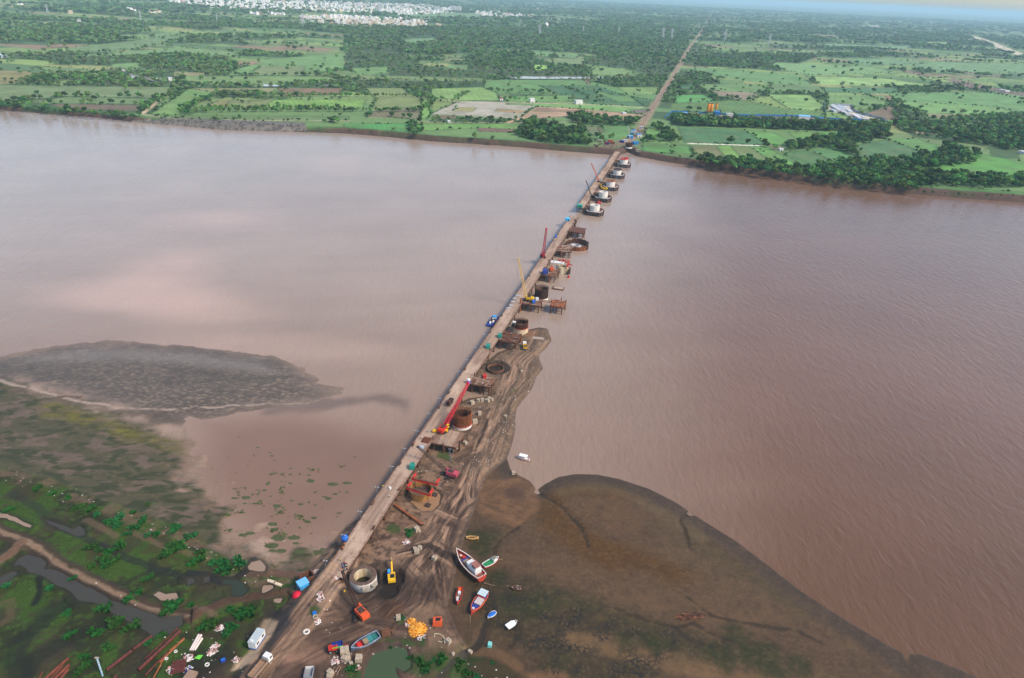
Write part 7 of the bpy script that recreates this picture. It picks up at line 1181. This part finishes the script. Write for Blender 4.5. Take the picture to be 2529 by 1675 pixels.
t = T("pallet_crate", "brown slatted timber crate between the boat and the orange heap", "crate", (*Z7(1058, 1108, 1.7), ground_z(*Z7(1058, 1108, 1.7))), .35); m = MB()
for k in range(6): m.box((-1.2 + k * .48, 0, .8), (.36, 2.8, .12), WOOD_)
m.build("slats", t); MB().box((0, -1.2, .35), (2.8, .2, .7), WOOD_).box((0, 1.2, .35), (2.8, .2, .7), WOOD_).build("side_board", t); tagged(MB().beam((0, 0, .4), (2.4, 1.4, 1.3), .25, .25, WOOD_).beam((.4, .8, .2), (1.6, -.6, .5), .3, .2, WOOD_), "timber_pile", "loose brown timbers leaning beside the slatted crate", "timber", (*Z7(1090, 1100, 1.7), ground_z(*Z7(1090, 1100, 1.7))))
t = T("steel_skip", "open pale grey steel box on the dark ground at the bottom edge", "skip", (*Z7(265, 1525, 2.2), ground_z(*Z7(265, 1525, 2.2)) + .1), .12); MB().box((0, 0, .25), (2.6, 3.8, .2), GREY).build("floor", t); MB().box((-1.3, 0, .9), (.12, 3.8, 1.3), GREY).box((1.3, 0, .9), (.12, 3.8, 1.3), GREY).box((0, 1.85, .9), (2.5, .12, 1.3), WPAINT).box((0, -1.85, .9), (2.5, .12, 1.3), GREY).build("walls", t)
t = T("leaning_post", "leaning blue and white post in the marsh grass", "post", (*Z5(838, 1552, 1), 1.0)); MB().tube((0, 0, 0), (-2.0, 2.4, 5.2), .28, M("pale_blue_post", C(90, 140, 160), .6, .2, .8, col2=C(190, 200, 204)), 8).build("pole", t); MB().box((-2.1, 2.5, 5.3), (1.3, .5, .2), CONC).build("cap", t)
t = T("drill_mast", "slim blue-grey standing mast with cross head on the grassy mud below the platform", "mast", (*Q4(900, 520, 1.5), 1.4)); MB().tube((0, 0, 0), (-.3, .3, 7.0), .16, M("mast_blue", C(86, 110, 128), .6), 6).build("pole", t); MB().box((-.3, .3, 6.9), (1.6, .2, .25), GREY).build("cross_head", t)
heap("steel_grating_stack", "rusty stack of steel grating at the platform junction on deck", "grating", Q4, 590, 245, 1.0, .1, [RUST, RUSTO], 1, 5).location.z = -50
bpy.data.objects.remove(bpy.data.objects["steel_grating_stack"])
m = MB()
for k in range(9): m.box((-1.8 + k * .45, 0, .25), (.12, 4.4, .5), RUST)
for k in range(8): m.box((0, -2 + k * .57, .55), (4.0, .12, .1), RUSTO)
tagged(m, "steel_grating", "rusty steel grating stack at the junction of deck and crane platform", "grating", P_(Q4, 592, 250, 6.02), BROT); tagged(MB().box((0, 0, .15), (2.6, 3.0, .2), GREY).box((0, 0, .28), (2.3, 2.7, .08), M("pale_steel", C(168, 172, 178))), "steel_plate_stack", "grey steel sheet on the deck edge under the black boom tip", "steel plates", P_(Q4, 528, 340, 6.02), BROT + .2, "steel plate stacks on the deck")
block("white sack pile on the deck edge near the ochre well", Q4, 125, 978, 1.0, z0=6.02, mat=WPAINT, group="loose sacks on the deck"); heap("driftwood_pile", "low brown pile of driftwood and nets on the far right mud", "driftwood", D, 1595, 1424, 2.4, .5, [RUSTD, WOOD_, RUST], 60, 31, (.6, 2.4), .5).scale = (2.0, .6, 1); tagged(MB().prism([(-3.6, -1.7), (3.6, -1.4), (4.2, .4), (3, 1.7), (-3.4, 1.5)], 0, .35, M("old_slab", C(176, 160, 144), .85, .25, 1.5, col2=C(130, 106, 90))), "concrete_slab", "broken pale slab lying on the tip of the mud spit", "slab", (*Q3(1300, 232, 1.7), ground_z(*Q3(1300, 232, 1.7)) - .05), -.1)
m = MB(); g_ = random.Random(12)
for k in range(30): m.lathe([(0, .5), (.4, .35), (.55, 0)], CONC if k % 3 else WHITE, 6, (g_.uniform(-4, 4), g_.uniform(-2.5, 2.5), 0))
# spoil and hoses
for k, (a, b, c) in enumerate((((1160, 980), (1110, 1050), (1070, 1120)), ((1270, 950), (1180, 1030), (1110, 1200)), ((1300, 980), (1240, 1060), (1200, 1160)))):
    QT = ZM(700, 1540, 9.108); pts3 = []
    for s in np.linspace(0, 1, 9):
        p = [(1 - s) ** 2 * a[i] + 2 * s * (1 - s) * b[i] + s * s * c[i] for i in (0, 1)]; w = QT(*p, 1.8); pts3.append(Vector((w[0], w[1], ground_z(*w) + .12)))
    m = MB(); m.path(pts3, .13, M("hose", C(150, 122, 100), .8)); tagged(m, "hose", ["short curved hose at the bottom edge, left of three", "long curved hose at the bottom edge, middle of three", "curved hose at the bottom edge, right of three"][k], "hose")
tagged(MB().box((0, 0, .05), (4.4, 5.0, .12), DKR).box((0, 0, .13), (4.2, .1, .08), RUSTD).box((0, 1.4, .13), (4.2, .1, .08), RUSTD), "scrap_sheet", "flat rust-red steel sheet on the scrap ground", "steel sheet", (*Z6(122, 1480, 1.6), 1.45), .3)
tagged(MB().prism([(-1.8, -1.4), (1.6, -1.6), (1.9, 1.2), (-1.2, 1.8)], 0, .9, M("tan_block", C(150, 124, 104), .85, .15, .8)), "rubble_block", "tan flat-topped rubble block at the bottom edge of the scrap ground", "rubble", (*Z6(210, 1550, 1.8), 1.4)); tagged(MB().prism([(-1.0, -.6), (.8, -.9), (1.2, .7), (-.2, .6)], .1, .35, LIME), "plastic_sheet", "lime green plastic sheet on the scrap ground", "sheet", (*Z6(268, 1412, 1.6), 1.4))
# bundles of steel and timber along the deck edges
def bundle_mesh(seed):
    g = random.Random(seed); m = MB()
    for k in range(7): m.box((g.uniform(-.4, .4), g.uniform(-.5, .5), .1 + .07 * k), (g.uniform(.1, .3), g.uniform(1.2, 3.6), .12), g.choice((RUST, RUSTD, RUSTO, WOOD_, STEEL)), rz=g.uniform(-.25, .25))
    o = m.build("steel_bundle"); me = o.data; bpy.data.objects.remove(o); return me
BMs = [bundle_mesh(k) for k in range(5)]; g_ = random.Random(41)
for u in [14, 27, 40, 52, 68, 84, 118, 133, 160, 188, 210, 236, 252, 296, 312, 350, 366, 399, 418, 440, 456, 470, 522, 535, 548, 559, 581, 592, 604, 634, 650, 668, 700, 716, 733, 760, 778]:
    v = -3.4 if g_.random() < .7 or u > 480 else 3.35
    o = bpy.data.objects.new("steel_bundle", BMs[g_.randrange(5)]); COL.objects.link(o); o.location = B(u, v, 6.03); o.rotation_euler = (0, 0, BROT + g_.uniform(-.15, .15)); tag(o, "small rusty bundle of steel and timber lying along the %s trestle's deck edge" % ("near" if u < 480 else "far"), "steel bundle", "steel bundles along the deck edges")
# ================================================================== marsh shrubs and weeds
def weed_mesh(seed, n=150, r=2.2, h=2.6):
    """several arching tufts of different height, so the outline is ragged"""
    g = np.random.default_rng(seed); vs = []; fs = []; tufts = [(g.normal(0, r * .5), g.normal(0, r * .4), g.uniform(.45, 1.0)) for _ in range(7)]
    for k in range(n):
        tx, ty, th = tufts[k % 7]; a = g.uniform(0, 6.28); q = r * .3 * math.sqrt(g.random()); p = np.array([tx + q * math.cos(a), ty + q * math.sin(a), 0.0]); hh = h * th * g.uniform(.45, 1.05); dr = np.array([math.cos(a), math.sin(a), 0]) * g.uniform(.15, .75) * hh; s = np.array([-math.sin(a + g.uniform(-.7, .7)), math.cos(a), 0]) * g.uniform(.1, .2); o = len(vs); m_ = p + dr * .5 + [0, 0, hh * .85]; e = p + dr * 1.35 + [0, 0, hh * g.uniform(.6, 1.0)]
        vs += [tuple(p - s * .5), tuple(p + s * .5), tuple(m_ + s), tuple(e), tuple(m_ - s)]; fs.append((o, o + 1, o + 2, o + 3, o + 4))
    me = bpy.data.meshes.new("foliage"); me.from_pydata(vs, [], fs); me.materials.append(WEED); me.update(); return me
WM = [weed_mesh(k, 260) for k in range(4)]; STEM = (lambda mb: mb.build("stem").data)(MB().path([(0, 0, -.2), (.1, .05, .8), (.15, .1, 1.5)], .09, BARK))
for o in list(bpy.data.objects):
    if o.data == STEM: bpy.data.objects.remove(o)
SHR = [(Z5, x, y, s) for x, y, s in [(300, 30, 1.1), (440, 60, .9), (560, 105, 1), (660, 175, 1), (750, 185, 1.2), (790, 235, 1), (870, 295, 1), (975, 270, 1.1), (960, 320, 1.1), (1090, 205, .8), (1165, 290, 1.1), (1090, 335, 1.1), (1430, 330, 1.2), (1280, 395, 1.1), (1200, 415, .8), (1035, 395, .8), (750, 500, 1.1), (800, 520, 1), (880, 540, 1.2), (870, 600, 1.3), (860, 640, 1.2), (755, 655, 1.1), (975, 485, 1.2), (1370, 545, 1.2), (1440, 515, 1.2), (1320, 585, .8), (1225, 745, 1), (1140, 880, .8), (605, 755, .7), (415, 840, 1), (1040, 940, 1.2), (830, 1000, 1.1), (935, 1120, 1.4), (985, 1110, 1.1), (800, 1205, 1.2), (1050, 1160, 1), (890, 1320, .9), (700, 1400, 1), (710, 1450, .9), (560, 1030, .8), (560, 1220, .8), (50, 820, .9), (1360, 970, 1), (1430, 985, 1), (1340, 1040, .8), (1310, 1220, 1), (1200, 1290, .7), (650, 1510, .9), (60, 205, .8), (1200, 140 , .6)]] + [(Z6, x, y, s) for x, y, s in [(100, 455, 1.2), (225, 515, .9), (130, 600, 1.3), (80, 630, 1.1), (260, 700, 1.4), (290, 680, 1.2), (395, 720, 1.1), (450, 720, 1.4), (480, 760, 1.2), (430, 775, 1.1), (580, 725, 1.3), (215, 1040, .7), (510, 1070, .9), (605, 1090, 1.3), (580, 1110, 1.1), (360, 1190, 1.5), (330, 1180, 1.1), (480, 1235, 1.2), (100, 1040, 1), (40, 1030, 1), (20, 1100, .9)]] + [(Z7, x, y, s) for x, y, s in [(1290, 90, .9), (700, 1490, .8), (740, 1480, .6), (1400, 1410, .9), (1440, 1450, .8), (1320, 1370, .5), (1110, 1265, .4), (1440, 1180, .4), (1235, 975, .5), (1640, 1390, .9), (1460, 1500, .8)]] + [(Z8, x, y, s) for x, y, s in [(190, 1390, .8), (340, 1450, .8), (450, 1510, .8), (540, 1540, .8), (700, 1400, .4), (60, 1420, .6)]]
for i, (f, x, y, s) in enumerate(SHR):
    p = f(x, y, 1.2); e = T("marsh_shrub", "leafy bright green shrub growing on the near marsh and banks among other shrubs", "shrub", (p[0], p[1], ground_z(*p) - .1), rnd.uniform(0, 6), "green shrubs of the near marsh"); s *= .72; e.scale = (s * rnd.uniform(.8, 1.3), s * rnd.uniform(.8, 1.3), s * rnd.uniform(.7, 1.1)); c = bpy.data.objects.new("foliage", WM[i % 4]); COL.objects.link(c); c.parent = e; c = bpy.data.objects.new("stem", STEM); COL.objects.link(c); c.parent = e
def weeds():
    g = np.random.default_rng(77); X, Y, Z, col, mbk_ = NG; vs = []; fs = []
    gm = (mbk_ > .6) & (col[..., 1] > col[..., 0] * 1.25) & (col[..., 1] > .05) & (Z > .8); ii = np.argwhere(gm & (np.abs(X + 100) < 260) & (Y > 110)); sel = ii[g.integers(0, len(ii), 5200)]
    P0 = [(X[a, b] + g.uniform(-.4, .4), Y[a, b] + g.uniform(-.4, .4), Z[a, b], g.uniform(.3, .7)) for a, b in sel]
    for k in range(70):   # tussocks out on the wet flat
        u = D(g.normal(640, 90), g.normal(1170, 75), 0); P0.append((u[0], u[1], max(0.0, ground_z(*u)), g.uniform(.4, 1.0)))
        if k % 3 == 0:
            for j in range(5): P0.append((u[0] + g.normal(0, 1.1), u[1] + g.normal(0, .8), 0, g.uniform(.4, 1.0)))
    for x, y, z, s in P0:
        for k in range(5):
            a = g.uniform(0, 6.28); d = np.array([math.cos(a), math.sin(a)]) * s * .8; w = np.array([-math.sin(a), math.cos(a)]) * s * .25; o = len(vs); vs += [(x - w[0], y - w[1], z - .05), (x + w[0], y + w[1], z - .05), (x + d[0], y + d[1], z + s * g.uniform(.3, .9))]; fs.append((o, o + 1, o + 2))
    me = bpy.data.meshes.new("grass"); me.from_pydata(vs, [], fs); me.materials.append(leaf_mat("grass_blade", C(62, 88, 36, .8))); o = bpy.data.objects.new("grass", me); COL.objects.link(o); tag(o, "short tufts of green grass and weed over the marsh and wet flats", "grass", kind="stuff")
weeds()
# ================================================================== far bank works, camp, town, pylons
ZG = 6.9
def lbox(name, label, cat, x, y, size, rz, wall, roof, group=None, z=ZG, pitched=False):
    t = T(name, label, cat, (x, y, z), rz, group); w, l, h = size; MB().box((0, 0, h / 2), (w, l, h), wall).build("walls", t)
    m = MB()
    if pitched: m.add([(-w / 2 - .3, -l / 2 - .3, h), (w / 2 + .3, -l / 2 - .3, h), (w / 2 + .3, l / 2 + .3, h), (-w / 2 - .3, l / 2 + .3, h), (0, -l / 2 - .3, h + w * .22), (0, l / 2 + .3, h + w * .22)], [(0, 4, 5, 3), (1, 2, 5, 4), (0, 1, 4), (3, 5, 2), (0, 3, 2, 1)], roof)
    else: m.box((0, 0, h + .12), (w + .5, l + .5, .24), roof)
    m.build("roof", t)
    d = MB()
    for k in range(max(2, int(l / 4))):
        y_ = -l / 2 + (k + .5) * l / max(2, int(l / 4))
        for sx in (-1, 1): d.box((sx * (w / 2 + .02), y_, h * .55), (.06, 1.1, 1.2), GLASS)
    d.box((0, -l / 2 - .02, 1.1), (1.2, .06, 2.2), STEEL); d.build("openings", t); return t
ZL = ZM(1400, 300, 6.53)
BL1 = M("sheet_blue", C(30, 116, 180), .5, .12, .3); BL2 = M("sheet_pale_blue", C(120, 186, 226), .5, .12, .3)
for i, (x, y, sz, lab) in enumerate(((1075, 170, (7, 7, 4), "uppermost bright blue hut beside the haul road at the landing"), (1050, 205, (5, 5, 3), "small teal hut below the uppermost blue hut"), (1160, 235, (7, 9, 4), "blue hut with white front on the right of the haul road"), (1018, 265, (7, 6, 4), "pale blue hut behind the blue and white crane"), (1098, 360, (8, 6, 3.5), "blue hut nearest the rebar well on the far bank"))):
    p = ZL(x, y + 10, ZG); lbox("site_hut", lab, "hut", p[0], p[1], sz, BROT + .2 * i, WPAINT if i in (2, 0) else (TEAL if i == 1 else BL1), BL1 if i != 3 else BL2)
for x, y, c, lab in ((640, 365, NAVY, "navy container beside the dark red crane on the far bank"), (700, 325, RED, "red container beside the dark red crane on the far bank"), (735, 355, RUSTO, "orange-red machine box right of the dark red crane"), (885, 335, NAVY, "small blue container by the landing track"), (945, 320, WPAINT, "white cabin with the yellow machine by the landing track"), (1205, 105, WPAINT, "white cabin high on the haul road"), (525, 330, CONC, "pale cabin at the left end of the crane yard"), (1150, 485, CONC, "pale round slab heap right of the rebar well")): p = ZL(x, y + 6, ZG); lbox("site_container", lab, "container", p[0], p[1], (2.6, 6.5, 2.7), 1.4 + .2 * math.sin(x), c, c)
p = ZL(965, 305, ZG); excavator("yellow excavator parked by the landing track on the far bank", (p[0], p[1], ZG), 1.2)
m = MB(); g_ = random.Random(6)
for k in range(70):
    q = ZL(g_.uniform(1080, 1280), g_.uniform(130, 230), ZG) if k % 2 else ZL(g_.uniform(430, 820), g_.uniform(330, 420), ZG); tagx = (g_.uniform(1, 4), g_.uniform(.5, 1.2), g_.uniform(.4, 1.2)); m.box((q[0], q[1], ZG + .4), tagx, g_.choice((RUST, RUSTD, CONC, STEEL)), rz=g_.uniform(0, 3))
o = m.build("scrap_steel"); tag(o, "scattered scrap steel and timber around the far landing", "scrap", kind="stuff")
# silos and batching plant
def silo(name, label, x, y, r, h, grp=None):
    p = Z3(x, y); t = T(name, label, "silo", (p[0], p[1], ZG), .2, grp); MB().lathe([(.8, 2.2), (r, 5), (r, h), (r * .8, h + .8), (0, h + 1.2)], ORA if False else M("silo_orange", C(226, 142, 36), .5, .1, .3), 18).build("silo_shell", t); m = MB()
    for a in range(4): m.tube((r * .8 * math.cos(a * 1.57 + .78), r * .8 * math.sin(a * 1.57 + .78), 0), (r * .8 * math.cos(a * 1.57 + .78), r * .8 * math.sin(a * 1.57 + .78), 5.2), .16, STEEL, 5)
    m.build("legs", t); MB().ring(r * .75, r * .8, h + .9, h + 1.9, STEEL, 12).build("top_rail", t)
silo("cement_silo", "left orange silo of the tall pair at the concrete plant", 189, 782, 3.0, 17, "orange cement silos"); silo("cement_silo", "right orange silo of the tall pair at the concrete plant", 209, 783, 3.0, 17, "orange cement silos"); silo("cement_silo", "small separate orange silo right of the tall pair", 245, 768, 2.2, 14, "orange cement silos")
p = Z3(252, 790); t = lbox("batching_plant", "blue roofed batching plant shed right of the orange silos", "shed", p[0], p[1], (16, 9, 6), 1.45, BL1, BL1)
for x, y, sz, lab, w_, r_ in ((20, 790, (8, 16, 4), "white site sheds at the left end of the blue-fenced yard", WPAINT, BL2), (95, 790, (6, 14, 3.5), "long pale blue shed left of the silos", BL2, BL1), (340, 795, (6, 12, 3.5), "white cabin row right of the batching plant", WPAINT, WPAINT), (850, 822, (9, 20, 6), "pale blue gabled shed before the workers' camp", WPAINT, BL2), (960, 832, (8, 18, 5), "blue gabled shed nearest the long blue fence", WPAINT, BL1)): p = Z3(x, y); lbox("site_shed", lab, "shed", p[0], p[1], sz, 1.42, w_, r_, pitched=sz[1] > 17)
def fence(label, pts, col, h=2.6, group=None):
    P_ = [Z3(*p) for p in pts]; o = Vector((P_[0][0], P_[0][1], ZG)); t = T("sheet_fence", label, "fence", o, 0, group); m = MB(); q = MB()
    for (x1, y1), (x2, y2) in zip(P_[:-1], P_[1:]):
        a = Vector((x1 - o.x, y1 - o.y, 0)); b = Vector((x2 - o.x, y2 - o.y, 0)); d = b - a; L = d.length; n = max(1, int(L / 6)); m.box((a + b) / 2 + Vector((0, 0, h / 2)), (L, .08, h), col, rz=math.atan2(d.y, d.x))
        for k in range(n + 1): c = a.lerp(b, k / n); q.box(c + Vector((0, 0, h / 2 + .1)), (.25, .25, h + .2), STEEL)
    m.build("fence_panels", t); q.build("fence_posts", t)
fence("long blue sheet fence behind the concrete plant", [(-110, 812), (-60, 772), (20, 774), (180, 780), (400, 795), (840, 803), (1000, 818), (1120, 825)], BL1); fence("blue sheet fence below the workers' camp", [(1160, 825), (1250, 832), (1370, 842), (1425, 840)], M("sheet_cyan", C(20, 120, 190), .5, .1, .3), 3.4); fence("grey sheet fence round the right of the workers' camp", [(1040, 725), (1180, 732), (1200, 770), (1300, 800), (1410, 828)], M("sheet_grey", C(164, 176, 186), .5, .1, .3), 4.0); fence("short blue and white fence at the left of the workers' camp", [(1000, 720), (985, 745), (1000, 775)], BL2, 3.5)
QC = ZM(2000, 230, 7.893)
for i, (x0, y0, x1, y1, w) in enumerate(((440, 265, 610, 375, 10), (560, 275, 700, 360, 10), (640, 380, 760, 450, 9), (700, 330, 800, 385, 8), (840, 440, 980, 515, 7), (425, 350, 500, 380, 6), (650, 285, 690, 300, 6), (900, 440, 1060, 500, 5))):
    a, b = QC(x0, y0, ZG), QC(x1, y1, ZG); L = max(8, math.hypot(b[0] - a[0], b[1] - a[1])); lbox("camp_shed", ["longest white shed of the workers' camp, upper left", "second long pale shed of the workers' camp, beside the longest", "white shed at the middle bottom of the workers' camp", "white flat shed at the right of the workers' camp", "low grey shed at the bottom right of the workers' camp", "small white shed at the left of the workers' camp", "small cream shed at the top of the workers' camp", "thin grey shed at the lowest corner of the workers' camp"][i], "shed", (a[0] + b[0]) / 2, (a[1] + b[1]) / 2, (w, L, 3.2), rz_of(a, b), WPAINT, M("camp_roof", C(196, 204, 210), .5, .08, .3) if i % 2 else WPAINT, "white sheds of the workers' camp", pitched=i < 3)
for f, x, y, sz, lab in ((Z2, 1292, 703, (9, 8, 7), "white farmhouse left of the dirt yard road"), (Z2, 1612, 716, (14, 10, 7), "white two-part farmhouse by the fields"), (Z2, 1080, 692, (6, 6, 4), "small red-roofed hut at the paved yard corner"), (Z2, 720, 843, (4, 7, 3), "small white shed on the track below the paved yard"), (Z3, 690, 1037, (6, 5, 3), "tiny white hut beside the green crop fields"), (Z3, 1620, 888, (6, 16, 3.5), "white roadside shed at the right edge wood"), (Z3, 1735, 908, (5, 6, 5), "small white house by the track at the right"), (Z3, 1365, 940, (9, 8, 4), "pink-walled house hidden by the belt trees"), (Z3, 1335, 925, (6, 5, 4), "pale hut beside the pink-walled house"), (Z3, 2225, 630, (14, 26, 4), "long grey shed in the brown field at the far right"), (Z3, 2360, 1060, (8, 10, 4), "white house at the right edge among trees"), (Z1, 1175, 565, (6, 6, 9), "small cream shrine tower beside the pond"), (Z1, 850, 490, (5, 8, 4), "small white house near the pond"), (Z2, 1925, 785, (6, 8, 3), "white cabin on the dirt yard")): p = f(x, y); lbox("farm_house", lab, "house", p[0], p[1], sz, .3, WPAINT if "pink" not in lab else M("pink_wall", C(210, 150, 140), .8), RED if "red-roofed" in lab else WPAINT, pitched="red-roofed" in lab)
# pylons
def pylon_mesh(h=46):
    m = MB(); S_ = M("galvanised", C(190, 194, 196), .5, .1, .3)
    for sx in (-1, 1):
        for sy in (-1, 1): m.tube((sx * 5, sy * 5, 0), (sx * 1.2, sy * 1.2, h * .62), .6, S_, 4, caps=False); m.tube((sx * 1.2, sy * 1.2, h * .62), (sx * .5, sy * .5, h), .5, S_, 4, caps=False)
    for k in range(7):
        z0, z1 = h * k / 8, h * (k + 1) / 8; w0 = max(1.2, 5 - 3.8 * z0 / (h * .62)); w1 = max(1.0, 5 - 3.8 * z1 / (h * .62))
        for a, b in (((-w0, -w0), (w1, -w1)), ((w0, -w0), (w1, w1)), ((w0, w0), (-w1, w1)), ((-w0, w0), (-w1, -w1)), ((w0, -w0), (-w1, -w1))): m.tube((a[0], a[1], z0), (b[0], b[1], z1), .38, S_, 4, caps=False)
    c = MB()
    for z, w in ((h * .66, 8), (h * .78, 9.5), (h * .9, 7)):
        c.tube((-w, 0, z), (w, 0, z), .34, S_, 4); c.tube((-w, 0, z), (0, 0, z + 2.4), .24, S_, 4); c.tube((w, 0, z), (0, 0, z + 2.4), .24, S_, 4)
    return m, c
pm, pc_ = pylon_mesh(); tw, ca = pm.build("lattice_tower").data, pc_.build("cross_arm").data
for n_ in ("lattice_tower", "cross_arm"): bpy.data.objects.remove(bpy.data.objects[n_])
PYL = [(Z1, 328, 85, 1.0, "electricity pylon at the upper left, leftmost of all"), (Z1, 970, 135, 1.05, "electricity pylon in the woods left of the town"), (Z1, 1495, 147, .95, "electricity pylon just below the town, left side"), (Z1, 2088, 175, 1.5, "tall thin pylon at the near edge of the town"), (Z2, 1343, 245, 1.3, "pylon in the woods in the middle distance, right of the town"), (Z2, 1645, 225, 1.0, "faint pylon left of the far haul road"), (Z2, 1888, 235, 1.0, "faint pylon close to the far haul road on its left"), (Z2, 2190, 270, 1.5, "pylon beside the haul road, left of the pair"), (Z2, 2250, 275, 1.5, "pylon beside the haul road, right of the pair"), (Z3, 305, 285, 1.5, "tall pylon just right of the haul road"), (Z3, 610, 310, 1.45, "tall pylon standing alone farther right of the haul road"), (Z3, 125, 210, 1.2, "distant pylon by the haul road's end")]
for f, x, y, s, lab in PYL:
    p = f(x, y); r = math.hypot(*p); t = T("electricity_pylon", lab, "pylon", (p[0], p[1], 6.5), .5, "electricity pylons across the plain"); t.scale = (s * 1.0, s * 1.0, s * max(.8, r / 3400 * .62)) if r > 3400 else (s, s, s * .8)
    for nm, me in (("lattice_tower", tw), ("cross_arm", ca)): o = bpy.data.objects.new(nm, me); COL.objects.link(o); o.parent = t
p = D(858, 45, 7); t = T("water_tower", "white water tower rising above the near part of the town", "water tower", (p[0], p[1], 6.8), 0); MB().lathe([(2.2, 0), (2.0, 30), (7, 36), (7.5, 44), (0, 47)], WPAINT, 16).build("tower", t)
# town
def house_mesh(w, l, h, wc, seed):
    g = random.Random(seed); m = MB(); m.box((0, 0, h / 2), (w, l, h), wc); m.box((g.uniform(-.2, .2) * w, g.uniform(-.2, .2) * l, h + 1.2), (w * .4, l * .35, 2.4), wc)
    for sx, sy, a, b in ((0, -1, w, .3), (0, 1, w, .3), (-1, 0, .3, l), (1, 0, .3, l)): m.box((sx * (w / 2 - .15), sy * (l / 2 - .15), h + .4), (a, b, .8), wc)
    for fl in range(int(h / 3.2)):
        for k in range(int(w / 3)): m.box((-w / 2 + 1.6 + k * 3, -l / 2 - .02, 1.7 + fl * 3.2), (1.3, .08, 1.4), GLASS)
        for k in range(int(l / 3)):
            for sx in (-1, 1): m.box((sx * (w / 2 + .02), -l / 2 + 1.6 + k * 3, 1.7 + fl * 3.2), (.08, 1.3, 1.4), GLASS)
    o = m.build("town_house"); me = o.data; bpy.data.objects.remove(o); return me
TW = [M("town_white", C(232, 228, 222, .85), .7, .05, .05), M("town_cream", C(226, 206, 180, .8), .7, .05, .05), M("town_pink", C(206, 168, 150, .75), .7, .05, .05)]
HM = [house_mesh(9 + 3 * (k % 3), 10 + 2 * (k % 4), 6.5 + 3.2 * (k % 3), TW[(0, 1, 0, 2, 0, 1, 0)[k]], k) for k in range(7)]; APT = house_mesh(16, 34, 26, TW[0], 99)
g_ = np.random.default_rng(21); hs = []
for (f, pl), n in zip(TOWN_P, (1500, 420, 120)):
    P_ = [f(*p, 7) for p in pl]; b = np.array(P_); c = 0
    while c < n:
        x, y = g_.uniform(b[:, 0].min(), b[:, 0].max()), g_.uniform(b[:, 1].min(), b[:, 1].max())
        if inside(np.array([x]), np.array([y]), P_)[0]: hs.append((x, y)); c += 1
for pl, n in (([(815, 68), (870, 66), (960, 85), (940, 95), (850, 95)], 0), ):
    pass
for f, pts in ((Z1, [(130, 45), (150, 42), (440, 68), (500, 60), (490, 98), (545, 150)] + [(820 + 14 * k, 70 + (k % 3) * 4) for k in range(9)] + [(1030 + 12 * k, 84 + (k % 2) * 4) for k in range(7)] + [(1730 + 20 * k, 96 + (k % 3) * 4) for k in range(12)]), (Z2, [(640, 178), (660, 180), (810, 203), (1390, 180), (2230, 165), (1330, 65), (2055, 190), (1945, 145)] + [(860 + 10 * k, 80) for k in range(7)] + [(1170 + 14 * k, 118 + (k % 2) * 5) for k in range(5)] + [(1280 + 12 * k, 115) for k in range(5)] + [(500 + 8 * k, 165) for k in range(6)]), (Z3, [(30 + 8 * k, 95 + (k % 2) * 3) for k in range(8)] + [(1260 + 13 * k, 180 + (k % 3) * 5) for k in range(9)] + [(180, 160), (185, 172), (1480, 232)])):
    for p in pts: hs.append(f(*p))
hs.sort(key=lambda p: p[0] ** 2 + p[1] ** 2)
for i, (x, y) in enumerate(hs[:300]):
    o = bpy.data.objects.new("town_house", HM[i % 7]); COL.objects.link(o); o.location = (x, y, 6.6); o.rotation_euler = (0, 0, g_.choice((.3, 1.87)) + g_.uniform(-.1, .1)); s = g_.uniform(.75, 1.2); o.scale = (s, s, s); tag(o, "small white flat-roofed house of the distant town beyond the woods", "house", "houses of the distant town")
for x, y, lab in ((1015, 22, "long low white apartment block at the right end of the town"), (1048, 24, "tall white apartment block at the right end of the town"), (1060, 25, "rightmost tall white apartment block of the town"), (880, 18, "tall white apartment block in the middle of the town")):
    p = D(x, y + 4, 7); o = bpy.data.objects.new("apartment_block", APT); COL.objects.link(o); o.location = (p[0], p[1], 6.6); o.rotation_euler = (0, 0, 1.4); o.scale = (1.5, 2.2 if "low" in lab else 1.2, 1.0 if "low" in lab else 1.7); tag(o, lab, "apartment block")
mb = MB()
vs = []; fs = []; mi = []
for i, (x, y) in enumerate(hs[300:]):
    me = HM[i % 7]; a = g_.uniform(0, 3.1); s = g_.uniform(.8, 1.4); ca_, sa_ = math.cos(a) * s, math.sin(a) * s; o = len(vs)
    for v in me.vertices[:16]: vs.append((x + v.co.x * ca_ - v.co.y * sa_, y + v.co.x * sa_ + v.co.y * ca_, 6.6 + v.co.z * s))
    for k in (0, 8): fs.extend([tuple(o + k + q for q in f) for f in ((0, 2, 3, 1), (4, 5, 7, 6), (0, 1, 5, 4), (2, 6, 7, 3), (0, 4, 6, 2), (1, 3, 7, 5))]); mi.extend([i % 3 if i % 5 == 0 else 0] * 6)
me = bpy.data.meshes.new("town"); me.from_pydata(vs, [], fs)
for m_ in TW: me.materials.append(m_)
me.polygons.foreach_set("material_index", mi); me.update(); o = bpy.data.objects.new("town", me); COL.objects.link(o); tag(o, "dense white town spread along the horizon beyond the woods", "town", kind="stuff")
# ================================================================== air
def haze():
    mb = MB(); m = bpy.data.materials.new("haze"); m.use_nodes = True; n = m.node_tree.nodes; n.remove(n["Principled BSDF"])
    v = n.new("ShaderNodeVolumePrincipled"); v.inputs["Color"].default_value = (.56, .86, 1, 1); v.inputs["Density"].default_value = HAZE; v.inputs["Anisotropy"].default_value = 0
    m.node_tree.links.new(v.outputs[0], n["Material Output"].inputs["Volume"])
    mb.box((0, 30000, 130), (140000, 80000, 274), m); o = mb.build("haze"); tag(o, kind="stuff"); o["label"] = "pale blue haze hanging over the river and the distant plain"; o["category"] = "haze"
haze()
